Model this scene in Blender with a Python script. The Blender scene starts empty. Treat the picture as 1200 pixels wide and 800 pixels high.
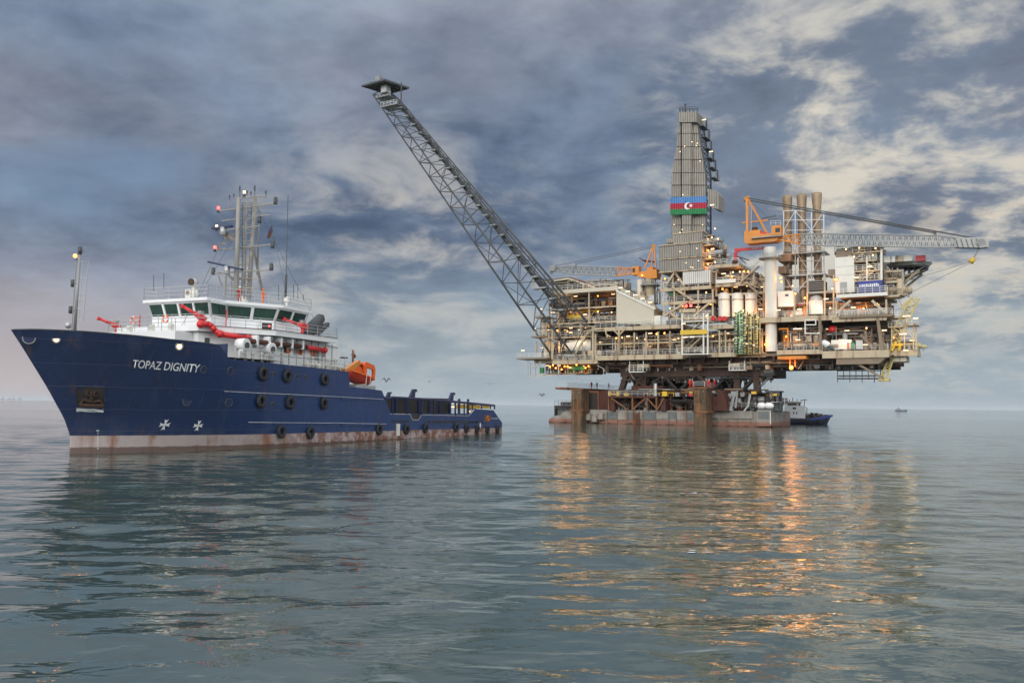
import bpy, bmesh, math, random
from mathutils import Vector, Matrix
R = math.radians
random.seed(7)
SC = bpy.context.scene
COL = SC.collection

# ------------------------------------------------------------------ camera
CAM_H = 4.2
F = 1000.0
PITCH = math.atan(74.3 / 1000.0)
ROLL = R(0.58)
cam_d = bpy.data.cameras.new("camera")
cam_d.lens = 30.0
cam_d.sensor_width = 36.0
cam_d.clip_start = 0.1
cam_d.clip_end = 60000
cam = bpy.data.objects.new("camera", cam_d)
COL.objects.link(cam)
MCAM = Matrix.Rotation(math.pi / 2 + PITCH, 4, 'X') @ Matrix.Rotation(ROLL, 4, 'Z')
MCAM.translation = (0, 0, CAM_H)
cam.matrix_world = MCAM
SC.camera = cam
SC.render.engine = 'CYCLES'
SC.cycles.use_denoising = True
SC.cycles.max_bounces = 5
SC.cycles.diffuse_bounces = 2
SC.cycles.glossy_bounces = 3
SC.cycles.transmission_bounces = 3
SC.cycles.volume_bounces = 0
SC.cycles.caustics_reflective = False
SC.cycles.caustics_refractive = False
SC.cycles.sample_clamp_indirect = 4.0
SC.view_settings.view_transform = 'Standard'
SC.view_settings.look = 'None'
SC.view_settings.exposure = 0.0
SC.view_settings.gamma = 1.0
SC.view_settings.use_curve_mapping = False

# ------------------------------------------------------------------ sky (overcast, seen as cloud layers in the world)
SUN_EL, SUN_AZ = R(22), R(205)        # the sun stands behind the camera, above the cloud
W = bpy.data.worlds.new("World")
SC.world = W
W.use_nodes = True
NT = W.node_tree
NT.nodes.clear()
def wn(t, **kw):
    n = NT.nodes.new(t)
    for k, v in kw.items():
        setattr(n, k, v)
    return n
def wl(a, b): NT.links.new(a, b)
def wmath(op, a, b=None, c=None, clamp=False):
    n = wn('ShaderNodeMath', operation=op); n.use_clamp = clamp
    for i, v in enumerate((a, b, c)):
        if v is None: continue
        if isinstance(v, (int, float)): n.inputs[i].default_value = v
        else: wl(v, n.inputs[i])
    return n.outputs[0]
def wmix(fac, a, b):
    n = wn('ShaderNodeMix', data_type='RGBA')
    for s, v in ((n.inputs[0], fac), (n.inputs[6], a), (n.inputs[7], b)):
        if isinstance(v, (int, float)): s.default_value = v
        elif isinstance(v, tuple): s.default_value = (*v, 1)
        else: wl(v, s)
    return n.outputs[2]
def wsmooth(v, lo, hi):
    n = wn('ShaderNodeMapRange', interpolation_type='SMOOTHSTEP')
    wl(v, n.inputs[0]); n.inputs[1].default_value = lo; n.inputs[2].default_value = hi
    return n.outputs[0]
def wdot(vec, d):
    n = wn('ShaderNodeVectorMath', operation='DOT_PRODUCT'); wl(vec, n.inputs[0])
    n.inputs[1].default_value = d
    return n.outputs['Value']
def pixdir(px, py):
    return (MCAM.to_3x3() @ Vector((px - 600, 400 - py, -F))).normalized()
tc = wn('ShaderNodeTexCoord')
gen = tc.outputs['Generated']
sep = wn('ShaderNodeSeparateXYZ'); wl(gen, sep.inputs[0])
zab = wmath('ABSOLUTE', sep.outputs[2])
zs = wmath('ADD', zab, 0.27)
comb = wn('ShaderNodeCombineXYZ')
wl(wmath('DIVIDE', sep.outputs[0], zs), comb.inputs[0])
wl(wmath('DIVIDE', sep.outputs[1], zs), comb.inputs[1])
wl(wmath('MULTIPLY', zab, 1.5), comb.inputs[2])
def cloud_noise(scale, detail, rough, dist, off, vec=None):
    mp = wn('ShaderNodeMapping'); wl(vec or comb.outputs[0], mp.inputs[0])
    mp.inputs['Location'].default_value = off
    n = wn('ShaderNodeTexNoise'); wl(mp.outputs[0], n.inputs['Vector'])
    n.inputs['Scale'].default_value = scale; n.inputs['Detail'].default_value = detail
    n.inputs['Roughness'].default_value = rough; n.inputs['Distortion'].default_value = dist
    return n.outputs['Fac']
big = cloud_noise(1.15, 4, 0.5, 0.15, (3.1, 1.7, 0.4))
mid = cloud_noise(3.4, 9, 0.6, 0.35, (7.3, 2.2, 1.1))
fine = cloud_noise(10.0, 8, 0.58, 0.3, (1.9, 8.4, 2.0))
sky = wn('ShaderNodeTexSky', sky_type='NISHITA')
sky.sun_disc = False
sky.sun_elevation = SUN_EL
sky.sun_rotation = SUN_AZ
sky.air_density = 1.2; sky.dust_density = 2.0
dens = wmath('ADD', wmath('MULTIPLY', big, 0.40), wmath('ADD', wmath('MULTIPLY', mid, 0.40), wmath('MULTIPLY', fine, 0.20)))
# lobe of thin, lit cloud at the upper right; a second small one low over the sea
lobe = wsmooth(wdot(gen, pixdir(1010, 215)), 0.955, 0.998)
lobe2 = wsmooth(wdot(gen, pixdir(470, 365)), 0.965, 1.0)
lobe3 = wsmooth(wdot(gen, pixdir(1170, 400)), 0.975, 1.0)
lobe4 = wsmooth(wdot(gen, pixdir(1060, 60)), 0.93, 1.0)
d2 = wmath('ADD', wmath('SUBTRACT', dens, 0.5), 0.0)
# base cloud colour: blue-grey dark -> light
lum = wmath('ADD', wmath('MULTIPLY', d2, 3.5), 0.41, clamp=True)
K = 10.0          # the background strength is 0.1
def kc(r, g, b): return (r * K, g * K, b * K)
base = wmix(lum, kc(.060, .090, .150), kc(.230, .300, .410))
mauve = cloud_noise(1.3, 4, 0.5, 0.2, (11.0, 5.0, 3.0))
base = wmix(wmath('MULTIPLY', wsmooth(mauve, 0.42, 0.66), 0.5), base, wmix(lum, kc(.105, .105, .145), kc(.30, .29, .325)))
blu = cloud_noise(1.1, 5, 0.55, 0.3, (21.0, 15.0, 3.0))
base = wmix(wmath('MULTIPLY', wsmooth(blu, 0.50, 0.70), 0.6), base, wmix(0.35, kc(.13, .215, .36), sky.outputs[0]))
hi = wmath('MULTIPLY', lobe, wsmooth(wmath('ADD', wmath('MULTIPLY', mid, 0.75), wmath('MULTIPLY', fine, 0.25)), 0.45, 0.60))
hi2 = wmath('MULTIPLY', lobe2, wsmooth(mid, 0.42, 0.66))
hi3 = wmath('MULTIPLY', lobe3, wsmooth(fine, 0.48, 0.64))
base = wmix(wmath('MULTIPLY', lobe, 0.22), base, kc(.26, .27, .29))
base = wmix(wmath('MULTIPLY', hi, 0.80), base, kc(.68, .62, .50))
base = wmix(wmath('MULTIPLY', wmath('MULTIPLY', lobe4, wsmooth(mid, .45, .62)), 0.10), base, kc(.50, .50, .52))
base = wmix(wmath('MULTIPLY', hi2, 0.6), base, kc(.62, .56, .47))
base = wmix(wmath('MULTIPLY', hi3, 0.75), base, kc(.60, .52, .42))
# pale air towards the horizon
hz = wsmooth(zab, 0.21, -0.02)
left = wsmooth(wdot(gen, pixdir(-60, 430)), 0.93, 1.0)
hcol = wmix(left, kc(.32, .385, .42), kc(.50, .43, .42))
base = wmix(wmath('MULTIPLY', hz, 0.88), base, hcol)
# sky brightened overhead and behind the camera, out of view, to lift ship and water
back = wsmooth(sep.outputs[1], 0.35, -0.6)
over = wsmooth(sep.outputs[2], 0.37, 0.75)
bfac = wmath('MAXIMUM', back, wmath('MULTIPLY', over, 0.7))
base = wmix(wmath('MULTIPLY', bfac, 0.85), base, wmix(lum, kc(1.05, 1.10, 1.15), kc(2.0, 1.98, 1.9)))
bg = wn('ShaderNodeBackground'); wl(base, bg.inputs[0]); bg.inputs[1].default_value = 0.12
wo = wn('ShaderNodeOutputWorld'); wl(bg.outputs[0], wo.inputs[0])

sun_d = bpy.data.lights.new("sun", 'SUN')
sun_d.energy = 1.1; sun_d.angle = R(25); sun_d.color = (1.0, .95, .88)
sun = bpy.data.objects.new("sun", sun_d); COL.objects.link(sun)
sdir = Vector((math.sin(SUN_AZ) * math.cos(SUN_EL), math.cos(SUN_AZ) * math.cos(SUN_EL), math.sin(SUN_EL)))
sun.rotation_euler = (-sdir).to_track_quat('-Z', 'Y').to_euler()
sun.location = (0, -50, 80)

# ------------------------------------------------------------------ materials
def mat(name, col, rough=0.5, metal=0.0, var=0.12, vscale=0.6, rust=0.0, rustcol=(.16, .06, .025), bump=0.0,
        rscale=0.5, streak=True, emis=None, estr=0.0, coat=0.0):
    m = bpy.data.materials.new(name); m.use_nodes = True
    nt = m.node_tree; P = nt.nodes['Principled BSDF']
    P.inputs['Roughness'].default_value = rough; P.inputs['Metallic'].default_value = metal
    if coat: P.inputs['Coat Weight'].default_value = coat
    if emis:
        P.inputs['Base Color'].default_value = (*col, 1)
        P.inputs['Emission Color'].default_value = (*emis, 1); P.inputs['Emission Strength'].default_value = estr
        return m
    t = nt.nodes.new('ShaderNodeTexCoord')
    n = nt.nodes.new('ShaderNodeTexNoise'); n.inputs['Scale'].default_value = vscale; n.inputs['Detail'].default_value = 6
    nt.links.new(t.outputs['Object'], n.inputs['Vector'])
    mx = nt.nodes.new('ShaderNodeMix'); mx.data_type = 'RGBA'
    nt.links.new(n.outputs['Fac'], mx.inputs[0])
    mx.inputs[6].default_value = (*[c * (1 - var * 1.6) for c in col], 1)
    mx.inputs[7].default_value = (*[min(1, c * (1 + var * 1.6)) for c in col], 1)
    out = mx.outputs[2]
    if rust > 0:
        mp = nt.nodes.new('ShaderNodeMapping'); nt.links.new(t.outputs['Object'], mp.inputs[0])
        if streak: mp.inputs['Scale'].default_value = (1.6, 1.6, 0.22)
        n2 = nt.nodes.new('ShaderNodeTexNoise'); n2.inputs['Scale'].default_value = rscale
        n2.inputs['Detail'].default_value = 9; n2.inputs['Roughness'].default_value = .65
        nt.links.new(mp.outputs[0], n2.inputs['Vector'])
        mr = nt.nodes.new('ShaderNodeMapRange'); nt.links.new(n2.outputs['Fac'], mr.inputs[0])
        mr.inputs[1].default_value = 0.68 - 0.28 * rust; mr.inputs[2].default_value = 0.78 - 0.2 * rust
        mr.inputs[4].default_value = 0.85
        m2 = nt.nodes.new('ShaderNodeMix'); m2.data_type = 'RGBA'
        nt.links.new(mr.outputs[0], m2.inputs[0]); nt.links.new(out, m2.inputs[6]); m2.inputs[7].default_value = (*rustcol, 1)
        out = m2.outputs[2]
    nt.links.new(out, P.inputs['Base Color'])
    if bump:
        b = nt.nodes.new('ShaderNodeBump'); b.inputs['Strength'].default_value = bump; b.inputs['Distance'].default_value = .05
        nt.links.new(n.outputs['Fac'], b.inputs['Height']); nt.links.new(b.outputs[0], P.inputs['Normal'])
    return m
M = {}
M['cream'] = mat('cream_paint', (.49, .40, .275), .55, rust=.55, var=.12)
M['creamd'] = mat('shaded_weathered_cream_paint', (.24, .185, .13), .65, rust=.5, var=.2)  # rusted cream, darkened in colour for the shade inside the storeys
M['beige'] = mat('beige_wall_paint', (.58, .52, .42), .55, rust=.1, var=.06, vscale=.3)
M['offwhite'] = mat('offwhite_paint', (.74, .72, .66), .45, rust=.15, var=.07)
M['white'] = mat('white_ship_paint', (.80, .81, .82), .4, rust=.06, var=.05, rustcol=(.35, .2, .1))
M['grey'] = mat('grey_steel', (.30, .31, .31), .45, .2, rust=.15)
M['lgrey'] = mat('galvanised_steel', (.46, .47, .47), .4, .4, rust=.08)
M['dgrey'] = mat('dark_steel', (.07, .075, .08), .55, .1)
M['boom'] = mat('boom_grey_paint', (.065, .07, .075), .5, .1, rust=.12)
M['dark'] = mat('dark_steel_and_shade', (.035, .03, .027), .8)  # near-black steel; also painted shade in recesses and under the deck
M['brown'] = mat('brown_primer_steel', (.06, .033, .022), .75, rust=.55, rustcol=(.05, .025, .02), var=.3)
M['rust'] = mat('rusted_steel', (.20, .085, .04), .8, rust=.6, rustcol=(.08, .035, .02), var=.35, bump=.3)
M['redrust'] = mat('red_primer', (.085, .028, .02), .85, rust=.75, rustcol=(.07, .03, .022), var=.35)
M['olive'] = mat('weathered_pillar_steel', (.085, .058, .035), .85, rust=.65, rustcol=(.28, .12, .04), var=.4, rscale=.9)
M['barge'] = mat('barge_hull_paint', (.30, .28, .25), .75, rust=.6, rustcol=(.20, .10, .065), var=.3, rscale=.35)
M['bargeg'] = mat('barge_grey_plating', (.13, .15, .15), .6, rust=.3, var=.3)
M['orange'] = mat('orange_crane_paint', (.66, .24, .03), .42, rust=.12, var=.1)
M['yellow'] = mat('yellow_paint', (.70, .45, .04), .45, rust=.1)
M['paleyel'] = mat('pale_yellow_steel', (.60, .50, .20), .5, rust=.15)
M['lime'] = mat('pale_green_pipe', (.40, .58, .30), .5, rust=.15)
M['green'] = mat('green_paint', (.03, .22, .08), .5)
M['red'] = mat('red_paint', (.60, .025, .03), .35, var=.08)
M['blue'] = mat('blue_container_paint', (.02, .045, .28), .45, rust=.08)
M['lblue'] = mat('light_blue_paint', (.08, .25, .5), .45)
M['navy'] = mat('navy_paint', (.012, .022, .075), .4)
M['stack'] = mat('exhaust_stack_steel', (.33, .24, .155), .5, .3, rust=.35, rustcol=(.20, .11, .05), var=.2)
M['rubber'] = mat('black_rubber', (.018, .018, .02), .75, var=.3, vscale=3)
M['lifeorange'] = mat('rescue_orange', (.85, .13, .015), .35)
M['lifered'] = mat('rescue_boat_red', (.62, .04, .01), .35)
M['skin'] = mat('skin', (.45, .27, .19), .6)
M['suit'] = mat('red_coverall', (.62, .035, .02), .8)
M['suitd'] = mat('dark_red_coverall', (.36, .015, .03), .8)
M['suito'] = mat('orange_coverall', (.80, .16, .03), .8)
M['helmet'] = mat('white_helmet', (.8, .8, .78), .35)
M['frost'] = mat('white_marking', (.78, .79, .8), .5, rust=.1)
M['glass'] = mat('tinted_window_glass', (.012, .045, .032), .05, var=.5, vscale=.8)
M['glassd'] = mat('dark_window_glass', (.02, .022, .025), .08)
M['lampw'] = mat('lamp_white_glow', (1, .9, .7), emis=(1, .52, .18), estr=3.6)
M['lampo'] = mat('lamp_amber_glow', (1, .6, .2), emis=(1, .30, .04), estr=6)
M['lampt'] = mat('tube_lamp_glow', (1, .95, .8), emis=(1, .60, .26), estr=2.1)
M['masts'] = mat('mast_grey_paint', (.30, .29, .27), .5, rust=.45)
M['lampr'] = mat('lamp_red_glow', (1, .1, .1), emis=(1, .05, .04), estr=8)

def corrugated(name, col, period, dirt=.25):
    m = mat(name, col, .5, .35, var=.14, vscale=.35, rust=dirt, rustcol=tuple(c * .45 for c in col))
    nt = m.node_tree; P = nt.nodes['Principled BSDF']
    t = nt.nodes.new('ShaderNodeTexCoord'); w = nt.nodes.new('ShaderNodeTexWave')
    w.wave_type = 'BANDS'; w.bands_direction = 'X'
    w.inputs['Scale'].default_value = 1.0 / period * 0.314 * 1.6; w.inputs['Distortion'].default_value = 0
    nt.links.new(t.outputs['Object'], w.inputs['Vector'])
    b = nt.nodes.new('ShaderNodeBump'); b.inputs['Strength'].default_value = 1; b.inputs['Distance'].default_value = .12
    nt.links.new(w.outputs['Fac'], b.inputs['Height']); nt.links.new(b.outputs[0], P.inputs['Normal'])
    return m
M['clad'] = corrugated('grey_corrugated_cladding', (.27, .25, .22), 0.9)
M['cladl'] = corrugated('pale_corrugated_cladding', (.60, .58, .54), 0.8, .12)
M['flagb'] = corrugated('flag_blue_sheet', (.08, .21, .47), .9, .25)
M['flagr'] = corrugated('flag_red_sheet', (.38, .02, .04), .9, .25)
M['flagg'] = corrugated('flag_green_sheet', (.02, .20, .07), .9, .25)

# ship hull paint: navy topsides over a faded, rusty red boot-topping
def hull_mat():
    m = bpy.data.materials.new('supply_ship_hull_paint'); m.use_nodes = True
    nt = m.node_tree; P = nt.nodes['Principled BSDF']
    def N(t): return nt.nodes.new(t)
    def math_(op, a, b=None, clamp=False):
        n = N('ShaderNodeMath'); n.operation = op; n.use_clamp = clamp
        for i, v in enumerate((a, b)):
            if v is None: continue
            if isinstance(v, (int, float)): n.inputs[i].default_value = v
            else: nt.links.new(v, n.inputs[i])
        return n.outputs[0]
    def mix(f, a, b):
        n = N('ShaderNodeMix'); n.data_type = 'RGBA'
        for s, v in ((n.inputs[0], f), (n.inputs[6], a), (n.inputs[7], b)):
            if isinstance(v, (int, float)): s.default_value = v
            elif isinstance(v, tuple): s.default_value = (*v, 1)
            else: nt.links.new(v, s)
        return n.outputs[2]
    def noise(scale, det, sc=(1, 1, 1), rough=.6):
        mp = N('ShaderNodeMapping'); nt.links.new(t.outputs['Object'], mp.inputs[0]); mp.inputs['Scale'].default_value = sc
        n = N('ShaderNodeTexNoise'); nt.links.new(mp.outputs[0], n.inputs['Vector'])
        n.inputs['Scale'].default_value = scale; n.inputs['Detail'].default_value = det; n.inputs['Roughness'].default_value = rough
        return n.outputs['Fac']
    def step(v, a, b):
        n = N('ShaderNodeMapRange'); n.interpolation_type = 'SMOOTHSTEP'; nt.links.new(v, n.inputs[0])
        n.inputs[1].default_value = a; n.inputs[2].default_value = b
        return n.outputs[0]
    t = N('ShaderNodeTexCoord'); s = N('ShaderNodeSeparateXYZ'); nt.links.new(t.outputs['Object'], s.inputs[0])
    x, z = s.outputs[0], s.outputs[2]
    line = math_('SUBTRACT', math_('SUBTRACT', 1.44, math_('MULTIPLY', x, 0.0102)), z)      # >0 in the boot-topping
    boot = step(line, -0.01, 0.02)
    big = noise(.22, 5); fine = noise(1.2, 8); stk = noise(.55, 8, (1, 1, .16)); stk2 = noise(1.3, 8, (1, 1, .12))
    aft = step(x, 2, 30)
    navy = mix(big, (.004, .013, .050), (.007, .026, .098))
    navy = mix(math_('MULTIPLY', aft, .55), navy, (.015, .055, .200))  # navy lightened aft: stronger light on the side put into the paint
    navy = mix(math_('MULTIPLY', step(stk, .55, .75), .35), navy, (.07, .09, .15))
    cx0 = N('ShaderNodeCombineXYZ'); nt.links.new(x, cx0.inputs[0]); nt.links.new(z, cx0.inputs[1])
    br0 = N('ShaderNodeTexBrick'); nt.links.new(cx0.outputs[0], br0.inputs['Vector']); br0.inputs['Scale'].default_value = 1.0
    br0.inputs['Brick Width'].default_value = 5.2; br0.inputs['Row Height'].default_value = 1.75; br0.inputs['Mortar Size'].default_value = .03; br0.inputs['Mortar Smooth'].default_value = .6
    br0.inputs['Color1'].default_value = (1, 1, 1, 1); br0.inputs['Color2'].default_value = (0, 0, 0, 1); br0.inputs['Bias'].default_value = 0
    navy = mix(math_('MULTIPLY', br0.outputs['Color'], .10), navy, (.03, .05, .13))
    navy = mix(math_('MULTIPLY', br0.outputs['Fac'], .35), navy, (.05, .075, .14))
    navy = mix(math_('MULTIPLY', step(stk2, .58, .72), .55), navy, (.10, .055, .035))
    navy = mix(math_('MULTIPLY', step(noise(2.2, 8, (.25, 1, 1)), .62, .78), .30), navy, (.16, .19, .26))
    wet = step(line, -1.3, .05); navy = mix(math_('MULTIPLY', math_('MULTIPLY', wet, step(fine, .42, .7)), .35), navy, (.09, .11, .15))
    bc = mix(fine, (.38, .30, .29), (.52, .47, .46))
    bc = mix(math_('MULTIPLY', step(stk, .53, .68), .85), bc, (.26, .10, .045))
    bc = mix(math_('MULTIPLY', aft, math_('MULTIPLY', step(fine, .36, .58), .95)), bc, (.20, .075, .045))
    low = step(math_('ADD', line, math_('MULTIPLY', fine, .25)), 1.0, 1.12)
    bc = mix(math_('MULTIPLY', low, .8), bc, (.075, .035, .022))
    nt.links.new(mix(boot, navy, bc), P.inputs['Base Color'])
    r = math_('ADD', math_('MULTIPLY', boot, .3), .36); nt.links.new(r, P.inputs['Roughness'])
    b = N('ShaderNodeBump'); b.inputs['Strength'].default_value = .8; b.inputs['Distance'].default_value = .06
    cx = N('ShaderNodeCombineXYZ'); nt.links.new(x, cx.inputs[0]); nt.links.new(z, cx.inputs[1])
    br = N('ShaderNodeTexBrick'); nt.links.new(cx.outputs[0], br.inputs['Vector']); br.inputs['Scale'].default_value = 1.0
    br.inputs['Brick Width'].default_value = 5.2; br.inputs['Row Height'].default_value = 1.75; br.inputs['Mortar Size'].default_value = .03; br.inputs['Mortar Smooth'].default_value = .6
    seam = br.outputs['Fac']; fr = noise(.62, 2, (.8, 1, 1.6))
    nt.links.new(math_('ADD', fr, math_('MULTIPLY', seam, .5)), b.inputs['Height']); nt.links.new(b.outputs[0], P.inputs['Normal'])
    return m
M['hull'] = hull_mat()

# ------------------------------------------------------------------ mesh builder
class MB:
    def __init__(self): self.v = []; self.f = []; self.mi = []; self.mats = []; self.cur = 0; self.sm = []; self.smooth = False
    def m(self, name):
        if name not in self.mats: self.mats.append(name)
        self.cur = self.mats.index(name); return self
    def face(self, idx): self.f.append(idx); self.mi.append(self.cur); self.sm.append(self.smooth)
    def add(self, vs, fs):
        o = len(self.v); self.v += [tuple(p) for p in vs]
        for f in fs: self.face([o + i for i in f])
    def box(self, a, b):
        x0, x1 = sorted((a[0], b[0])); y0, y1 = sorted((a[1], b[1])); z0, z1 = sorted((a[2], b[2]))
        self.add([(x0, y0, z0), (x1, y0, z0), (x1, y1, z0), (x0, y1, z0), (x0, y0, z1), (x1, y0, z1), (x1, y1, z1), (x0, y1, z1)],
                 [(0, 3, 2, 1), (4, 5, 6, 7), (0, 1, 5, 4), (1, 2, 6, 5), (2, 3, 7, 6), (3, 0, 4, 7)])
    def bar(self, p, q, r, n=4, r2=None, cap=True, smooth=False, squash=1.0):
        p, q = Vector(p), Vector(q); d = q - p
        if d.length < 1e-6: return
        d.normalize()
        a = Vector((0, 0, 1)) if abs(d.z) < .95 else Vector((1, 0, 0))
        x = d.cross(a).normalized(); y = d.cross(x).normalized()
        r2 = r if r2 is None else r2
        off = math.pi / 4 if n == 4 else 0
        vs = []
        for c, rr in ((p, r), (q, r2)):
            for k in range(n):
                t = off + 2 * math.pi * k / n
                vs.append(c + x * (rr * math.cos(t)) + y * (rr * math.sin(t) * squash))
        fs = [(k, (k + 1) % n, n + (k + 1) % n, n + k) for k in range(n)]
        s = self.smooth; self.smooth = smooth or n > 6
        self.add(vs, fs)
        self.smooth = s
        if cap:
            o = len(self.v) - 2 * n
            self.face([o + k for k in reversed(range(n))]); self.face([o + n + k for k in range(n)])
            
    def tube(self, pts, r, n=6):
        for a, b in zip(pts, pts[1:]): self.bar(a, b, r, n)
        if n > 4:
            for p in pts[1:-1]: self.ball(p, r * 1.02, 6, 4)
    def ball(self, c, r, n=10, m=6, sz=1.0):
        vs = [(c[0], c[1], c[2] - r * sz)]; fs = []
        for j in range(1, m):
            a = -math.pi / 2 + math.pi * j / m
            for k in range(n):
                t = 2 * math.pi * k / n
                vs.append((c[0] + r * math.cos(a) * math.cos(t), c[1] + r * math.cos(a) * math.sin(t), c[2] + r * sz * math.sin(a)))
        vs.append((c[0], c[1], c[2] + r * sz)); L_ = len(vs) - 1
        for k in range(n): fs.append((0, 1 + (k + 1) % n, 1 + k))
        for j in range(m - 2):
            for k in range(n):
                a0 = 1 + j * n + k; a1 = 1 + j * n + (k + 1) % n
                fs.append((a0, a1, a1 + n, a0 + n))
        for k in range(n): fs.append((1 + (m - 2) * n + k, 1 + (m - 2) * n + (k + 1) % n, L_))
        s = self.smooth; self.smooth = True; self.add(vs, fs); self.smooth = s
    def lathe(self, c, prof, n=20, axis='z'):
        vs = []; fs = []
        for r, h in prof:
            for k in range(n):
                t = 2 * math.pi * k / n; a, b = r * math.cos(t), r * math.sin(t)
                vs.append({'z': (c[0] + a, c[1] + b, c[2] + h), 'x': (c[0] + h, c[1] + a, c[2] + b), 'y': (c[0] + b, c[1] + h, c[2] + a)}[axis])
        for j in range(len(prof) - 1):
            for k in range(n):
                fs.append((j * n + k, j * n + (k + 1) % n, (j + 1) * n + (k + 1) % n, (j + 1) * n + k))
        s = self.smooth; self.smooth = True; self.add(vs, fs); self.smooth = s
    def prism(self, poly, ax, a, b):
        """polygon (2D) extruded along axis ax from a to b"""
        def P(u, v, t): return {0: (t, u, v), 1: (u, t, v), 2: (u, v, t)}[ax]
        n = len(poly); vs = [P(u, v, a) for u, v in poly] + [P(u, v, b) for u, v in poly]
        fs = [tuple(range(n)), tuple(reversed(range(n, 2 * n)))] + [(k, n + k, n + (k + 1) % n, (k + 1) % n) for k in range(n)]
        self.add(vs, fs)
    def torus(self, c, nrm, R_, r, n=20, m=8):
        nrm = Vector(nrm).normalized(); a = Vector((0, 0, 1)) if abs(nrm.z) < .9 else Vector((1, 0, 0))
        x = nrm.cross(a).normalized(); y = nrm.cross(x); vs = []; fs = []
        for i in range(n):
            t = 2 * math.pi * i / n; d = x * math.cos(t) + y * math.sin(t)
            for j in range(m):
                u = 2 * math.pi * j / m
                vs.append(Vector(c) + d * (R_ + r * math.cos(u)) + nrm * (r * math.sin(u)))
        for i in range(n):
            for j in range(m):
                fs.append((i * m + j, ((i + 1) % n) * m + j, ((i + 1) % n) * m + (j + 1) % m, i * m + (j + 1) % m))
        s = self.smooth; self.smooth = True; self.add(vs, fs); self.smooth = s
    def rail(self, pts, h=1.1, sp=1.6, r=.035, nr=3):
        for a, b in zip(pts, pts[1:]):
            a, b = Vector(a), Vector(b); L_ = (b - a).length; n = max(1, int(round(L_ / sp)))
            for k in range(n + 1):
                p = a.lerp(b, k / n); self.bar(p, p + Vector((0, 0, h)), r, 4, cap=False)
            for j in range(nr):
                z = Vector((0, 0, h * (j + 1) / nr)); self.bar(a + z, b + z, r, 4, cap=False)
    def lattice(self, A, B, n, rc, rb, taper=None):
        """box truss; A and B: four corner points at each end, in order round the section"""
        A = [Vector(p) for p in A]; B = [Vector(p) for p in B]
        for a, b in zip(A, B): self.bar(a, b, rc, 6)
        for k in range(n + 1):
            t = k / n; c = [a.lerp(b, t) for a, b in zip(A, B)]
            for i in range(4): self.bar(c[i], c[(i + 1) % 4], rb, 4, cap=False)
            if k < n:
                d = [a.lerp(b, (k + 1) / n) for a, b in zip(A, B)]
                for i in range(4):
                    j = (i + 1) % 4
                    if (k + i) % 2: self.bar(c[i], d[j], rb, 4, cap=False)
                    else: self.bar(c[j], d[i], rb, 4, cap=False)
    def build(self, name, parent=None):
        me = bpy.data.meshes.new(name); me.from_pydata(self.v, [], self.f)
        for n in self.mats: me.materials.append(M[n] if isinstance(n, str) else n)
        me.polygons.foreach_set('material_index', self.mi)
        me.polygons.foreach_set('use_smooth', self.sm)
        me.update()
        o = bpy.data.objects.new(name, me); COL.objects.link(o)
        if parent: o.parent = parent
        return o
def tag(o, label, cat, group=None, kind=None):
    if label: o['label'] = label
    if cat: o['category'] = cat
    if group: o['group'] = group
    if kind: o['kind'] = kind
    return o
def empty(name, loc=(0, 0, 0), rz=0):
    o = bpy.data.objects.new(name, None); COL.objects.link(o); o.location = loc; o.rotation_euler = (0, 0, rz)
    o.empty_display_size = .5
    return o
def copy_tree(o, parent=None):
    c = o.copy(); COL.objects.link(c)
    if parent: c.parent = parent
    for ch in [x for x in bpy.data.objects if x.parent == o]: copy_tree(ch, c)
    return c
def MBm(name): return MB().m(name)

# ------------------------------------------------------------------ picture -> place helpers (1200 x 800 survey of the photograph)
CO = Vector((0, 0, CAM_H)); M3 = MCAM.to_3x3()
def ray(px, py): return M3 @ Vector((px - 600, 400 - py, -F))
def proj(p):
    q = M3.transposed() @ (Vector(p) - CO)
    return 600 + F * q.x / -q.z, 400 - F * q.y / -q.z
def ground(px, D):
    """point on the sea at picture column px and depth D"""
    x = 0
    for _ in range(12):
        e = proj((x, D, 0))[0] - px; x -= e * D / F
    return Vector((x, D, 0))
class Frame:
    def __init__(self, origin, xdir):
        self.o = Vector(origin); self.x = Vector(xdir).normalized(); self.y = Vector((-self.x.y, self.x.x, 0)); self.rz = math.atan2(self.x.y, self.x.x)
    def world(self, p): return self.o + self.x * p[0] + self.y * p[1] + Vector((0, 0, p[2]))
    def local(self, P):
        d = Vector(P) - self.o; return Vector((d.dot(self.x), d.dot(self.y), d.z))
    def atY(self, px, py, y):           # plane at local y
        d = ray(px, py); t = (y - (CO - self.o).dot(self.y)) / d.dot(self.y)
        return self.local(CO + d * t)
    def atX(self, px, py, x):           # plane at local x
        d = ray(px, py); t = (x - (CO - self.o).dot(self.x)) / d.dot(self.x)
        return self.local(CO + d * t)
    def atZ(self, px, py, z):
        d = ray(px, py); t = (z - CAM_H) / d.z
        return self.local(CO + d * t)

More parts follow.
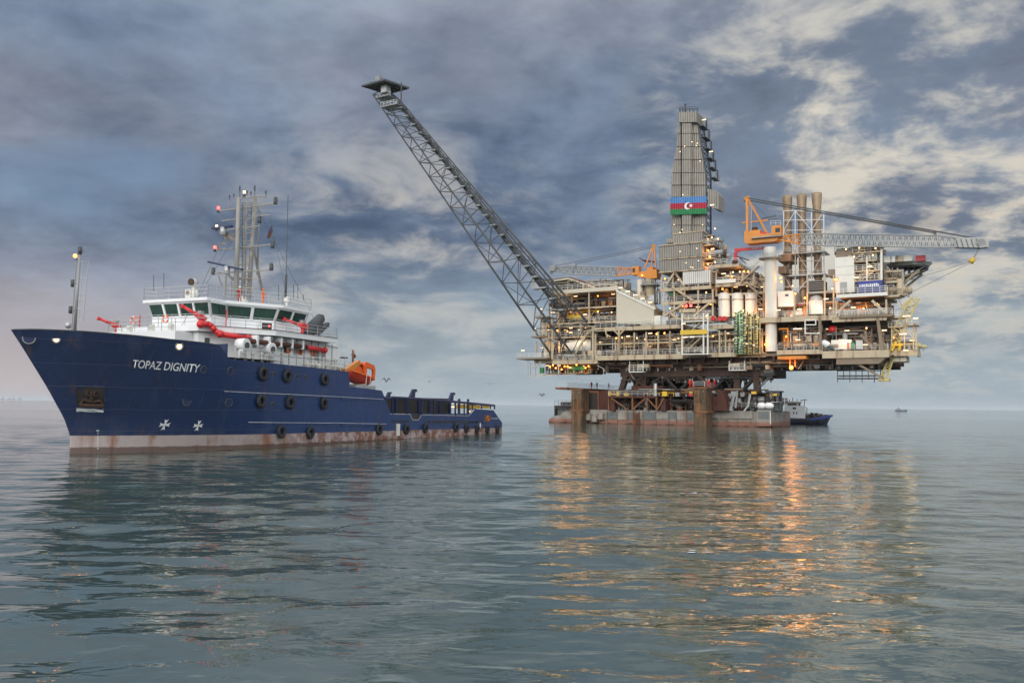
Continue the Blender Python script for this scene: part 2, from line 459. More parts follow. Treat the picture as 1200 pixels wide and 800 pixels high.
# ------------------------------------------------------------------ the sea
WAVE_SLOPE = 0.066
def water_mat():
    m = bpy.data.materials.new('sea_water'); m.use_nodes = True
    nt = m.node_tree; P = nt.nodes['Principled BSDF']
    P.inputs['Roughness'].default_value = .035; P.inputs['IOR'].default_value = 3.2
    P.inputs['Base Color'].default_value = (.046, .072, .056, 1)
    g = nt.nodes.new('ShaderNodeNewGeometry')
    def noise(scale, det, sc, rot, rough=.5, dist=0.0):
        mp = nt.nodes.new('ShaderNodeMapping'); nt.links.new(g.outputs['Position'], mp.inputs[0])
        mp.inputs['Scale'].default_value = sc; mp.inputs['Rotation'].default_value = (0, 0, R(rot))
        n = nt.nodes.new('ShaderNodeTexNoise'); nt.links.new(mp.outputs[0], n.inputs['Vector'])
        n.inputs['Scale'].default_value = scale; n.inputs['Detail'].default_value = det
        n.inputs['Roughness'].default_value = rough; n.inputs['Distortion'].default_value = dist
        return n.outputs['Fac']
    def ma(op, a, b):
        n = nt.nodes.new('ShaderNodeMath'); n.operation = op
        for i, v in enumerate((a, b)):
            if isinstance(v, (int, float)): n.inputs[i].default_value = v
            else: nt.links.new(v, n.inputs[i])
        return n.outputs[0]
    swell = noise(.17, 1, (.55, 1, 1), 14, .4, .6)
    wav = noise(.55, 1.6, (.42, 1, 1), -9, .42, .9)
    rip = noise(2.2, 3, (.5, 1, 1), 16, .4, .6)
    patch = noise(.02, 3, (.5, 1, 1), 5)
    mr = nt.nodes.new('ShaderNodeMapRange'); nt.links.new(patch, mr.inputs[0]); mr.inputs[1].default_value = .38; mr.inputs[2].default_value = .62
    mr.inputs[3].default_value = .55; mr.inputs[4].default_value = 1.15
    h = ma('ADD', ma('MULTIPLY', swell, .08), ma('ADD', ma('MULTIPLY', wav, .055), ma('MULTIPLY', ma('MULTIPLY', rip, mr.outputs[0]), .042)))
    b = nt.nodes.new('ShaderNodeBump'); b.inputs['Strength'].default_value = 1.0; b.inputs['Distance'].default_value = 1.0
    nt.links.new(h, b.inputs['Height']); nt.links.new(b.outputs[0], P.inputs['Normal'])
    return m
M['water'] = water_mat()
import numpy as np
# real wave relief in the water that matters, a plain sheet beyond it out to the horizon
rg = np.random.default_rng(5)
NA, K_ = 1380, 0.0058
r_in, r_out = 1.2, 620.0
NRr = int(math.log(r_out / r_in) / K_)
rr_ = (r_in * np.exp(np.arange(NRr) * K_)).astype(np.float32)
th = np.linspace(math.radians(-82), math.radians(82), NA).astype(np.float32)
RR, TH = np.meshgrid(rr_, th, indexing='ij')
X = RR * np.sin(TH); Y = RR * np.cos(TH); Z = np.zeros_like(X)
sp = RR * K_
def gust(X, Y, l, seed):
    g = np.random.default_rng(seed); o = np.zeros_like(X)
    for _ in range(5):
        a = g.uniform(0, 2 * math.pi); k = 2 * math.pi / (l * g.uniform(.7, 1.6)); o += np.sin(k * (X * math.cos(a) + Y * math.sin(a)) + g.uniform(0, 6.28))
    return o / 5
G1 = 1 + .55 * gust(X, Y, 42, 3); G2 = 1 + .6 * gust(X, Y, 17, 8)
lams = np.exp(rg.uniform(math.log(.5), math.log(5.5), 92))
for i, lam in enumerate(lams):
    main = math.radians(84) if i % 3 else math.radians(108)
    a = rg.normal(main, math.radians(24)); k = 2 * math.pi / lam
    slope = WAVE_SLOPE * (1.0 if lam > 1.4 else .8) * rg.uniform(.6, 1.4) / math.sqrt(92 / 2) 
    att = np.clip((lam / sp - 3.0) / 4.0, 0, 1)
    ph = k * (X * math.cos(a) + Y * math.sin(a)) + rg.uniform(0, 6.28) + (.8 * G1 if lam > 2 else 1.1 * G2)
    s_ = np.sin(ph)
    Z += (slope / k) * (s_ + .22 * np.cos(2 * ph)) * att * (G2 if lam < 2.5 else G1)
edge = np.clip((r_out - RR) / 200, 0, 1) * np.clip((math.radians(82) - np.abs(TH)) / math.radians(8), 0, 1) * np.clip((RR - 1.2) / 2, 0, 1)
edge = edge * edge * (3 - 2 * edge)
Z = Z * edge - .35 * (1 - edge)
co = np.stack([X, Y, Z], -1).reshape(-1, 3)
ii = np.arange(NRr - 1)[:, None] * NA + np.arange(NA - 1)[None, :]
quads = np.stack([ii, ii + NA, ii + NA + 1, ii + 1], -1).reshape(-1, 4)[:, ::-1]
NR = 96; rad = [0.0, 60, 200, 600, 2000, 6000, 20000, 45000]
vs = [(0, 0, -.35)]
for r_ in rad[1:]:
    for k in range(NR): vs.append((r_ * math.cos(2 * math.pi * k / NR), r_ * math.sin(2 * math.pi * k / NR), -.35))
n0 = len(co)
tri = [(n0, n0 + 1 + k, n0 + 1 + (k + 1) % NR) for k in range(NR)]; q2 = []
for j in range(len(rad) - 2):
    for k in range(NR):
        a = n0 + 1 + j * NR + k; b_ = n0 + 1 + j * NR + (k + 1) % NR
        q2.append((a, a + NR, b_ + NR, b_))
co = np.concatenate([co, np.array(vs, dtype=np.float32)])
qa = np.concatenate([quads, np.array(q2)]); ta = np.array(tri)
me = bpy.data.meshes.new('sea'); me.vertices.add(len(co)); me.vertices.foreach_set('co', co.astype(np.float32).ravel())
loops = np.concatenate([qa.ravel(), ta.ravel()]); me.loops.add(len(loops)); me.loops.foreach_set('vertex_index', loops.astype(np.int32))
npoly = len(qa) + len(ta); me.polygons.add(npoly)
st_ = np.concatenate([np.arange(len(qa)) * 4, len(qa) * 4 + np.arange(len(ta)) * 3]); me.polygons.foreach_set('loop_start', st_.astype(np.int32))
me.polygons.foreach_set('use_smooth', np.ones(npoly, dtype=bool)); me.update(calc_edges=True); me.validate()
me.materials.append(M['water'])
sea = bpy.data.objects.new('sea', me); COL.objects.link(sea); tag(sea, 'rippled grey green sea reaching the horizon', 'sea', kind='structure')
del X, Y, Z, RR, TH, co, quads, ii, G1, G2

# ================================================================== THE SUPPLY SHIP
stem = ground(82, CAM_H * 1000 / 62.0)
pA = ground(320, CAM_H * 1000 / 52.5); pB = ground(588, CAM_H * 1000 / 31.8)
SF = Frame((stem.x, stem.y, 0), (pB - pA))
HB = -SF.local(pA).y                     # half beam: port side is local y = -HB
SLEN = SF.local(pB).x                    # stern
ship = empty('supply_ship', SF.o, SF.rz)
tag(ship, 'navy blue supply ship with white bridge and low open stern deck', 'ship')
stem_tab = sorted([tuple(SF.atY(px, py, 0)[i] for i in (2, 0)) for px, py in
                   ((12.5, 386), (25, 405), (54, 452), (75, 490), (82, 510), (81.5, 531))])
def interp(tab, x):
    if x <= tab[0][0]: return tab[0][1]
    for (a, b), (c, d) in zip(tab, tab[1:]):
        if x <= c: return b + (d - b) * (x - a) / (c - a)
    return tab[-1][1]
def s0(z): return interp(stem_tab, z)
def hb(s, z):
    """half breadth of the hull"""
    zz = min(1, max(0, z / 9.5)); a = 1.75 + 1.5 * zz; sE = 19.5 - 6.0 * zz
    t = (s - s0(z)) / (sE - s0(z)); t = min(1, max(0, t))
    return HB * (1 - (1 - t) ** a)
def hull_hit(px, py):
    """where the picture ray meets the port side of the hull"""
    d = ray(px, py); c = SF.local(CO); dl = Vector((d.dot(SF.x), d.dot(SF.y), d.z))
    # start from plane y=-HB-1 and march inwards
    t = (-HB - 1.0 - c.y) / dl.y; dt = .01 / abs(dl.y) * 2
    for _ in range(1500):
        p = c + dl * t
        if -p.y <= hb(p.x, p.z) and p.x > s0(p.z): return p
        t += dt
    return c + dl * ((-HB - c.y) / dl.y)
# sheer: hull top seen in the photograph
top_px = [(14, 386), (40, 385.5), (70, 386.5), (100, 388), (160, 393), (200, 397.5), (240, 401.5), (258, 404.5), (268.5, 420.5), (320, 425.5), (370, 431), (409, 435.5), (409.8, 453), (430, 455), (447.5, 457.5), (449, 461), (458, 485.0), (553, 488)]
def top_hit(px, py):
    d = ray(px, py); c = SF.local(CO); dl = Vector((d.dot(SF.x), d.dot(SF.y), d.z))
    t = (-HB - .5 - c.y) / dl.y
    for _ in range(2500):
        p = c + dl * t
        if -p.y <= hb(p.x, p.z): return p
        t += .01 / abs(dl.y)
    return p
sheer = [(stem_tab[-1][1], stem_tab[-1][0])]
for px, py in top_px[1:]:
    p = top_hit(px, py)
    if p.x > sheer[-1][0] + .05: sheer.append((p.x, p.z))
    else: sheer.append((sheer[-1][0] + .15, p.z))
# the solid side bulwark of the aft deck runs on level from here
sC = sheer[-2][0]; zC = sheer[-2][1]
sheer = sheer[:-1] + [(SLEN - 4.2, zC - .05), (SLEN - .02, zC - 1.5)]
def ztop(s): return interp(sheer, s)
def px_on_side(px, py): return SF.atY(px, py, -HB)
S = sheer[0][0]
cols = []
for k in range(71): cols.append(('t', k / 70))
svals = []
sE_top = 20.0
x = sE_top + .8
brk = [a for a, b in sheer if a > sE_top]
while x < SLEN - .3: svals.append(x); x += 1.2
svals += brk + [SLEN]; svals = sorted(svals)
sv = []
for v_ in svals:
    if not sv or v_ - sv[-1] > .04: sv.append(v_)
cols += [('s', v_) for v_ in sv]
# include sheer breaks in the bow part by dense columns
NZ = 22
def hull_vert(col, v, side):
    z = -1.2
    zt = 9
    for _ in range(6):
        z = -1.2 + v * (zt + 1.2)
        s = col[1] if col[0] == 's' else s0(z) + (sE_top - s0(z)) * (col[1] ** 1.25)
        zt = ztop(s)
    return (s, side * hb(s, z), z)
mb = MBm('hull'); mb.smooth = True
NC = len(cols)
for side in (-1, 1):
    vs = [hull_vert(c, (j / NZ), side) for c in cols for j in range(NZ + 1)]
    fs = []
    for i in range(NC - 1):
        for j in range(NZ):
            a = i * (NZ + 1) + j
            q = (a, a + NZ + 1, a + NZ + 2, a + 1)
            fs.append(q if side < 0 else tuple(reversed(q)))
    mb.add(vs, fs)
# transom
mb.smooth = False
mb.add([(SLEN, -HB, -1.2), (SLEN, HB, -1.2), (SLEN, HB, zC - 1.5), (SLEN, -HB, zC - 1.5)], [(0, 1, 2, 3)])
hull = mb.build('hull', ship)
bm = bmesh.new(); bm.from_mesh(hull.data); bmesh.ops.remove_doubles(bm, verts=bm.verts, dist=.001); bm.to_mesh(hull.data); bm.free()
# weather decks under the bulwark tops
def deck_part(sa, sb, z_, name, m, n=24):
    mb = MBm(m); vs = []; 
    for k in range(n + 1):
        s = sa + (sb - sa) * k / n; w = max(.02, hb(s, z_) - .06)
        vs += [(s, -w, z_), (s, w, z_)]
    fs = [(2 * k, 2 * k + 2, 2 * k + 3, 2 * k + 1) for k in range(n)]
    mb.add(vs, fs); return mb.build(name, ship)
deck_part(s0(8.3) + .1, 17.5, 8.1, 'foredeck', 'dgrey')
deck_part(16, sheer[11][0], 6.6, 'foredeck', 'dgrey')
deck_part(sheer[11][0], sheer[14][0], 5.0, 'boat_deck', 'dgrey')
deck_part(sheer[14][0] - 2, SLEN - .05, 2.2, 'cargo_deck', 'brown')
# bulkheads where the sheer steps down, inside the hull
for i, (zlo, zhi) in ((7, (7.0, sheer[8][1] + 1.4)), (11, (5.0, sheer[11][1])), (14, (2.2, sheer[14][1]))):
    s_ = sheer[i][0] - (.25 if i != 7 else -1.0); w = hb(s_, zlo) - .05
    mb = MBm('hull'); mb.box((s_, -w, zlo), (s_ + .15, w, zhi - .08)); mb.build('bulkhead', ship)
# scuffed rubbing strakes
for pts in ([(262, 458.3), (300, 460.3), (340, 462), (400, 465), (449, 467.8)], [(290, 494.6), (320, 495), (360, 495.3), (400, 495.6), (452, 496.6)]):
    mb = MBm('hull'); P_ = [hull_hit(*p) for p in pts]
    for a, b in zip(P_, P_[1:]): mb.box((a.x, a.y - .07, min(a.z, b.z) - .10), (b.x, a.y + .05, max(a.z, b.z) + .02))
    mb.m('frost')
    for a, b in zip(P_, P_[1:]): mb.bar((a.x, a.y - .08, a.z + .01), (b.x, b.y - .08, b.z + .01), .022, 4)
    mb.build('rubbing_strake', ship)
# bulwark top cap along the sheer
mb = MBm('dgrey')
prev = None
for k in range(40):
    s = s0(9.4) + .1 + (sheer[7][0] - s0(9.4)) * k / 39
    p = (s, -hb(s, ztop(s)), ztop(s))
    if prev: mb.bar(prev, p, .05, 4)
    prev = p
mb.build('bulwark_cap', ship)

# ---- conforming marks on the hull
def text_mesh(txt, size=1.0, shear=0.0, extr=0.0):
    cu = bpy.data.curves.new('lettering_curve', 'FONT'); cu.body = txt; cu.size = size; cu.shear = shear; cu.extrude = extr
    cu.offset = 0.008
    ob = bpy.data.objects.new('lettering_tmp', cu); COL.objects.link(ob)
    bpy.context.view_layer.update()
    dg = bpy.context.evaluated_depsgraph_get(); me = bpy.data.meshes.new_from_object(ob.evaluated_get(dg))
    bpy.data.objects.remove(ob); bpy.data.curves.remove(cu)
    return me
def text_on(name, txt, quad, hit, matn, parent, shear=0.0, lift=.03, wide=.85):
    """lettering mapped into the quad (tl, tr, br, bl) of picture points, each vertex put on the surface"""
    me = text_mesh(txt, 1.0, shear)
    xs = [v.co.x for v in me.vertices]; ys = [v.co.y for v in me.vertices]
    x0, x1, y0, y1 = min(xs), max(xs), min(ys), max(ys)
    cache = {}
    for v in me.vertices:
        u = (v.co.x - x0) / (x1 - x0); w = (v.co.y - y0) / (y1 - y0)
        tl, tr, br, bl = [Vector(q) for q in quad]
        p = (bl.lerp(br, u)).lerp(tl.lerp(tr, u), w)
        h = hit(p.x, p.y); v.co = Vector((h.x, h.y - lift, h.z))
    me.materials.clear(); me.materials.append(M[matn])
    o = bpy.data.objects.new(name, me); COL.objects.link(o); o.parent = parent
    return o
text_on('ship_name', 'TOPAZ DIGNITY', [(156, 421.3), (234.5, 427), (232.5, 436.6), (154.5, 430.8)], hull_hit, 'frost', ship, .06, .04)
for cx, cy in ((192.5, 497.5), (231.5, 498.5)):
    c = hull_hit(cx, cy); mb = MBm('frost')
    for k in range(4):
        a = k * math.pi / 2
        pts = [(-.04, .03), (.04, .03), (.17, .46), (0, .36), (-.17, .46)]
        P_ = []
        for u, v in pts:
            ss = c.x + (u * math.cos(a) - v * math.sin(a)) * .85; zz = c.z + u * math.sin(a) + v * math.cos(a)
            P_.append((ss, -hb(ss, zz) - .04, zz))
        mb.add(P_, [tuple(range(5))])
    mb.box((c.x - .06, c.y - .05, c.z - .06), (c.x + .06, c.y, c.z + .06))
    mb.build('thruster_mark', ship)
for k in range(9):
    mb = MBm('frost'); c = hull_hit(114.5, 504.5 + k * 2.6)
    if k == 0: mb.box((c.x - .12, c.y - .06, c.z - .03), (c.x + .3, c.y, c.z + .05))
    mb.box((c.x - .035, c.y - .05, c.z - .035), (c.x + .035, c.y, c.z + .035)); mb.build('draught_mark', ship)
# anchor pocket, its shade painted as a dark patch; rusty anchor darkened to suit
def patch(mb, quad, lift, n=6):
    tl, tr, br, bl = [Vector(q) for q in quad]; vs = []
    for j in range(n + 1):
        for i in range(n + 1):
            p = tl.lerp(tr, i / n).lerp(bl.lerp(br, i / n), j / n); h = hull_hit(p.x, p.y); vs.append((h.x, h.y - lift, h.z))
    mb.add(vs, [(j * (n + 1) + i, (j + 1) * (n + 1) + i, (j + 1) * (n + 1) + i + 1, j * (n + 1) + i + 1) for j in range(n) for i in range(n)])
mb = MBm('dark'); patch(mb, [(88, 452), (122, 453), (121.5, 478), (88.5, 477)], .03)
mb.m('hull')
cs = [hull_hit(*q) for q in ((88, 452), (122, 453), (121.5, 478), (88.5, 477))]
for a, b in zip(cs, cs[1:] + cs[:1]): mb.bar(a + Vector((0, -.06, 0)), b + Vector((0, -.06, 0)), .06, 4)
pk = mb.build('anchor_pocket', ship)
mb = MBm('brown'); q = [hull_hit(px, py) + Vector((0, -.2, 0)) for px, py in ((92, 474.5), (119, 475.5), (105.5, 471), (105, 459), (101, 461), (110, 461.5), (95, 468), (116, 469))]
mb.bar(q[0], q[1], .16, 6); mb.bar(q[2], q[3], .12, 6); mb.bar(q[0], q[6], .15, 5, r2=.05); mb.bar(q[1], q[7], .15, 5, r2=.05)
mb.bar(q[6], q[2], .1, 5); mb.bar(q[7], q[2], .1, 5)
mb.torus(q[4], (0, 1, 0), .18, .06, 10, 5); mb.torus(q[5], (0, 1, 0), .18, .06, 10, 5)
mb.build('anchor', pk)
mb = MBm('frost'); patch(mb, [(89, 478.2), (121.5, 479.2), (121, 483), (89.5, 482)], .025)
mb.build('rub_plate', pk)
# portholes, fairleads
for px, py, r_, lit in ((238.5, 433, .30, 0), (270, 434.5, .33, 0), (321, 438.6, .22, 0), (347.5, 441.3, .22, 0), (357.3, 442, .22, 0), (219, 470.2, .36, 0), (268, 471.5, .36, 0), (319, 473.5, .22, 0), (34, 396, .42, 0), (66, 397.5, .26, 1), (210, 405.5, .33, 1)):
    c = hull_hit(px, py); e = Vector((.0, -1, 0))
    c2 = hull_hit(px + 3, py); tng = (c2 - c).normalized(); nrm = Vector((tng.y, -tng.x, -.15)).normalized()
    mb = MBm('grey' if py < 400 or lit else 'dgrey'); mb.torus(c, nrm, r_, .05, 18, 6)
    mb.m('lampt' if lit == 1 else ('dark' if r_ < .3 else 'navy')); mb.bar(c - nrm * .1, c + nrm * .03, r_ * (.72 if lit else .95), 14)
    mb.build('fairlead' if r_ > .35 and py < 400 else 'porthole', ship)

# ---- accommodation block
def sxz(px, py, s):                       # transverse plane
    return SF.atX(px, py, s)
ZB = 11.05                               # bridge deck
mb = MBm('white')
house = [(10.8, 6.2), (10.8, -2.6), (17.0, -5.6), (29.0, -5.6), (29.0, 6.2)]
mb.prism(house, 2, 6.5, ZB - .55)
mb.box((23.5, -5.0, ZB - .5), (29.5, 5.0, ZB + .05))
hs = mb.build('accommodation_block', ship)
# bridge deck slab with its bulwark band
mb = MBm('white')
bd = [(10.3, 6.6), (10.3, -3.0), (16.8, -6.5), (27.0, -6.7), (27.0, 6.6)]
mb.prism(bd, 2, ZB - .5, ZB)
mb.m('redrust')
for a, b in (((10.28, -3.05), (16.78, -6.55)), ((16.78, -6.55), (27.0, -6.75))):
    mb.bar((a[0], a[1], ZB + .03), (b[0], b[1], ZB + .03), .035, 4)
mb.build('bridge_deck', ship)
# wheelhouse: front, chamfered corner, side; windows rake outwards
zW0, zW1, zWs, zWt = ZB, 13.75, 12.25, 13.55
wh = [(13.2, 4.6), (13.2, -1.7), (15.8, -3.4), (19.0, -4.2), (25.4, -4.3), (25.4, 4.6), ]
# solve corner columns so they sit where the photograph shows them
def solve_y(px, s, z):
    y = 0
    for _ in range(20):
        e = proj(SF.world((s, y, z)))[0] - px; y += e / 10.5
    return y
wf = [(13.4, solve_y(178, 13.4, 12.9)), (13.4, solve_y(247, 13.4, 12.9)), (15.9, solve_y(266, 15.9, 12.9)), (20.0, solve_y(322, 20.0, 12.9))]
yside = wf[-1][1]
def solve_s(px, y, z):
    s = 24
    for _ in range(30):
        e = proj(SF.world((s, y, z)))[0] - px; s -= e / 6.5
    return s
sAft = solve_s(356, yside, 12.9)
wpoly = wf + [(sAft, yside), (sAft, wf[0][1])]
mb = MBm('white')
def off(poly, d):
    c = Vector((sum(p[0] for p in poly) / len(poly), sum(p[1] for p in poly) / len(poly))); o = []
    for p in poly:
        v = Vector(p) - c; o.append(tuple(c + v * (1 + d / v.length)))
    return o
lo, hi_ = off(wpoly, -.05), off(wpoly, .38)
mb.prism(lo, 2, zW0 + .002, zWs)
roofp = off(wpoly, .85)
mb.prism(roofp, 2, zW1 - .12, zW1 + .16)
mb.prism(off(wpoly, .42), 2, zWt, zW1 - .123)
whs = mb.build('wheelhouse', ship)
# windows and mullions between lo at zWs and hi_ at zWt
nw = [4, 1, 2, 2, 3, 5]
nwl = len(lo)
for i in range(nwl):
    a0, b0 = Vector((*lo[i], zWs)), Vector((*lo[(i + 1) % nwl], zWs)); a1, b1 = Vector((*hi_[i], zWt)), Vector((*hi_[(i + 1) % nwl], zWt))
    for k in range(nw[i]):
        t0, t1 = k / nw[i], (k + 1) / nw[i]
        L_ = (b0 - a0).length; g = .17 / L_
        c = [a0.lerp(b0, t0 + g), a0.lerp(b0, t1 - g), a1.lerp(b1, t1 - g), a1.lerp(b1, t0 + g)]
        for kk in range(2): c[kk] = c[kk].lerp(c[3 - kk], .05)
        for kk in (2, 3): pass
        n_ = (c[1] - c[0]).cross(c[3] - c[0]).normalized()
        g_ = MBm('glass'); ins = [q for q in c]
        g_.add(ins + [q + n_ * .04 for q in ins], [(0, 1, 2, 3), (7, 6, 5, 4), (0, 4, 5, 1), (1, 5, 6, 2), (2, 6, 7, 3), (3, 7, 4, 0)])
        g_.build('window', whs)
    f_ = MBm('white')
    for k in range(nw[i] + 1):
        t0 = k / nw[i]; p, q = a0.lerp(b0, t0), a1.lerp(b1, t0); f_.bar(p, q, .16, 4)
    f_.bar(a0, b0, .10, 4); f_.bar(a1, b1, .12, 4)
    f_.build('window_frame', whs)
# dark interior so the glass has something behind it
mb = MBm('dgrey'); mb.prism(off(wpoly, -1.6), 2, zW0 + .5, zWt - .1); mb.build('wheelhouse_interior', whs)
# lit sign box on the bridge front
a = SF.atX(302.5, 377.5, 17.6); b = SF.atX(316.5, 388.5, 17.6)
d = (Vector(wf[3]) - Vector(wf[2])).normalized(); nrm = Vector((d.y, -d.x)); 
cen = Vector(wf[2]).lerp(Vector(wf[3]), .80) - Vector((-d.y, d.x)) * 0
out_ = Vector((-d.y, d.x)); 
if out_.dot(Vector((-1, -1))) < 0: out_ = -out_
def signbox(cen2, z0, z1, hw, o0, o1, m, mbx):
    p = [cen2 - d * hw + out_ * o0, cen2 + d * hw + out_ * o0, cen2 + d * hw + out_ * o1, cen2 - d * hw + out_ * o1]
    mbx.m(m).prism([tuple(q) for q in p], 2, z0, z1)
mb = MB(); signbox(cen, 11.2, 12.15, .68, .1, .45, 'white', mb); signbox(cen, 11.33, 12.02, .50, .45, .48, 'dark', mb)
q = cen + d * .22 + out_ * .52; mb.m('lampr').ball((q.x, q.y, 11.72), .09, 8, 6)
mb.build('signal_box', ship)
# roof railing
rp = off(wpoly, .75); mb = MBm('lgrey')
mb.rail([(p[0], p[1], zW1 + .16) for p in rp + rp[:1]], 1.15, 1.5, .03, 3)
mb.build('railing', whs)
# bridge deck railing, forecastle-house rail
mb = MBm('lgrey')
mb.rail([(10.4, 6.4, ZB), (10.4, -2.95, ZB), (16.8, -6.4, ZB), (27.0, -6.6, ZB), (27.0, -5.2, ZB)], 1.05, 1.6, .03, 3)
mb.build('railing', ship)
# side walkway railing on the hull top, port side
mb = MBm('offwhite')
pts = []
for k in range(9):
    s = sheer[8][0] + 1.0 + (sheer[11][0] - sheer[8][0] - 1.2) * k / 8
    pts.append((s, -hb(s, 8) + .25, ztop(s)))
mb.rail(pts, 1.1, 1.8, .035, 3); mb.build('railing', ship)
# side details on the house
yS = -5.6
def sidebox(px0, py0, px1, py1, d0, d1, m, name, par=None, yy=None, bev=None):
    yy = yS if yy is None else yy
    a = SF.atY(px0, py0, yy); b = SF.atY(px1, py1, yy); mb = MBm(m)
    mb.box((a.x, yy - d0, a.z), (b.x, yy + d1, b.z)); return mb.build(name, par or ship)
for c in ((318.5, 394), (299, 396), (293, 403), ):
    pass
for px, py, w_, h_ in ((298, 404, 4, 8), (321, 408, 4, 9), (346, 413, 4, 7), (371, 416, 4, 12), (379, 417.5, 4, 12)):
    sidebox(px - w_ / 2, py - h_ / 2, px + w_ / 2, py + h_ / 2, .06, .0, 'grey', 'door', hs)
# windows on the chamfer and front of the house
dch = Vector((17.0 - 10.8, -5.6 + 2.6)).normalized(); nch = Vector((-dch.y, dch.x)); nch = nch if nch.dot(Vector((-1, -1))) > 0 else -nch
def chwin(t, z, w, h, m='dgrey', name='window', o1=.05):
    c = Vector((10.8, -2.6)).lerp(Vector((17.0, -5.6)), t); mb = MBm(m)
    p = [c - dch * w / 2 - nch * .02, c + dch * w / 2 - nch * .02, c + dch * w / 2 + nch * o1, c - dch * w / 2 + nch * o1]
    mb.prism([tuple(q) for q in p], 2, z - h / 2, z + h / 2); return mb.build(name, hs)
chwin(.12, 9.6, .45, .8); chwin(.62, 9.5, .4, .7)
for yy in (5.2, -.2):
    mb = MBm('dgrey'); mb.box((10.74, yy, 9.7), (10.82, yy + .5, 10.3)); mb.build('window', hs)
# round white vents/winch drums on the port side walkway
for px, py, r_ in ((285.5, 403.5, .55), (316, 408.5, .58)):
    c = SF.atY(px, py, -6.2); mb = MBm('white'); mb.bar((c.x, c.y - .35, c.z), (c.x, c.y + .6, c.z), r_, 18)
    mb.m('dgrey').bar((c.x, c.y - .45, c.z - .1), (c.x, c.y - .34, c.z - .1), r_ * .55, 14); mb.m('white').box((c.x - .3, c.y - .2, c.z - 1.5), (c.x + .3, c.y + .3, c.z))
    mb.m('lgrey').box((c.x - .45, c.y - .45, c.z - 1.6), (c.x - .1, c.y, c.z - .6))
    mb.build('ventilator', ship)
mb = MBm('lgrey')
for px, py in ((296, 420), (306.5, 421)):
    c = SF.atY(px, py, -6.6); mb.bar((c.x, c.y, c.z - .7), (c.x, c.y, c.z + .45), .16, 8)
    mb.ball((c.x, c.y, c.z + .5), .2, 8, 5)
mb.build('bollard', ship)
# life raft canisters
for px, py in ((364, 428), (376, 429.5), (394, 431)):
    c = SF.atY(px, py, -6.4); r_ = .36
    mb = MBm('offwhite'); mb.lathe((c.x, c.y, c.z), [(.05, -.7), (r_ * .8, -.68), (r_, -.55), (r_, .55), (r_ * .8, .68), (.05, .7)], 14, 'x')
    mb.m('dgrey').box((c.x - .5, c.y - .3, c.z - r_ - .25), (c.x + .5, c.y + .3, c.z - r_ + .08))
    mb.torus((c.x - .3, c.y, c.z), (1, 0, 0), r_ + .01, .03, 14, 4); mb.torus((c.x + .3, c.y, c.z), (1, 0, 0), r_ + .01, .03, 14, 4)
    mb.build('life_raft_canister', ship)
# red fire main running round the bridge front
mb = MBm('red')
def hp(px, py, s, y): return None
def cham(px, py, o):
    q0 = Vector((10.3, -3.0)); dd = Vector((6.5, -3.5)).normalized(); nn = Vector((dd.y, -dd.x)); nn = nn if nn.dot(Vector((-1, -1))) > 0 else -nn
    r_ = ray(px, py); cc = SF.local(CO); dl = Vector((r_.dot(SF.x), r_.dot(SF.y), r_.z)); k0 = (q0 + nn * o); n3 = Vector((nn.x, nn.y, 0))
    return cc + dl * ((Vector((k0.x, k0.y, 0)) - cc).dot(n3) / dl.dot(n3))
c = [cham(235, 379.8, .45), cham(244, 379.6, .45), cham(248, 382, .45), cham(252, 387.5, .45), cham(258, 391.2, .45), cham(290.5, 396.5, .45)]
mb.tube(c, .26, 12)
mb.ball(c[0], .36, 12, 8); mb.ball(c[4], .37, 12, 8); mb.ball(c[5], .36, 12, 8)
mb.build('fire_main', ship)
mb = MBm('redrust')
a_ = SF.atY(292, 399.5, -6.1); b_ = SF.atY(359, 406.5, -6.1); e_ = SF.atY(380.5, 410.4, -6.2)
mb.tube([c[5], a_, b_], .24, 10)
mb.m('red').tube([b_, e_], .24, 10); mb.ball(e_, .33, 12, 8)
for k in range(5):
    p = a_.lerp(b_, (k + .5) / 5); mb.m('white').box((p.x - .12, p.y - .3, p.z - .3), (p.x + .12, p.y + .4, p.z + .6))
mb.build('fire_main', ship)
# fire monitors
def monitor(c, sc, yaw, up, base=True):
    mb = MBm('red'); d_ = Vector((math.cos(yaw) * math.cos(up), math.sin(yaw) * math.cos(up), math.sin(up)))
    c = Vector(c)
    if base: mb.bar(c, c + Vector((0, 0, .7 * sc)), .14 * sc, 10); mb.bar(c, c + Vector((0, 0, .1 * sc)), .3 * sc, 12)
    h = c + Vector((0, 0, .85 * sc)); mb.ball(h, .28 * sc, 12, 8)
    mb.bar(h - d_ * .5 * sc, h + d_ * .5 * sc, .24 * sc, 12, r2=.2 * sc)
    mb.bar(h + d_ * .5 * sc, h + d_ * 1.6 * sc, .15 * sc, 12, r2=.12 * sc); mb.bar(h + d_ * 1.6 * sc, h + d_ * 1.85 * sc, .13 * sc, 12, r2=.2 * sc)
    sd = Vector((-math.sin(yaw), math.cos(yaw), 0)); mb.torus(h + sd * .35 * sc, sd, .25 * sc, .04 * sc, 12, 5)
    mb.m('grey').box(h + Vector((-.18, -.18, .2)) * sc, h + Vector((.18, .18, .5)) * sc)
    return mb.build('fire_monitor', ship)
def facing(px0, py0, px1, py1): pass
p = sxz(136, 384, 11.3); monitor((p.x, p.y, 10.5), 1.0, R(115), R(22))
p = sxz(235, 372, 11.9); monitor((p.x, p.y, ZB), 1.1, R(118), R(30))
p = SF.atY(354, 396, -5.4); monitor((p.x, p.y, ZB), 1.15, R(150), R(15))
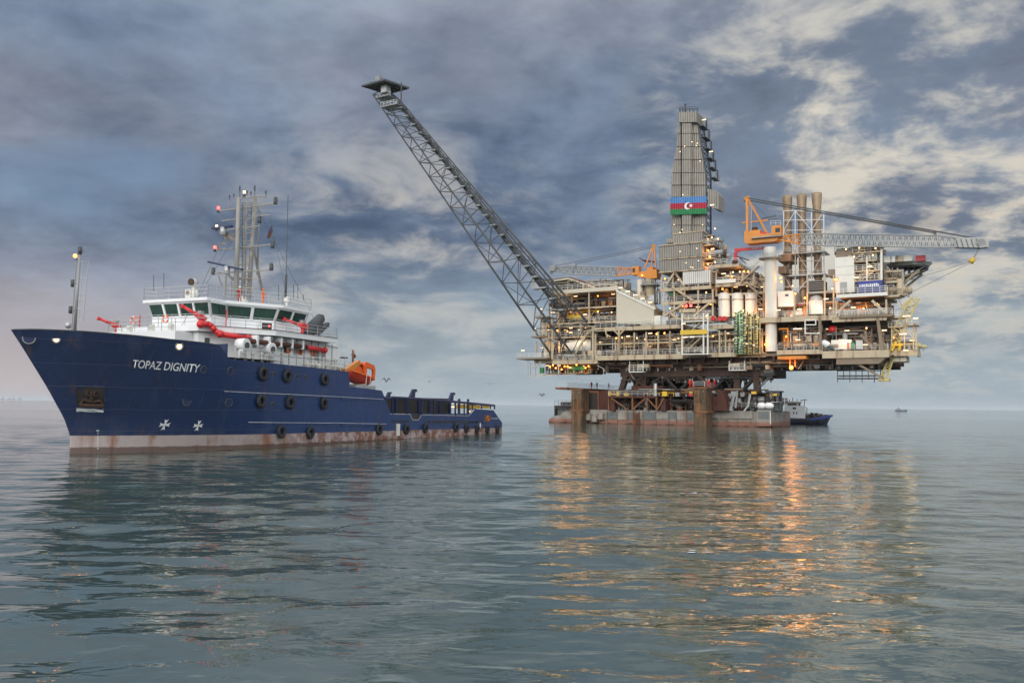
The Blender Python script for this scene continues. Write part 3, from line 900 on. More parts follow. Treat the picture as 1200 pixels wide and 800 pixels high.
mb = MBm('red'); p = sxz(163.5, 384, 11.2); mb.bar((p.x, p.y, 10.5), (p.x, p.y, 12.3), .07, 6); p = sxz(261.5, 389, 15.2); mb.bar((p.x, p.y - .3, ZB), (p.x, p.y - .3, ZB + 1.9), .06, 6)
mb.build('hydrant_pipe', ship)
# name/number plate of small grey lettering on the house front
mb = MBm('grey'); rn = random.Random(2); q0 = SF.atX(177, 386, 10.74); q1 = SF.atX(196.5, 386, 10.74); y_ = q0.y
while y_ > q1.y: mb.box((10.73, y_, q0.z - .10), (10.79, y_ - rn.uniform(.04, .10), q0.z + rn.uniform(.02, .10))); y_ -= .16
mb.build('registry_lettering', hs)
# funnel casing at the after end with blue flag emblem and slanting uptakes
mb = MBm('white'); a = SF.atY(371.5, 392, -5.0); b = SF.atY(383, 404, -5.0)
mb.box((a.x, -5.0, ZB - 1), (b.x, -3.0, a.z)); mb.build('funnel_casing', ship)
mb = MBm('blue'); p = [SF.atY(*q, -5.03) for q in ((371.5, 391.6), (376.5, 393.4), (373.8, 402))]
mb.add([(q.x, -5.03, q.z) for q in p] + [(q.x, -5.0, q.z) for q in p], [(0, 2, 1), (3, 4, 5), (0, 1, 4, 3), (1, 2, 5, 4), (2, 0, 3, 5)])
mb.build('funnel_emblem', ship)
for (x0, y0, x1, y1, r_) in ((357, 391, 375.5, 373, .62), (366, 391, 375.5, 382, .3), (370, 391, 382.5, 381, .38)):
    a = SF.atY(x0, y0, -3.5); b = SF.atY(x1, y1, -3.5); mb = MBm('dgrey'); dd = (b - a).normalized()
    mb.bar(a, b, r_, 14, r2=r_ * .9)
    mb.m('dgrey').bar(b - dd * .05, b + dd * .5, r_ * .92, 14, r2=r_ * .35)
    mb.build('exhaust_uptake', ship)
mb = MBm('lgrey')
for k in range(4): 
    p = SF.atY(384 + k * 1.3, 405 + k * 6, -4.6); mb.box((p.x, p.y, p.z - .35), (p.x + .5, p.y + .5, p.z + .25))
p = SF.atY(386, 430, -4.6); q = SF.atY(386, 392, -4.6); mb.bar(p, q, .06, 4); mb.bar(p + Vector((.5, 0, 0)), q + Vector((.5, 0, 0)), .06, 4)
mb.build('vertical_ladder', ship)
# searchlight and compass on the wheelhouse roof
zR = zW1 + .16
p = sxz(226.5, 348, 14.6)
mb = MBm('offwhite'); mb.bar((p.x, p.y, zR), (p.x, p.y, zR + 1.35), .18, 10); mb.box((p.x - .3, p.y + .1, zR), (p.x + .3, p.y + .75, zR + 1.1))
mb.m('lgrey').ball((p.x, p.y, zR + 1.75), .42, 14, 8); mb.m('brown').bar((p.x - .45, p.y, zR + 1.78), (p.x - .3, p.y, zR + 1.78), .34, 14)
mb.m('creamd').bar((p.x - .35, p.y + .42, zR + .75), (p.x - .25, p.y + .42, zR + .75), .22, 12)
mb.build('searchlight', ship)
# ---- main mast
def mp(px, py, s=20.5): return sxz(px, py, s)
mast = MBm('masts')
A0, A1 = mp(276.5, 350, 19.6), mp(279.6, 231.5, 19.6); B0, B1 = mp(291.2, 351, 20.8), mp(299, 231.5, 20.8)
C0, C1 = mp(308, 344, 23.5), mp(297, 290, 21.3)
mast.bar(A0, A1, .26, 10, r2=.20); mast.bar(B0, B1, .25, 10, r2=.19); mast.bar(C0, C1, .14, 8)
D0, D1 = mp(286, 350, 21.5), mp(289.5, 236, 21.5); mast.bar(D0, D1, .10, 8); E0, E1 = mp(301.5, 322, 21.8), mp(304.5, 234, 21.8); mast.bar(E0, E1, .09, 8)
mm = None
def yard(x0, y0, x1, y1, r_=.075, s=20.2): mast.bar(mp(x0, y0, s), mp(x1, y1, s), r_, 6)
yard(277, 232, 312, 230); yard(256, 247.5, 325, 238); yard(254, 293, 319, 286.5); yard(250, 320.5, 317, 316); yard(262, 270, 303, 265); yard(260, 259, 276, 257)
yard(300, 253.5, 316, 252); yard(268, 325, 304, 327); yard(266, 337, 299, 338); yard(259, 294, 258, 285); yard(258, 285, 266, 286)
yard(256, 323, 260, 335); yard(265, 318, 263, 348, .12); yard(271, 330, 270, 350, .1)
for y_ in range(238, 346, 9): yard(277.5, y_, 297 - (y_ - 238) * .04, y_ - 1, .035, 20.3)
for k in range(13):
    y0_, y1_ = 238 + k * 8.3, 246 + k * 8.3; f_ = lambda y: 297.5 - (y - 238) * .055; g_ = lambda y: 279.3 - (y - 238) * .02
    mast.bar(mp(g_(y0_), y0_, 20.2), mp(f_(y1_), y1_, 20.2), .03, 4) if k % 2 else mast.bar(mp(f_(y0_), y0_, 20.2), mp(g_(y1_), y1_, 20.2), .03, 4)
    mast.bar(mp(g_(y0_) + 7, y0_, 22), mp(g_(y0_) + 7, y1_, 22), .07, 5); mast.bar(mp(302, y0_ + 2, 21.5), mp(305.5 - k * .1, y0_ + 2, 21.5), .04, 4)
for k in range(26):
    y_ = 240 + k * 4.2; mast.bar(mp(283.5, y_, 21.4), mp(290, y_, 21.4), .02, 4)
mast.m('dgrey').bar(mp(283.3, 345, 21.4), mp(284.6, 238, 21.4), .035, 4); mast.bar(mp(294, 345, 21.4), mp(294.5, 238, 21.4), .035, 4)
for x_, y0, y1 in ((281, 232, 217.5), (298.5, 231, 217), (269, 235, 228.5), (274, 232, 227), (311.5, 231, 223), (294, 231, 224), (289.5, 229, 223)):
    mast.m('dgrey').bar(mp(x_, y0), mp(x_, y1), .04, 5); mast.bar(mp(x_, y0 - (y0 - y1) * .55), mp(x_, y1 + 1), .09, 6)
mast.m('masts')
yard(311, 231, 305, 230); yard(269, 235, 267, 244, .05)
mst = mast.build('mast', ship)
for x_, y_, m_ in ((256, 244, 'lampr'), (251.8, 290, 'lampr'), (286.3, 225.5, 'lampt'), (254, 265.5, 'lampt')):
    p = mp(x_, y_, 20.2); mb = MBm('dgrey'); mb.bar(p + Vector((0, 0, -.45)), p + Vector((0, 0, -.15)), .15, 8); mb.bar(p + Vector((0, 0, .17)), p + Vector((0, 0, .22)), .15, 8)
    mb.m(m_).bar(p + Vector((0, 0, -.15)), p + Vector((0, 0, .17)), .13, 10); mb.build('navigation_light', mst)
for x_, y_ in ((323, 236), (319.5, 287.5), (318, 313.5), (250, 318.5), (304, 258)):
    p = mp(x_, y_, 20.2); mb = MBm('dgrey'); mb.bar(p - Vector((0, 0, .3)), p + Vector((0, 0, .25)), .2, 8); mb.ball(p + Vector((0, 0, .3)), .2, 8, 5); mb.build('floodlight', mst)
for x0, y0, x1, y1, w_ in ((249, 268, 272, 265, .3), (244.5, 307, 284, 316, .34)):
    mb = MBm('navy'); a, b = mp(x0, y0, 18.9), mp(x1, y1, 18.9); mb.bar(a, b, w_ * .75, 4, squash=.55)
    mb.m('lgrey'); cm = a.lerp(b, .55); mb.bar(cm - Vector((0, 0, .8)), cm, .3, 10); mb.bar(cm - Vector((0, 0, .8)), cm + Vector((1.0, 0, -1.3)), .16, 6)
    mb.build('radar_scanner', mst)
mb = MBm('creamd'); mb.bar(mp(258, 272, 19.2), mp(276, 281, 19.6), .18, 4); mb.bar(mp(258, 272, 19.2), mp(276, 275, 19.6), .08, 4); mb.build('mast_bracket', mst)
# whip aerials
mb = MBm('dgrey'); zR2 = zR
mb.bar(mp(334.5, 348, 22.5), mp(335.5, 322, 22.5), .12, 8); mb.bar(mp(335.5, 322, 22.5), mp(337.5, 229, 22.5), .035, 5)
for x_, y0, y1, s_ in ((326.5, 352, 334, 21), (344, 350, 333, 23.5), (349, 350, 333, 24.5), (355.5, 352, 345, 25), (192, 338, 320, 14.5), (180, 340, 322, 14)):
    mb.bar(mp(x_, y0, s_), mp(x_, y1, s_), .035, 5)
mb.bar(mp(316, 252, 20.5), mp(334, 338, 22), .015, 4)
mb.build('whip_aerial', ship)
# life rings, lockers, stowed gear and cables round the bridge
for x_, y_, z_ in ((10.32, 4.6, ZB + .65), (10.32, .8, ZB + .65)):
    mb = MBm('lifeorange'); mb.torus((x_, y_, z_), (1, 0, 0), .30, .075, 18, 6); mb.m('white')
    for k in range(4): a = k * math.pi / 2; mb.bar((x_ - .01, y_ + .23 * math.cos(a), z_ + .23 * math.sin(a)), (x_ - .01, y_ + .38 * math.cos(a), z_ + .38 * math.sin(a)), .085, 4)
    mb.build('life_ring', ship)
for px in (338, 352, 367):
    c = SF.atY(px, 414, -5.72); mb = MBm('lifeorange'); mb.torus((c.x, -5.72, 9.4), (0, 1, 0), .30, .075, 18, 6); mb.build('life_ring', ship)
mb = MBm('grey')
for k in range(9): s_ = 17.6 + k * 1.25; mb.box((s_, -5.66, 8.0), (s_ + .09, -5.60, ZB - .52))
for z_ in (8.7, 10.2): mb.box((17.2, -5.68, z_), (28.8, -5.62, z_ + .05))
mb.m('dgrey')
for s_ in (19.3, 21.8, 24.3): mb.box((s_, -5.65, 9.0), (s_ + .5, -5.602, 9.6))
mb.build('wall_stiffener', hs)
for k, (y_, z_) in enumerate(((4.9, 9.2), (2.6, 9.2), (.6, 9.2), (-1.6, 9.2))):
    mb = MBm('lgrey'); mb.box((8.52, y_ - .24, z_ - .24), (8.6, y_ + .24, z_ + .24)); mb.m('glassd').box((8.50, y_ - .17, z_ - .17), (8.519, y_ + .17, z_ + .17)); mb.build('window', ship)
mb = MBm('dgrey')
for i in range(4):
    a0, b0 = Vector((*lo[i], zWs)), Vector((*lo[(i + 1) % nwl], zWs)); a1, b1 = Vector((*hi_[i], zWt)), Vector((*hi_[(i + 1) % nwl], zWt))
    for k in range(nw[i]):
        t = (k + .5) / nw[i]; p, q = a0.lerp(b0, t + .12 / nw[i]), a1.lerp(b1, t); n_ = (b0 - a0).cross(a1 - a0).normalized() * .07
        n_ = n_ if (p + n_ - Vector((19, 0, 12))).length > (p - Vector((19, 0, 12))).length else -n_
        mb.bar(q + n_, q.lerp(p, .6) + n_, .018, 4)
mb.build('window_wiper', whs)
mb = MBm('offwhite'); rn = random.Random(8)
for k in range(7):
    s_ = rn.uniform(15, 25); y_ = rn.uniform(-2.6, 3.4); mb.m(rn.choice(['offwhite', 'lgrey', 'grey'])).box((s_, y_, zR), (s_ + rn.uniform(.3, .9), y_ + rn.uniform(.3, .9), zR + rn.uniform(.3, .9)))
for s_, y_, r_ in ((16.5, 3.2, .42), (23.6, -2.6, .34), (23, 2.5, .5)): mb.m('offwhite').bar((s_, y_, zR), (s_, y_, zR + .7), .1, 6); mb.ball((s_, y_, zR + 1.0), r_, 14, 9)
mb.build('roof_equipment', ship)
mb = MBm('dgrey')
for (a, b) in ((mp(297, 240, 21), (11, 0, 10.5)), (mp(300, 240, 21), SF.atY(384, 405, -4)), (mp(279, 240, 20), mp(232, 345, 15))): mb.bar(a, b, .018, 4)
mb.build('mast_stay', ship)
# small flag hanging from the halyard
mb = MBm('dgrey'); fq = [mp(*q, 20.8) for q in ((318, 264.5), (319.5, 270), (316.5, 279), (313, 279.5), (314.5, 272))]
mb.m('navy').add([fq[0], fq[1], fq[4]], [(0, 1, 2)]); mb.m('redrust').add([fq[4], fq[1], fq[2], fq[3]], [(0, 1, 2, 3)])
fl = mb.build('signal_flag', None); fl.matrix_world = Matrix.Translation(SF.o) @ Matrix.Rotation(SF.rz, 4, 'Z')
sol = fl.modifiers.new('thick', 'SOLIDIFY'); sol.thickness = .03
tag(fl, 'small dark signal flag hanging from the halyard of the ship mast', 'flag')
# ---- fore mast
mb = MBm('grey'); s_f = 2.2
def fm(px, py): return SF.atX(px, py, s_f)
mb.bar(fm(87.5, 388), fm(93.8, 296), .13, 8, r2=.09); mb.bar(fm(84, 388), fm(89.5, 305), .05, 6)
mb.m('lgrey').bar(fm(97.5, 375), fm(104, 306), .03, 4); mb.bar(fm(92, 375), fm(97, 306), .03, 4)
for y_ in (306, 325, 343, 350, 361, 374): mb.bar(fm(91 - (y_ - 340) * .05, y_), fm(100.5 - (y_ - 340) * .06, y_ + .5), .025, 4)
for y_ in range(310, 386, 4): mb.bar(fm(85 + (388 - y_) * .06, y_), fm(88.3 + (388 - y_) * .06, y_), .02, 4)
mb.m('dgrey')
for x_, y_ in ((85.5, 332), (83, 363), (93.8, 293.5)):
    p = fm(x_, y_); mb.bar(p - Vector((0, 0, .3)), p + Vector((0, 0, .3)), .17, 8); mb.bar(p, fm(x_ + 5, y_ + 1), .04, 4)
p = fm(80, 381); mb.m('lgrey').ball(p, .28, 10, 6); mb.bar(p, p - Vector((0, 0, .8)), .09, 6)
mb.m('dgrey').bar(fm(88, 304.5), fm(93, 304), .05, 4)
mb.m('lampo').ball(fm(88, 299.8), .16, 10, 6)
mb.build('fore_mast', ship)
mb = MBm('white'); a = sxz(104, 383, 10.8)
mb.box((8.6, 6.0, 8), (10.75, -2.0, 10.45)); mb.build('forecastle_house', ship)
mb = MBm('lgrey'); mb.rail([(8.7, -1.9, 10.45), (8.7, 5.9, 10.45), (10.7, 5.9, 10.45)], 1.1, 1.5, .03, 3); mb.build('railing', ship)
mb = MBm('offwhite')
for yy in (3.6, 1.0, -1.2):
    mb.box((8.9, yy, 10.45), (9.3, yy + .35, 11.1))
mb.build('deck_locker', ship)

# ---- tyre fenders
ftyres = [(307, 438, .64, 'high'), (335.3, 440.5, .62, 0), (379.3, 444.6, .60, 0), (304.5, 470, .62, 0), (338.6, 471.5, .62, 0), (378.5, 472.5, .60, 0),
          (328, 505.5, .62, 1), (362.3, 507, .60, 1), (443, 503, .62, 1), (475, 503, .60, 1), (497.5, 501.5, .60, 1), (533.5, 501, .60, 1), (545.6, 502, .58, 1), (558.3, 502.8, .58, 1), (570, 503, .58, 1), (582, 502.5, .58, 1)]
names = ['upper row tyre fender nearest the ship name on the navy hull', 'upper row tyre fender, second along the navy hull', 'upper row tyre fender near the end of the raised navy hull',
         'lower row tyre fender below the one nearest the ship name', 'lower row tyre fender, middle one of three on the navy hull', 'lower row tyre fender under the last raised hull fender',
         'soot black fender on the waterline above rust streaks amidships', 'soot black fender alone on the faded waterline amidships', 'fender on the waterline below the orange rescue boat',
         'fender at the waterline beside the white rust stain on the hull', 'third fender from the rescue boat along the open cargo deck', 'fender under the yellow part of the stern cargo rail',
         'fender next to the one under the yellow stern rail', 'third fender from the stern corner of the ship', 'second fender from the stern corner of the ship', 'fender wrapped at the very stern corner of the blue ship']
for (px, py, r_, _), nm in zip(ftyres, names):
    c = hull_hit(px, py); t = empty('fender_tyre'); 
    t.location = SF.world((c.x, c.y - .16, c.z)); t.rotation_euler = (random.uniform(-.12, .05), random.uniform(-.3, .3), SF.rz + random.uniform(-.08, .08))
    tag(t, nm, 'fender', 'tyre fenders hung on the supply ship hull')
    mb = MBm('rubber'); mb.torus((0, 0, 0), (0, 1, 0), r_ * .72, r_ * .30, 22, 10)
    for k in range(14):
        a = 2 * math.pi * (k + random.uniform(-.2, .2)) / 14; mb.box((math.cos(a) * r_ * 1.0 - .03, -.07, math.sin(a) * r_ * 1.0 - .03), (math.cos(a) * r_ * 1.0 + .03, .07, math.sin(a) * r_ * 1.0 + .03))
    mb.build('tyre', t)
    mb = MBm('dgrey'); mb.bar((-.2, 0, r_ * .8), (-.35, .12, r_ * 1.6), .03, 5); mb.bar((.2, 0, r_ * .8), (.35, .12, r_ * 1.6), .03, 5)
    mb.build('chain', t)
# ---- rescue boat on its cradle and the crane
yB = -4.6
def rb(px, py, y=yB): return SF.atY(px, py, y)
boat = empty('rescue_boat'); b0 = rb(409.5, 446); b1 = rb(443.5, 450); bc = (b0 + b1) / 2
boat.location = SF.world((bc.x, yB + 1.1, bc.z - .25)); boat.rotation_euler = (random.uniform(-.12, .05), random.uniform(-.3, .3), SF.rz + random.uniform(-.08, .08))
tag(boat, 'bright orange rescue boat with arch stowed behind the bridge of the ship', 'rescue boat')
Lb = (b1.x - b0.x) * 1.0; hb_ = Lb / 2
mb = MBm('lifered'); mb.smooth = True; vs = []; fs = []; n = 16; secs = []
for i in range(n + 1):
    u = i / n; s_ = -hb_ + Lb * u; w_ = 1.15 * min(1, (1 - u) * 4 + .0) ** .6 if u > .75 else 1.15 * (0.85 + .15 * min(1, u * 4)); w_ = max(w_, .04)
    keel = .0 + (max(0, u - .7) / .3) ** 2 * .7; gun = 1.0 + .12 * u
    vs += [(s_, -w_, gun), (s_, -w_ * .88, .45 + keel * .4), (s_, 0, keel), (s_, w_ * .88, .45 + keel * .4), (s_, w_, gun)]
for i in range(n):
    for j in range(4): a = i * 5 + j; fs.append((a, a + 1, a + 6, a + 5))
fs.append((0, 4, 3, 2, 1)); mb.add(vs, fs)
mb.smooth = False; mb.m('lifeorange')
for i in range(n):
    for j in (0, 4): mb.bar(vs[i * 5 + j], vs[(i + 1) * 5 + j], .13, 8)
mb.m('dgrey').add([(v_[0], v_[1] * .95, v_[2] - .25) for i, v_ in enumerate(vs) if i % 5 == 0] + [(v_[0], v_[1] * .95, v_[2] - .25) for i, v_ in enumerate(vs) if i % 5 == 4], [(i, i + 1, n + 2 + i, n + 1 + i) for i in range(n)])
mb.build('boat_hull', boat)
mb = MBm('lifeorange'); mb.prism([(-hb_ + .4, .9), (hb_ * .05, .9), (hb_ * .05, 1.7), (-hb_ * .1, 2.1), (-hb_ * .45, 2.0), (-hb_ * .55, 1.6), (-hb_ + .4, 1.5)], 1, -.6, .6); mb.build('engine_housing', boat)
mb = MBm('lifeorange')
xa, xb = hb_ * .12, hb_ * .92
for yy in (-.75, .75):
    mb.prism([(xa, 1.0), (xa + .35, 1.0), (xa + .45, 2.2), (xb - .55, 2.2), (xb - .45, 1.0), (xb, 1.0), (xb, 2.4), (xb - .35, 2.8), (xa, 2.8), (xa - .3, 2.4)], 1, yy - .12, yy + .12)
mb.box((xa, -.75, 2.5), (xb - .35, .75, 2.7)); mb.build('roll_bar', boat)
mb = MBm('offwhite')
for xx in (-.1, .9): mb.box((xx, -1.3, -.1), (xx + .1, 1.3, .05)); mb.box((xx, -1.32, -.1), (xx + .1, -1.28, 1.05))
mb.build('lashing', boat)
mb = MBm('lgrey'); mb.box((bc.x - 2.2, yB - .2, 5.0), (bc.x + 2.2, yB + 2.4, bc.z - .35)); mb.build('boat_cradle', ship)
mb = MBm('orange'); a = rb(404, 435.5, -4.0); b = rb(420.5, 424, -4.0)
mb.bar(a, b, .5, 4, r2=.34); a2 = a - Vector((0, 0, 2.8)); mb.bar(a2, a, .4, 8)
mb.m('dgrey').bar(b, b - Vector((0, 0, 1.4)), .03, 4)
mb.build('deck_crane', ship)
mb = MBm('rust'); a = rb(413.5, 431, 0); b = rb(413.7, 410, 0); mb.bar(a, b, .13, 8); mb.bar(rb(413.6, 415, 0), rb(415.5, 418, 0), .25, 6); mb.m('lgrey').bar(rb(404, 432, -1), rb(404, 419, -1), .08, 6); mb.m('redrust').box(rb(402.5, 418, -1), rb(407.5, 420, -1) + Vector((0, .5, 0)))
mb.build('light_post', ship)
mb = MBm('offwhite'); mb.rail([(sheer[11][0] - 4.5, -HB + .2, ztop(sheer[11][0] - 4.5)), (sheer[11][0] - .3, -HB + .2, ztop(sheer[11][0] - .3))], 1.2, 1.2, .04, 3)
mb.build('railing', ship)
# ---- open cargo rail aft
yP = -HB
def cp(px, py, y=yP): return SF.atY(px, py, y)
mb = MBm('navy')
topl = [cp(450, 466), cp(455, 467), cp(460, 465.5), cp(492, 467.2), cp(530, 470.3), cp(560, 473), cp(579.5, 475)]
mb.tube(topl, .17, 6)
botl = [cp(457, 484.7), cp(493, 485.8), cp(535, 486.3)]
for x_, yt, yb_ in ((459.7, 465.5, 485), (476, 466.3, 485), (494, 467.5, 486), (508.5, 468.7, 486), (533.5, 470.7, 487)):
    mb.bar(cp(x_, yt), cp(x_, yb_), .13, 4)
for x_, yt, yb_ in ((544, 471.5, 487), (553.5, 472.5, 479), (564, 473.5, 479), (574.5, 474.5, 479), (579.5, 475, 479.5)):
    mb.bar(cp(x_, yt), cp(x_, yb_), .11, 4)
mb.build('cargo_rail', ship)
mb = MBm('lgrey')
mb.bar(cp(457, 484.7), cp(480.5, 485.2), .07, 4); mb.tube([cp(480.5, 485.2), cp(483, 491.5), cp(490, 492), cp(494, 485.8), cp(549, 487), cp(556, 479.5)], .07, 4)
mb.build('rail_cap', ship)
# solid bulwark below the rail, with its freeing ports, up-sweep to the stern
# stern quarter raised bulwark
q = [(549, 487), (556, 479), (578, 480.5), (588.3, 495), (588.3, 500), (549, 500)]
pts = [cp(*k) for k in q]
for sg in (1, -1):
    mb = MBm('hull'); mb.prism([(p.x if i not in (3, 4) else SLEN, p.z) for i, p in enumerate(pts)], 1, sg * (yP - .03), sg * (yP + .25)); mb.build('stern_bulwark', ship)
mb = MBm('dark')
x_ = 459
while x_ < 566:
    w_ = random.choice((3.5, 5, 6.5)); 
    if not 479 < x_ < 494:
        a = cp(x_, 492.3 + (x_ - 459) * .012); b = cp(min(x_ + w_, 566), 494.3 + (x_ - 459) * .012); mb.box((a.x, yP - .03, a.z), (b.x, yP + .02, b.z))
    x_ += w_ + random.choice((.7, 1.0, 1.4))
mb.box((cp(482.5, 488).x, yP - .025, cp(482, 485.4).z), (cp(492, 488).x, yP + .02, cp(486, 491).z))
mb.build('freeing_port', ship)
mb = MBm('rust'); a = cp(567.5, 486.5); b = cp(574.5, 493.5); mb.box((a.x, yP - .06, a.z), (b.x, yP + .02, b.z)); mb.m('orange').torus(((a.x + b.x) / 2, yP - .08, (a.z + b.z) / 2), (0, 1, 0), .35, .07, 12, 5); mb.build('stern_fairlead', ship)
text_on('stern_lettering', 'TOPAZ DIGNITY', [(575, 489.3), (584, 489.6), (584, 491.0), (575, 490.8)], lambda a, b: cp(a, b), 'frost', ship, 0, .06)
mb = MBm('frost'); a = cp(562.5, 498); 
mb.add([(a.x, yP - .05, a.z - .5), (a.x + .3, yP - .05, a.z), (a.x, yP - .05, a.z + .5), (a.x - .3, yP - .05, a.z)], [(0, 1, 2, 3)]); mb.build('thruster_mark', ship)
mb = MBm('frost'); a = cp(462, 496.5); b = cp(470, 510); mb.m('offwhite'); mb.box((a.x + .5, yP - .12, a.z), (b.x - .5, yP + .1, b.z)); mb.build('overboard_discharge', ship)
# inside of the cargo deck: far side rail, crash barrier, stowed gear
mb = MBm('navy')
yQ = HB - .2
mb.box((sC + 1, yQ - .2, 2.2), (SLEN - 1, yQ + .2, 4.0))
for k in range(14):
    s_ = sC + 1 + (SLEN - sC - 2) * k / 13; mb.bar((s_, yQ, 4), (s_, yQ, 5.2), .12, 4)
mb.bar((sC, yQ, 5.2), (SLEN - 1, yQ, 4.9), .15, 4)
for k in range(9):
    s_ = sC + 1 + (SLEN - sC - 10) * k / 8; mb.box((s_, -5.6, 2.2), (s_ + .25, -5.3, 5.0)); mb.box((s_, 5.3, 2.2), (s_ + .25, 5.6, 5.0))
mb.m('dark').box((sC, -5.25, 2.2), (SLEN - 14, -5.1, 5.0)); mb.box((sC, 5.1, 2.2), (SLEN - 12, 5.25, 4.8))
mb.build('crash_barrier', ship)
mb = MBm('dgrey'); random.seed(3)
for k in range(26):
    s_ = random.uniform(sC + 1, SLEN - 4); y_ = random.uniform(-4.8, 4.6); h_ = random.uniform(.8, 2.6)
    mb.m(random.choice(['dgrey', 'rust', 'grey', 'navy', 'offwhite', 'yellow', 'dark'])).box((s_, y_, 2.2), (s_ + random.uniform(.4, 1.8), y_ + random.uniform(.4, 1.6), 2.2 + h_))
mb.build('deck_gear', ship)
mb = MBm('yellow')
for x0 in (535.5, 545, 554.5, 565):
    a = cp(x0, 473 + (x0 - 535) * .05, -5.3); b = cp(x0 + 8, 478.5, -5.3); mb.box((a.x, -5.3, a.z - .1), (b.x, -5.2, b.z))
mb.m('yellow').bar(cp(534, 471.6, -5.4), cp(578, 475.4, -5.4), .1, 4)
mb.build('lit_yellow_barrier', ship)
for x_, y_ in ((477.5, 472.5), (521.5, 475.5), (530, 475.5), (551, 481)):
    a = cp(x_, y_, -5.0); mb = MBm('offwhite'); mb.box((a.x - .7, -5.15, a.z - .08), (a.x + .7, -4.95, a.z + .2)); mb.m('lampt').box((a.x - .6, -5.2, a.z - .2), (a.x + .6, -5.0, a.z - .082)); mb.build('deck_lamp', ship)
for x_, y_, k in ((455, 466, .55), (483, 467, .95), (528.5, 470, .95)):
    mb = MBm('navy'); a = cp(x_, y_, -6.9); mb.prism([(a.x - .9 * k, a.z - .1), (a.x + .5 * k, a.z - .1), (a.x + .7 * k, a.z + .9 * k), (a.x + 1.2 * k, a.z + .9 * k), (a.x + 1.1 * k, a.z + 1.25 * k), (a.x + .2 * k, a.z + 1.25 * k)], 1, -7.0, -6.7); mb.build('rail_horn', ship)
# ================================================================== THE OFFSHORE PLATFORM (topsides)
T_ = 0.60
o_ = ground(820, 190.0)
PF = Frame((o_.x, o_.y, 0), (1, -T_, 0))
plat = empty('offshore_platform', PF.o, PF.rz)
tag(plat, 'cream offshore oil platform lit by many lamps on a low barge', 'oil platform')
def L(px, py, w=0.0): return PF.atY(px, py, w)
def rect(px0, py0, px1, py1, w):
    """s0, s1, z0, z1 of a picture rectangle on the facade plane w"""
    xm, ym = (px0 + px1) / 2, (py0 + py1) / 2
    return L(px0, ym, w).x, L(px1, ym, w).x, L(xm, py1, w).z, L(xm, py0, w).z
def pbox(mb, px0, py0, px1, py1, w0, w1):
    s0_, s1_, z0, z1 = rect(px0, py0, px1, py1, w0); mb.box((s0_, w0, z0), (s1_, w1, z1)); return s0_, s1_, z0, z1
def part(name, m, px0, py0, px1, py1, w0, w1, par=None):
    mb = MBm(m); pbox(mb, px0, py0, px1, py1, w0, w1); return mb.build(name, par or plat)
lamps = []          # (position, kind)
def lamp(p, kind='w'): lamps.append((Vector(p), kind))
glow = []           # point lights
def clutter(mb, s0_, s1_, z0, z1, w0, w1, n, seed, pal=None, dense=1.0):
    rn = random.Random(seed)
    pal = pal or ['cream', 'cream', 'creamd', 'creamd', 'lgrey', 'grey', 'brown', 'dgrey', 'brown', 'dark']  # dark tones mixed in to colour the shade inside the storeys
    H = z1 - z0; n = int(n * 1.6)
    for k in range(n):
        mb.m(rn.choice(pal)); t = rn.random(); w = rn.uniform(w0, w1); s = rn.uniform(s0_, s1_)
        if t < .26:        # pipe run along the facade with drops
            l = rn.uniform(1.5, min(12, s1_ - s0_)); a = max(s0_, s - l / 2); b = min(s1_, s + l / 2); z = z0 + H * rn.uniform(.25, .95); r = rn.uniform(.06, .2)
            pts = [(a, w, z), (b, w, z)]
            if rn.random() < .6: pts.append((b, w, z0 + H * rn.uniform(0, .3)))
            if rn.random() < .4: pts.insert(0, (a, w, z0 + H * rn.uniform(0, .3)))
            mb.tube(pts, r, 6)
        elif t < .45:      # riser
            r = rn.uniform(.05, .17); mb.bar((s, w, z0), (s, w, z0 + H * rn.uniform(.5, 1)), r, 6)
        elif t < .55:      # horizontal vessel on saddles
            l = rn.uniform(1.5, 4); r = min(H * .25, rn.uniform(.35, .9)); zc = z0 + r + .5
            a = max(s0_ + r, s - l / 2); mb.lathe((a, w, zc), [(.02, -r * .5), (r * .7, -r * .3), (r, 0), (r, l), (r * .7, l + r * .3), (.02, l + r * .5)], 12, 'x')
            mb.m('grey').box((a + .3, w - r * .6, z0), (a + .6, w + r * .6, zc)); mb.box((a + l - .6, w - r * .6, z0), (a + l - .3, w + r * .6, zc))
        elif t < .63:      # upright vessel
            r = rn.uniform(.3, .7); h = H * rn.uniform(.45, .8); mb.lathe((s, w, z0), [(r, 0), (r, h - r * .4), (r * .6, h - r * .1), (.02, h)], 12)
        elif t < .80:      # skid, cabinet
            a = rn.uniform(.4, 1.5); h = min(H * .7, rn.uniform(.5, 2.2)); mb.box((s - a / 2, w, z0), (s + a / 2, w + rn.uniform(.4, 1.4), z0 + h))
            if rn.random() < .5: mb.m('lgrey').box((s - a / 2 - .1, w - .05, z0 + h), (s + a / 2 + .1, w + .9, z0 + h + .08))
        elif t < .90:      # cable tray
            l = rn.uniform(3, 10); z = z0 + H * rn.uniform(.7, .95); mb.box((max(s0_, s - l / 2), w, z), (min(s1_, s + l / 2), w + .5, z + .12))
        else:              # bracing
            s2 = s + rn.uniform(-2.5, 2.5); s2 = min(max(s2, s0_), s1_); mb.bar((s, w, z0), (s2, w, z1), rn.uniform(.07, .14), 4)
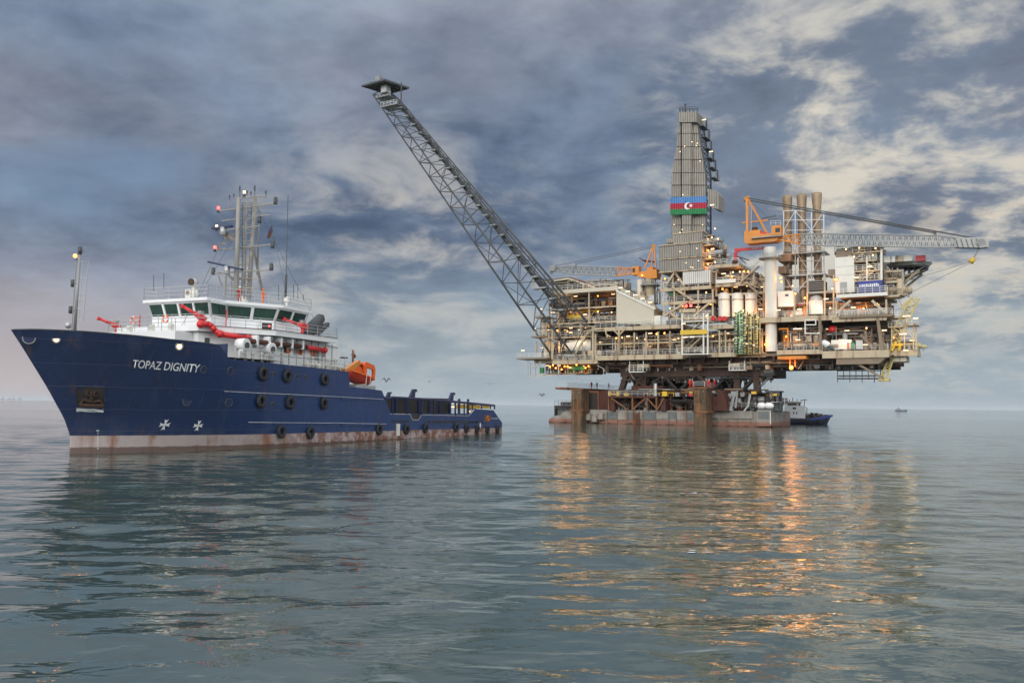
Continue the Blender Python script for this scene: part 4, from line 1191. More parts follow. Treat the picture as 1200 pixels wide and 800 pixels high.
def storey(px0, px1, pyt, pyb, w0=0, w1=14, cols=None, seed=1, n=60, pal=None, back='creamd', rail=True, girder=.7, mid=False, colm='cream', lampn=4, backw=None, thick=None, floor=True, wend=None):
    """one open storey of the topsides: floor girder, columns, back wall, services, handrail, lamps"""
    ym = (pyt + pyb) / 2
    sa, sb = L(px0, ym, w0).x, L(px1, ym, w0).x
    xm = (px0 + px1) / 2
    z0 = L(xm, pyb, w0).z; z1 = L(xm, pyt, w0).z
    g = girder
    if floor:
        mb = MBm(colm); mb.box((sa, w0, z0 - g), (sb, w0 + .35, z0)); mb.m('creamd').box((sa + .1, w0 + .352, z0 - g * .5), (sb - .1, w1, z0 - .02))
        mb.m(colm).box((sb - .3, w0 + .353, z0 - g), (sb, w1, z0 - .001)); mb.build('deck', plat)
    wb = backw or w1
    if back:
        mb = MBm(back); mb.box((sa + .2, wb - .2, z0), (sb - .2, wb, z1 - g - .01))
        k = sa + 2
        while k < sb - 2:
            mb.m('dark' if int(k) % 4 else 'brown').box((k, wb - .26, z0 + .3), (k + 1.4, wb - .202, z0 + (z1 - z0) * .8)); k += 2.1
        mb.build('back_wall', plat)
    cs = cols if cols is not None else [px0 + .8 + (px1 - px0 - 1.6) * i / max(1, round((sb - sa) / 7)) for i in range(max(1, round((sb - sa) / 7)) + 1)]
    for i, c in enumerate(cs):
        s = L(c, ym, w0).x; mb = MBm(colm)
        mb.bar((s, w0 + .2, z0), (s, w0 + .2, z1 - g), .24, 4); mb.build('column', plat)
        mb = MBm(colm); mb.bar((s, w0 + 6, z0), (s, w0 + 6, z1 - g), .28, 4); mb.build('column', plat)
    mb = MBm('cream'); clutter(mb, sa + .3, sb - .3, z0, z1 - g, w0 + .9, wb - 1, n, seed, pal); q = mb.build('pipework', plat); q['kind'] = 'stuff'
    if mid:
        mb = MBm('cream'); zm = (z0 + z1 - g) / 2; mb.box((sa, w0 + .1, zm), (sb, w0 + .35, zm + .25)); mb.build('beam', plat)
    if rail:
        mb = MBm('offwhite'); mb.rail([(sa + .1, w0 - .02, z0), (sb - .1, w0 - .02, z0)], 1.15, 1.6, .04, 3); mb.build('handrail', plat)
    rn = random.Random(seed * 7 + 1)
    lampn = max(1, round(lampn * .75))
    for i in range(lampn):
        s = sa + (sb - sa) * (i + rn.uniform(.25, .75)) / lampn
        lamp((s, w0 + rn.uniform(.4, 3.0), z0 + (z1 - z0) * rn.uniform(.5, .8)), rn.choice(['t', 't', 't', 'w', 'o', 'o']))
    return sa, sb, z0, z1

# --- lower deck band (the long storey), left to right
storey(647, 700, 376, 421.5, 0, 12, cols=[], seed=11, n=90, lampn=9, girder=1.0)
storey(697, 800, 383.5, 415.5, 0, 14, cols=[697.5, 725.5, 743, 757, 771, 785], seed=12, n=170, mid=True, lampn=16, girder=1.15, pal=['cream', 'offwhite', 'creamd', 'lgrey', 'grey', 'dgrey', 'dark', 'creamd', 'brown'])
storey(829, 862, 382, 412.8, 0, 14, cols=[829.5, 843, 850, 861], seed=13, n=70, mid=True, lampn=5, girder=1.0)
storey(862, 897, 380, 413, 1.5, 14, cols=[893], seed=14, n=50, lampn=5, girder=1.0, rail=False, pal=['brown', 'brown', 'creamd', 'orange', 'dgrey', 'cream'])
storey(910, 963, 376, 409.5, 0, 14, cols=[961.5], seed=15, n=80, lampn=6, girder=1.0, pal=['creamd', 'brown', 'cream', 'lgrey', 'dgrey', 'orange'])
storey(963, 1041, 372, 410.5, 0, 15, cols=[], seed=16, n=130, lampn=6, girder=1.5, pal=['creamd', 'brown', 'brown', 'creamd', 'grey', 'dgrey', 'rust', 'cream'], back='brown')
storey(1037, 1075, 391, 410, 3, 9, cols=[1040, 1073], seed=17, n=36, lampn=3, girder=1.2, back=None, pal=['paleyel', 'creamd', 'lgrey', 'cream'])
# deep underside plating and grillage of the lower deck
sa, sb = L(648, 420, 0).x, L(1040, 418, 0).x; zu = L(760, 417.5, 0).z
mb = MBm('creamd'); mb.box((sa, 1.5, zu - .4), (sb, 30, zu + .3))
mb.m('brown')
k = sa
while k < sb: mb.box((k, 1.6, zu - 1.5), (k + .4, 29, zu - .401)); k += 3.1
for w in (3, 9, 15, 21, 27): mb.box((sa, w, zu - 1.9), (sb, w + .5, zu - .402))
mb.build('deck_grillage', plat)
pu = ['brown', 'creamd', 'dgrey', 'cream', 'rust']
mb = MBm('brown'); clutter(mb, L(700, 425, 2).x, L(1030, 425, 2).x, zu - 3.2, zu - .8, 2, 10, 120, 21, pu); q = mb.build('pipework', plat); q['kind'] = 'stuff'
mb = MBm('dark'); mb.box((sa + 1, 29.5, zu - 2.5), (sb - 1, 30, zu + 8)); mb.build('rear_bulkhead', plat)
mb = MBm('creamd'); mb.box((sa + 3, 14.2, zu + .31), (sb - 8, 29.4, L(760, 385, 0).z - 1)); mb.build('process_hall', plat)
# main-deck floor above the long storey
for px0, px1, py, w1, g in ((697, 800, 383.3, 26, .9), (829, 866, 381.8, 26, .9), (863, 980.5, 376, 26, 1.1), (975, 1039, 372, 20, 1.0)):
    sa_, sb_ = L(px0, py, -.3).x, L(px1, py, -.3).x; z_ = L((px0 + px1) / 2, py - (5 if px0 > 860 and px0 < 900 else 1.5), -.3).z; mb = MBm('cream')
    mb.box((sa_, -.3, z_ - g), (sb_, .05, z_)); mb.m('creamd').box((sa_ + .1, .052, z_ - .5), (sb_ - .1, w1, z_ - .01)); mb.build('deck', plat)
    mb = MBm('offwhite'); mb.rail([(sa_, -.25, z_), (sb_, -.25, z_)], 1.2, 1.5, .045, 3); mb.build('handrail', plat)

# --- left module: upper storeys behind the flare boom
storey(640, 724, 360, 377, 1, 12, cols=[654, 690, 723], seed=31, n=90, lampn=7, girder=.5, pal=['creamd', 'brown', 'cream', 'rust', 'dgrey', 'offwhite', 'yellow'])
storey(640, 724, 341.5, 360, 1, 12, cols=[654, 690, 723], seed=32, n=80, lampn=6, girder=.35, rail=False, pal=['creamd', 'brown', 'cream', 'rust', 'dgrey'])
storey(636, 700, 376.5, 394, 1, 12, cols=[640, 655, 680], seed=33, n=70, lampn=7, girder=.4)
storey(626, 660, 394, 420, 1.5, 12, cols=[628, 641, 655], seed=34, n=46, lampn=4, girder=1.2, back=None)
storey(632, 650, 372, 394, 2, 12, cols=[634, 641], seed=35, n=36, lampn=4, girder=.4, back=None)
# roof deck of the left module with its rail, frames and lamps
sL0, sL1, zL0, zL1 = rect(640, 338, 724, 342.5, .6); mb = MBm('beige'); mb.box((sL0, .6, zL0), (sL1, 16, zL1)); mb.build('roof_deck', plat)
mb = MBm('offwhite'); mb.rail([(sL0, .7, zL1), (sL1 - .5, .7, zL1)], 1.2, 1.5, .045, 3); mb.build('handrail', plat)
mb = MBm('cream'); clutter(mb, sL0, sL1, zL1, zL1 + 2.6, 1.5, 9, 70, 36); q = mb.build('pipework', plat); q['kind'] = 'stuff'
for px0, px1, y0, y1 in ((634, 667, 331, 326.5), (667, 700, 326.5, 338)):
    mb = MBm('beige'); a, b = L(px0, y0, 2), L(px1, y1, 2); mb.bar(a, b, .25, 4); mb.bar(a + Vector((0, 7, 0)), b + Vector((0, 7, 0)), .25, 4)
    mb.m('rust' if px0 > 660 else 'creamd').add([a + Vector((0, 0, .3)), b + Vector((0, 0, .3)), b + Vector((0, 7, .3)), a + Vector((0, 7, .3)), a + Vector((0, 0, .5)), b + Vector((0, 0, .5)), b + Vector((0, 7, .5)), a + Vector((0, 7, .5))], [(0, 1, 2, 3), (7, 6, 5, 4), (0, 4, 5, 1), (1, 5, 6, 2), (2, 6, 7, 3), (3, 7, 4, 0)])
    for t in (0, .5, 1):
        p = a.lerp(b, t); mb.m('beige').bar((p.x, 2, zL1), p, .15, 4); mb.bar((p.x, 9, zL1), p + Vector((0, 7, 0)), .15, 4)
    mb.build('shelter_roof', plat)
# beige gable wall with sloping top
pts = [L(*q, .2) for q in ((722.5, 341), (766, 362.5), (766, 379.5), (722.5, 379.5))]
mb = MBm('beige'); mb.prism([(p.x, p.z) for p in pts], 1, .2, .6); mb.m('offwhite')
mb.bar(pts[0] + Vector((0, 0, .1)), pts[1] + Vector((.4, 0, .1)), .3, 4); mb.build('gable_wall', plat)
mb = MBm('creamd'); mb.prism([(p.x, p.z) for p in pts], 1, .61, 10); mb.build('sloping_module', plat)
mb = MBm('offwhite'); mb.rail([pts[0] + Vector((0, .3, .3)), pts[1] + Vector((0, .3, .3))], 1.0, 1.2, .05, 2); mb.m('cream')
for k in range(12):
    p = pts[0].lerp(pts[1], (k + .5) / 12); mb.m(random.choice(['cream', 'dgrey', 'lgrey'])).box((p.x - .3, 1, p.z), (p.x + .4, 2.4, p.z + random.uniform(.5, 1.4)))
mb.build('sloping_walkway', plat)
for k in range(5): 
    p = pts[0].lerp(pts[1], (k + .5) / 5); lamp((p.x, .5, p.z + 1.3), 't')
# the left end: tower of small platforms
for px0, px1, y, wd in ((627, 640, 394.5, 3), (632, 646, 372, 3.5), (611, 648, 420, 4)):
    a = L(px0, y, 1); b = L(px1, y, 1); mb = MBm('creamd'); mb.box((a.x, -wd * .3, a.z - .35), (b.x, wd, a.z)); mb.m('offwhite').rail([(b.x, -wd * .3, a.z), (a.x, -wd * .3, a.z), (a.x, wd, a.z)], 1.15, 1.2, .045, 3); mb.build('cantilever_platform', plat)
    lamp((a.x + 1, 0, a.z + 2), 't')
# big white drum and tall vessel behind the boom feet
a, b = L(664, 406, 2.2), L(697, 406, 2.2); r_ = 1.9
mb = MBm('offwhite'); ll = b.x - a.x; mb.lathe((a.x, 3.5, a.z), [(.02, -.9), (r_ * .6, -.7), (r_ * .92, -.25), (r_, .2), (r_, ll - .2), (r_ * .92, ll + .25), (r_ * .6, ll + .7), (.02, ll + .9)], 24, 'x')
mb.m('grey').box((a.x + 1, 2.2, a.z - 3.2), (a.x + 1.5, 4.8, a.z)); mb.box((b.x - 1.5, 2.2, a.z - 3.2), (b.x - 1, 4.8, a.z)); mb.build('pressure_vessel', plat)
for px, y0, y1, r_ in ((637.5, 375, 394, 1.0), (642, 398, 421, 1.1)):
    a, b = L(px, y1, 3), L(px, y0, 3); mb = MBm('beige'); h = b.z - a.z; mb.lathe((a.x, 3, a.z), [(r_, 0), (r_, h - .5), (r_ * .7, h - .1), (.02, h)], 18); mb.build('tall_vessel', plat)
# raking braces in front of the lower left storey
for q in (((674.5, 414), (688, 391)), ((688, 391), (697, 384))):
    mb = MBm('cream'); mb.bar(L(*q[0], -.2), L(*q[1], -.2), .3, 4); mb.build('brace', plat)
mb = MBm('cream'); mb.tube([L(681, 388.5, -.3), L(700, 386, -.3), L(709, 385, -.3), L(710.5, 392, -.3), L(714, 394, -.3)], .22, 8); mb.tube([L(650, 383, 0), L(697, 382.5, 0)], .18, 8); mb.build('service_pipe', plat)
for px, y0, y1 in ((695, 383, 423), (647.5, 375, 421), (725.5, 385, 415)):
    mb = MBm('cream'); mb.bar(L(px, y1, -.25), L(px, y0, -.25), .32, 4)
    if px > 720:
        p = L(px, y0, -.25); mb.bar(p + Vector((-1.6, 0, -.1)), p + Vector((0, 0, -1.5)), .2, 4); mb.bar(p + Vector((1.6, 0, -.1)), p + Vector((0, 0, -1.5)), .2, 4)
    mb.build('column', plat)
# suspended cellar frame below the left end, crowded and lit orange
sa, sb, z0, z1 = rect(640, 424, 692, 437, 3); mb = MBm('rust')
clutter(mb, sa, sb, z0, z1, 3, 10, 130, 41, ['rust', 'brown', 'orange', 'creamd', 'rust', 'green', 'dgrey']); q = mb.build('cellar_pipework', plat); q['kind'] = 'stuff'
mb = MBm('creamd')
for k in range(7):
    s = sa + (sb - sa) * k / 6; mb.bar((s, 3, z0), (s, 3, z1 + 1), .14, 4)
mb.box((sa, 3, z0 - .2), (sb, 10, z0)); mb.build('cellar_frame', plat)
for k in range(15): lamp((sa + (sb - sa) * (k + .5) / 15, 2.8, z0 + random.uniform(.8, 2.2)), 'o' if k % 4 else 't')
mb = MBm('lgrey'); fr = [(618.5, 422), (618.5, 441.5), (643, 443.5)]
mb.tube([L(*q, 0) for q in fr], .1, 4); mb.tube([L(*q, 0) for q in ((618.5, 441), (675, 438.5), (675, 445.5), (680, 445.5), (680, 441.5))], .1, 4); mb.tube([L(*q, 0) for q in ((680, 442.5), (707.5, 443), (707.5, 432), (700, 428))], .09, 4)
for a, b in (((621, 441), (621, 424)), ((627, 440), (627, 424)), ((620, 426), (626, 432)), ((626, 432), (634, 424)), ((654.5, 422), (654.5, 439)), ((632, 441), (632, 424))): mb.bar(L(*a, 0), L(*b, 0), .14, 4)
mb.m('cream').bar(L(626, 440, .2), L(652, 439, .2), .2, 4); mb.build('hanging_frame', plat)
part('instrument_cabinet', 'green', 631.5, 430.5, 636, 437, .5, 1.4)
sa, sb, z0, z1 = rect(737, 428, 753, 436, -.5); mb = MBm('offwhite'); mb.box((sa, -.5, z0), (sb, 1.6, z0 + .2)); mb.rail([(sa, -.45, z0 + .2), (sb, -.45, z0 + .2)], 1.5, 1.1, .06, 3); mb.bar((sa, 0, z0), (sa, 0, z1 + 1), .08, 4); mb.bar((sb, 0, z0), (sb, 0, z1 + 1), .08, 4); mb.build('access_basket', plat)
sa, sb, z0, z1 = rect(854, 428, 872, 434, -.5); mb = MBm('offwhite'); mb.box((sa, -.5, z0), (sb, 1.6, z0 + .2)); mb.rail([(sa, -.45, z0 + .2), (sb, -.45, z0 + .2)], 1.2, 1.1, .06, 3); mb.bar((sa, 0, z0), (sa, 0, z1 + 1), .08, 4); mb.bar((sb, 0, z0), (sb, 0, z1 + 1), .08, 4); mb.build('access_basket', plat)
# the white sun-bleached tanks and boxes on the main deck, left of the derrick
part('deck_tank', 'offwhite', 751.5, 370, 774, 381, .5, 3.5); part('deck_cabin', 'lgrey', 775, 371, 783, 381, .8, 3); part('deck_cabin', 'dgrey', 781, 375, 797, 381, .3, 2.4)

# --- flare boom
tip = (441, 450)
def cor(w, px, py): return PF.atY(px, py, w)
A = [cor(.2, 645, 414), cor(-4.5, 670, 414), cor(-4.5, 688, 377), cor(.2, 663, 374)]
wt = 3.0
B = [cor(wt + 1.6, 437, 111), cor(wt - 1.6, 447, 113), cor(wt - 1.6, 470, 119), cor(wt + 1.6, 458, 110)]
fb = empty('flare_boom'); fb.parent = plat
mb = MBm('boom'); Av = [Vector(p) for p in A]; Bv = [Vector(p) for p in B]
for a, b in zip(Av, Bv): mb.bar(a, b, .30, 8, r2=.20)
mb.build('chord', fb)
mb = MBm('boom'); n = 16; ts = [1 - (1 - k / n) ** 1.0 for k in range(n + 1)]
tt = [0]; step_ = 1.55
acc = 0
sizes = [step_ * (1 - .5 * k / n) for k in range(n)]; tot = sum(sizes)
for s_ in sizes: acc += s_; tt.append(acc / tot)
for k in range(n + 1):
    c = [a.lerp(b, tt[k]) for a, b in zip(Av, Bv)]
    for i in range(4): mb.bar(c[i], c[(i + 1) % 4], .11, 5, cap=False)
    if k < n:
        d = [a.lerp(b, tt[k + 1]) for a, b in zip(Av, Bv)]
        for i in range(4):
            j = (i + 1) % 4
            if k % 2: mb.bar(c[i], d[j], .10, 5, cap=False)
            else: mb.bar(c[j], d[i], .10, 5, cap=False)
mb.build('lattice_bracing', fb)
mb = MBm('boom')
def bp(t, i, j, f): return Av[i].lerp(Bv[i], t).lerp(Av[j].lerp(Bv[j], t), f)
for f, r_ in ((.25, .34), (.45, .22), (.62, .16)):
    mb.bar(bp(.04, 3, 2, f) - Vector((0, 0, .8)), bp(.985, 3, 2, f) - Vector((0, 0, .5)), r_, 8)
mb.m('grey')
for k in range(22):
    t = .05 + .9 * k / 21; c = bp(t, 3, 2, .4) - Vector((0, 0, .7)); mb.box(c - Vector((.9, 1.3, .25)), c + Vector((.7, 1.3, .1)))
mb.build('flare_pipe', fb)
mb = MBm('boom')
for k in range(50):
    a = bp(.03 + .93 * k / 50, 3, 2, .8) - Vector((0, 0, .4)); b = bp(.03 + .93 * (k + 1) / 50, 3, 2, .8) - Vector((0, 0, .4))
    mb.bar(a, b, .22, 4, cap=False); mb.bar(a + Vector((0, 0, 1.0)), b + Vector((0, 0, 1.0)), .04, 4, cap=False); mb.bar(a, a + Vector((0, 0, 1.0)), .04, 4, cap=False)
mb.build('boom_walkway', fb)
# boom tip platform, flat dark tray seen from below, with burner and small cabin
ct = (Bv[0] + Bv[1] + Bv[2] + Bv[3]) / 4; zt_ = cor(wt, 452, 104.5).z
q = [PF.atZ(427, 107.2, zt_ - .3), PF.atZ(438, 96.2, zt_ + .2), PF.atZ(475, 104.2, zt_ + .2), PF.atZ(462, 112.6, zt_ - .3)]
cc = sum((Vector(p) for p in q), Vector()) / 4
hx = 5.0
pl = [(ct.x - 5.6 + .2, -1.8), (ct.x - 2.0, 6.8), (ct.x + 5.8, 6.2), (ct.x + 3.6, -2.4)]
mb = MBm('dgrey'); mb.prism(pl, 2, zt_, zt_ + .5); mb.m('dark')
for k in range(7): mb.bar((ct.x - 4.5 + k * 1.4, -1.7, zt_ - .15), (ct.x - 2.5 + k * 1.2, 6.3, zt_ - .15), .12, 4)
for c_ in Bv: mb.m('boom').bar(c_, (c_.x, c_.y, zt_), .2, 5)
mb.m('boom').bar(Bv[0], (ct.x + 1, 2, zt_), .13, 4); mb.bar(Bv[2], (ct.x, 4, zt_), .13, 4)
mb.m('lgrey').box((ct.x + .4, 0, zt_ - 2.2), (ct.x + 2.4, 2, zt_ - .01)); mb.m('offwhite').rail([(ct.x - 2, 1, zt_ - 3), (ct.x + 3, 1, zt_ - 3)], 1, 1.2, .05, 2); mb.m('grey').box((ct.x - 2, .5, zt_ - 3.2), (ct.x + 3, 4, zt_ - 3))
mb.build('heat_shield_platform', fb)
mb = MBm('grey'); p = Vector((ct.x - 2.0, 2, zt_ + .5)); mb.bar(p, p + Vector((0, 0, 1.3)), .55, 10, r2=.8); mb.bar(p + Vector((0, 0, 1.3)), p + Vector((-.1, 0, 3.0)), .95, 4, r2=1.25)
mb.bar(p + Vector((-2.6, 0, 0)), p + Vector((-2.6, 0, 1.9)), .35, 8); mb.bar(p + Vector((-2.6, 0, 1.9)), p + Vector((-2.6, 0, 2.2)), .5, 8)
mb.build('flare_burner', fb)
mb = MBm('grey'); c = bp(.955, 0, 2, .5); mb.box(c - Vector((3, 2.2, .3)), c + Vector((3, 2.2, 0))); mb.m('offwhite').rail([c - Vector((3, 2.2, 0)), c + Vector((3, -2.2, 0))], 1.1, 1.2, .05, 2); mb.m('lgrey').ball(c + Vector((1, 0, .8)), .7, 8, 6); mb.build('access_platform', fb)
# hinge block near the boom foot
mb = MBm('lgrey'); c = L(631, 333, 3); mb.box(c - Vector((1.4, 1.2, 1.3)), c + Vector((1.6, 1.2, 1.4))); mb.bar(c, L(655, 360, 4), .4, 6); mb.bar(c, L(622, 318, 3), .35, 6); mb.build('winch_block', fb)

# --- drilling derrick and its substructure
wd = 8.0
der = empty('derrick'); der.parent = plat
def dp(px, py, w=wd): return PF.atY(px, py, w)
def dface(name, m, q, w0, th, par=der):
    mb = MBm(m); P_ = [dp(px, py, w0) for px, py in q]; mb.prism([(p.x, p.z) for p in P_], 1, w0, w0 + th); return mb.build(name, par)
rows = [144, 156.5, 172, 187, 202.5, 217, 231, 250, 264, 280]
def lx(y): return 796.6 - (y - 144) * (9.8 / 62) if y < 206 else 786.8
def rx(y): return 816.4 + (y - 144) * (10.2 / 62) if y < 206 else 826.6
for i in range(len(rows) - 1):
    y0, y1 = rows[i] + .35, rows[i + 1] - .35
    j = .25 * (i % 2)
    dface('cladding_panel', 'clad', [(lx(y0), y0), (797.8, y0), (797.8, y1), (lx(y1), y1)], wd + .45 + j, .3)
    dface('cladding_panel', 'clad', [(799.2, y0), (810.2, y0), (810.2, y1), (799.2, y1)], wd - .55, 1.0)
    dface('cladding_panel', 'clad', [(811.0, y0), (rx(y0), y0), (rx(y1), y1), (811.0, y1)], wd + .35 + j, .3)
mb = MBm('dark'); P_ = [dp(*q, wd + 1) for q in ((797, 142), (816, 142), (826, 206), (826, 285), (788, 285), (788, 206))]; mb.prism([(p.x, p.z) for p in P_], 1, wd + 1.0, wd + 1.3); mb.build('windwall_frame', der)
for m_, y0, y1 in (('flagb', 230.5, 237.8), ('flagr', 237.8, 244.6), ('flagg', 244.6, 251.0)):
    dface('flag_stripe', m_, [(785.3, y0 + .7), (827.8, y0 - .6), (827.8, y1 - .6), (785.3, y1 + .7)], wd - .9, .3)
# crescent and eight-pointed star
mb = MBm('frost'); c = dp(806.0, 241.3, wd - .95); Rr = .85
o1 = [(c.x + Rr * math.cos(a), c.z + Rr * math.sin(a)) for a in [R(40 + 280 * k / 20) for k in range(21)]]
i1 = [(c.x + .32 + Rr * .78 * math.cos(a), c.z + Rr * .78 * math.sin(a)) for a in [R(50 + 260 * k / 20) for k in range(21)]]
vs = [(x, wd - .95, z) for x, z in o1] + [(x, wd - .95, z) for x, z in i1]
mb.add(vs, [(k, k + 1, 22 + k, 21 + k) for k in range(20)])
st = [(c.x + 1.05 + (.62 if k % 2 == 0 else .34) * math.cos(R(22.5 * k)), wd - .95, c.z + (.62 if k % 2 == 0 else .34) * math.sin(R(22.5 * k))) for k in range(16)]
mb.add([(c.x + (x - c.x) * .74, y, c.z + (z - c.z) * .74) for x, y, z in st], [tuple(range(16))]); mb.build('crescent_and_star', der)
# crown
dface('crown_housing', 'clad', [(795, 131.8), (816.3, 130.8), (816.3, 143), (795, 143.5)], wd - .8, 5.5)
mb = MBm('dgrey'); 
for px in (797, 800, 804, 808, 813, 817.5): mb.bar(dp(px, 131), dp(px, 127.5 - (px % 3)), .12, 4)
mb.bar(dp(796, 128.5), dp(818, 127.5), .1, 4); mb.bar(dp(803, 131), dp(803, 123), .22, 5); mb.ball(dp(803, 122.6), .3, 8, 5); mb.rail([dp(796, 131, wd - .7), dp(816, 130, wd - .7)], 1.0, 1.2, .06, 2); mb.build('crown_rail', der)
# open right side: lattice, ladders and platforms
mb = MBm('dgrey')
r0, r1 = dp(822, 140, wd + 5), dp(838, 225, wd + 5); r2_ = dp(838, 290, wd + 5)
f0, f1, f2 = dp(817, 141, wd + .8), dp(827, 206, wd + .8), dp(827, 285, wd + .8)
b0_, b1_ = dp(823, 140, wd + 9), dp(833, 206, wd + 9); b2_ = dp(833, 285, wd + 9)
for a, b in ((f0, f1), (f1, f2), (b0_, b1_), (b1_, b2_)): mb.bar(a, b, .25, 4)
n = 9
for k in range(n):
    t0, t1 = k / n, (k + 1) / n
    mb.bar(f0.lerp(f1, t0), b0_.lerp(b1_, t1), .13, 4); mb.bar(b0_.lerp(b1_, t0), f0.lerp(f1, t1), .13, 4); mb.bar(f0.lerp(f1, t1), b0_.lerp(b1_, t1), .14, 4)
    mb.bar(f1.lerp(f2, t0), b1_.lerp(b2_, t1), .13, 4); mb.bar(b1_.lerp(b2_, t0), f1.lerp(f2, t1), .13, 4)
mb.build('side_lattice', der)
mb = MBm('dgrey')
for k, (px, py) in enumerate(((823, 150), (826, 163), (828.5, 176), (831, 187), (833.5, 198), (836, 210))):
    p = dp(px, py, wd + 3); mb.box((p.x - .3, wd + 1, p.z - .15), (p.x + .9, wd + 5, p.z)); mb.m('grey').rail([(p.x + .9, wd + 1, p.z), (p.x + .9, wd + 5, p.z)], 1.1, 1.2, .05, 2); mb.m('dgrey')
    q = dp(px + 1.5, py - 11, wd + 3); mb.bar((p.x + .9, wd + 3, p.z), (q.x + .6, wd + 3, q.z), .12, 4); mb.bar((p.x + .9, wd + 3.6, p.z), (q.x + .6, wd + 3.6, q.z), .12, 4)
    if k in (0, 3): lamp((p.x + 1.2, wd + .8, p.z + 1.2), 't')
mb.build('ladder_tower', der)
mb = MBm('clad'); P_ = [dp(*q, wd - .4) for q in ((829.5, 221), (838.5, 223), (842, 228), (842, 245), (836, 244), (830, 240))]; mb.prism([(p.x, p.z) for p in P_], 1, wd - .4, wd + 4); mb.build('side_housing', der)
# stepped cladding below the derrick
pbox(mbx := MBm('clad'), 789, 272.8, 823, 284.5, wd - 3.5, wd + 6); pbox(mbx, 780.5, 279.5, 789, 284.5, wd - 3.5, wd + 6); mbx.build('windwall', der)
pbox(mbx := MBm('clad'), 772.5, 286.5, 823, 301, wd - 6, wd + 8); mbx.build('windwall', der)
pbox(mbx := MBm('clad'), 772.7, 303, 823.2, 317, wd - 6, wd + 8); mbx.build('windwall', der)
pbox(mbx := MBm('cladl'), 800, 317.6, 832.5, 332, wd - 6.2, wd + 2); mbx.build('windwall', der)
mb = MBm('cream')
for y in (285.5, 302, 317.3): pbox(mb, 772, y - .6, 824, y + .6, wd - 6.3, wd + 8.2)
pbox(mb, 788, 271.8, 823.5, 272.9, wd - 3.7, wd + 6.2)
mb.build('windwall_trim', der)
rn = random.Random(5)
for k in range(8):
    x_, y_ = rn.uniform(776, 821), rn.uniform(288, 315)
    if abs(y_ - 302) < 1.5: continue
    p = dp(x_, y_, wd - 6.05); lamps.append((Vector((p.x, p.y, p.z)), 's'))
for k in range(16):
    x_, y_ = rn.uniform(790, 824), rn.uniform(150, 280); 
    if x_ > lx(y_) + 1 and x_ < rx(y_) - 1 and not 229 < y_ < 252: p = dp(x_, y_, wd - .62); lamps.append((p, 's'))
# open right bays beside the cladding
for y0, y1, x1_, sd_ in ((273, 286, 836, 51), (286.5, 302, 838, 52), (302.5, 318, 840, 53)):
    sa, sb = dp(823.5, y1, wd - 5).x, dp(x1_, y1, wd - 5).x; z0 = dp(830, y1, wd - 5).z; z1 = dp(830, y0, wd - 5).z
    mb = MBm('cream'); mb.box((sa, wd - 5, z0 - .3), (sb, wd + 6, z0)); mb.build('deck', der)
    mb = MBm('cream'); clutter(mb, sa, sb, z0, z1 - .3, wd - 4.5, wd + 4, 26, sd_, ['cream', 'creamd', 'orange', 'brown', 'grey', 'lblue']); q = mb.build('drill_floor_equipment', der); q['kind'] = 'stuff'
    mb = MBm('offwhite'); mb.rail([(sa, wd - 5, z0), (sb, wd - 5, z0), (sb, wd + 5, z0)], 1.15, 1.3, .05, 3); mb.build('handrail', der)
    lamp((sb - .5, wd - 4.5, z1 - 1), 'w'); lamp((sa + 1, wd - 4.2, z1 - 1.2), 'o')
for px, py, k in ((838, 268, 'w'), (841.5, 280, 'w'), (834, 292, 'w'), (832, 301, 'o'), (834.5, 240, 't')): lamp(dp(px, py, wd - 5), k)
# substructure storeys
for x0, x1_, y0, y1, sd_, bk in ((773, 833, 318, 336, 61, 'creamd'), (776, 836, 336.5, 352, 62, 'brown'), (776, 836, 352.5, 371, 63, 'brown')):
    storey(x0, x1_, y0, y1, 2, 16, cols=[x0 + 2, (x0 + 800) / 2 + 2, 802, 818, x1_ - 1], seed=sd_, n=70, lampn=5, girder=.8, back=bk, pal=['creamd', 'brown', 'dgrey', 'cream', 'grey', 'lblue'])
for q in (((780, 335), (791, 319)), ((802, 335), (791, 319)), ((788, 336), (812, 352)), ((777, 371), (806, 353)), ((783, 365), (800, 377)), ((812, 371), (834, 353))):
    mb = MBm('cream'); mb.bar(L(*q[0], 1.9), L(*q[1], 1.9), .32, 4); mb.build('brace', plat)
part('green_cabinet', 'green', 784.5, 341, 790, 350, 3, 4.4)
for px, py in ((804.2, 358.5), (809.5, 358.2)): lamp(L(px, py, 1.8), 'r')
part('bop_beam', 'cream', 796, 362, 815, 366, 1.2, 2.0)
# stair tower in front with its yellow banner
sT = empty('stair_tower'); sT.parent = plat
mb = MBm('offwhite')
for px in (799.5, 824.5, 829.5):
    mb.bar(L(px, 415.5, -2.5), L(px, 367, -2.5), .22, 4); mb.bar(L(px, 415.5, 1.0), L(px, 367, 1.0), .2, 4)
for y in (415, 394.5, 376.5): pbox(mb, 799, y - .9, 830, y + .3, -2.6, 1.1)
mb.build('tower_frame', sT)
def stairs(mb, a, b, w, width=1.0, n=10):
    a, b = Vector(a), Vector(b); wv = Vector((0, width, 0))
    mb.bar(a, b, .12, 4); mb.bar(a + wv, b + wv, .12, 4); mb.bar(a + Vector((0, 0, 1.1)), b + Vector((0, 0, 1.1)), .05, 4); mb.bar(a + wv + Vector((0, 0, 1.1)), b + wv + Vector((0, 0, 1.1)), .05, 4)
    for k in range(n):
        p = a.lerp(b, (k + .5) / n); mb.box(p - Vector((.18, 0, .03)), p + Vector((.18, width, .03)))
for q in (((802, 413), (821, 395.5)), ((803, 393), (821, 377.5))):
    mb = MBm('cream'); stairs(mb, L(*q[0], -2.2), L(*q[1], -2.2), 0, 1.2, 14); mb.build('stair_flight', sT)
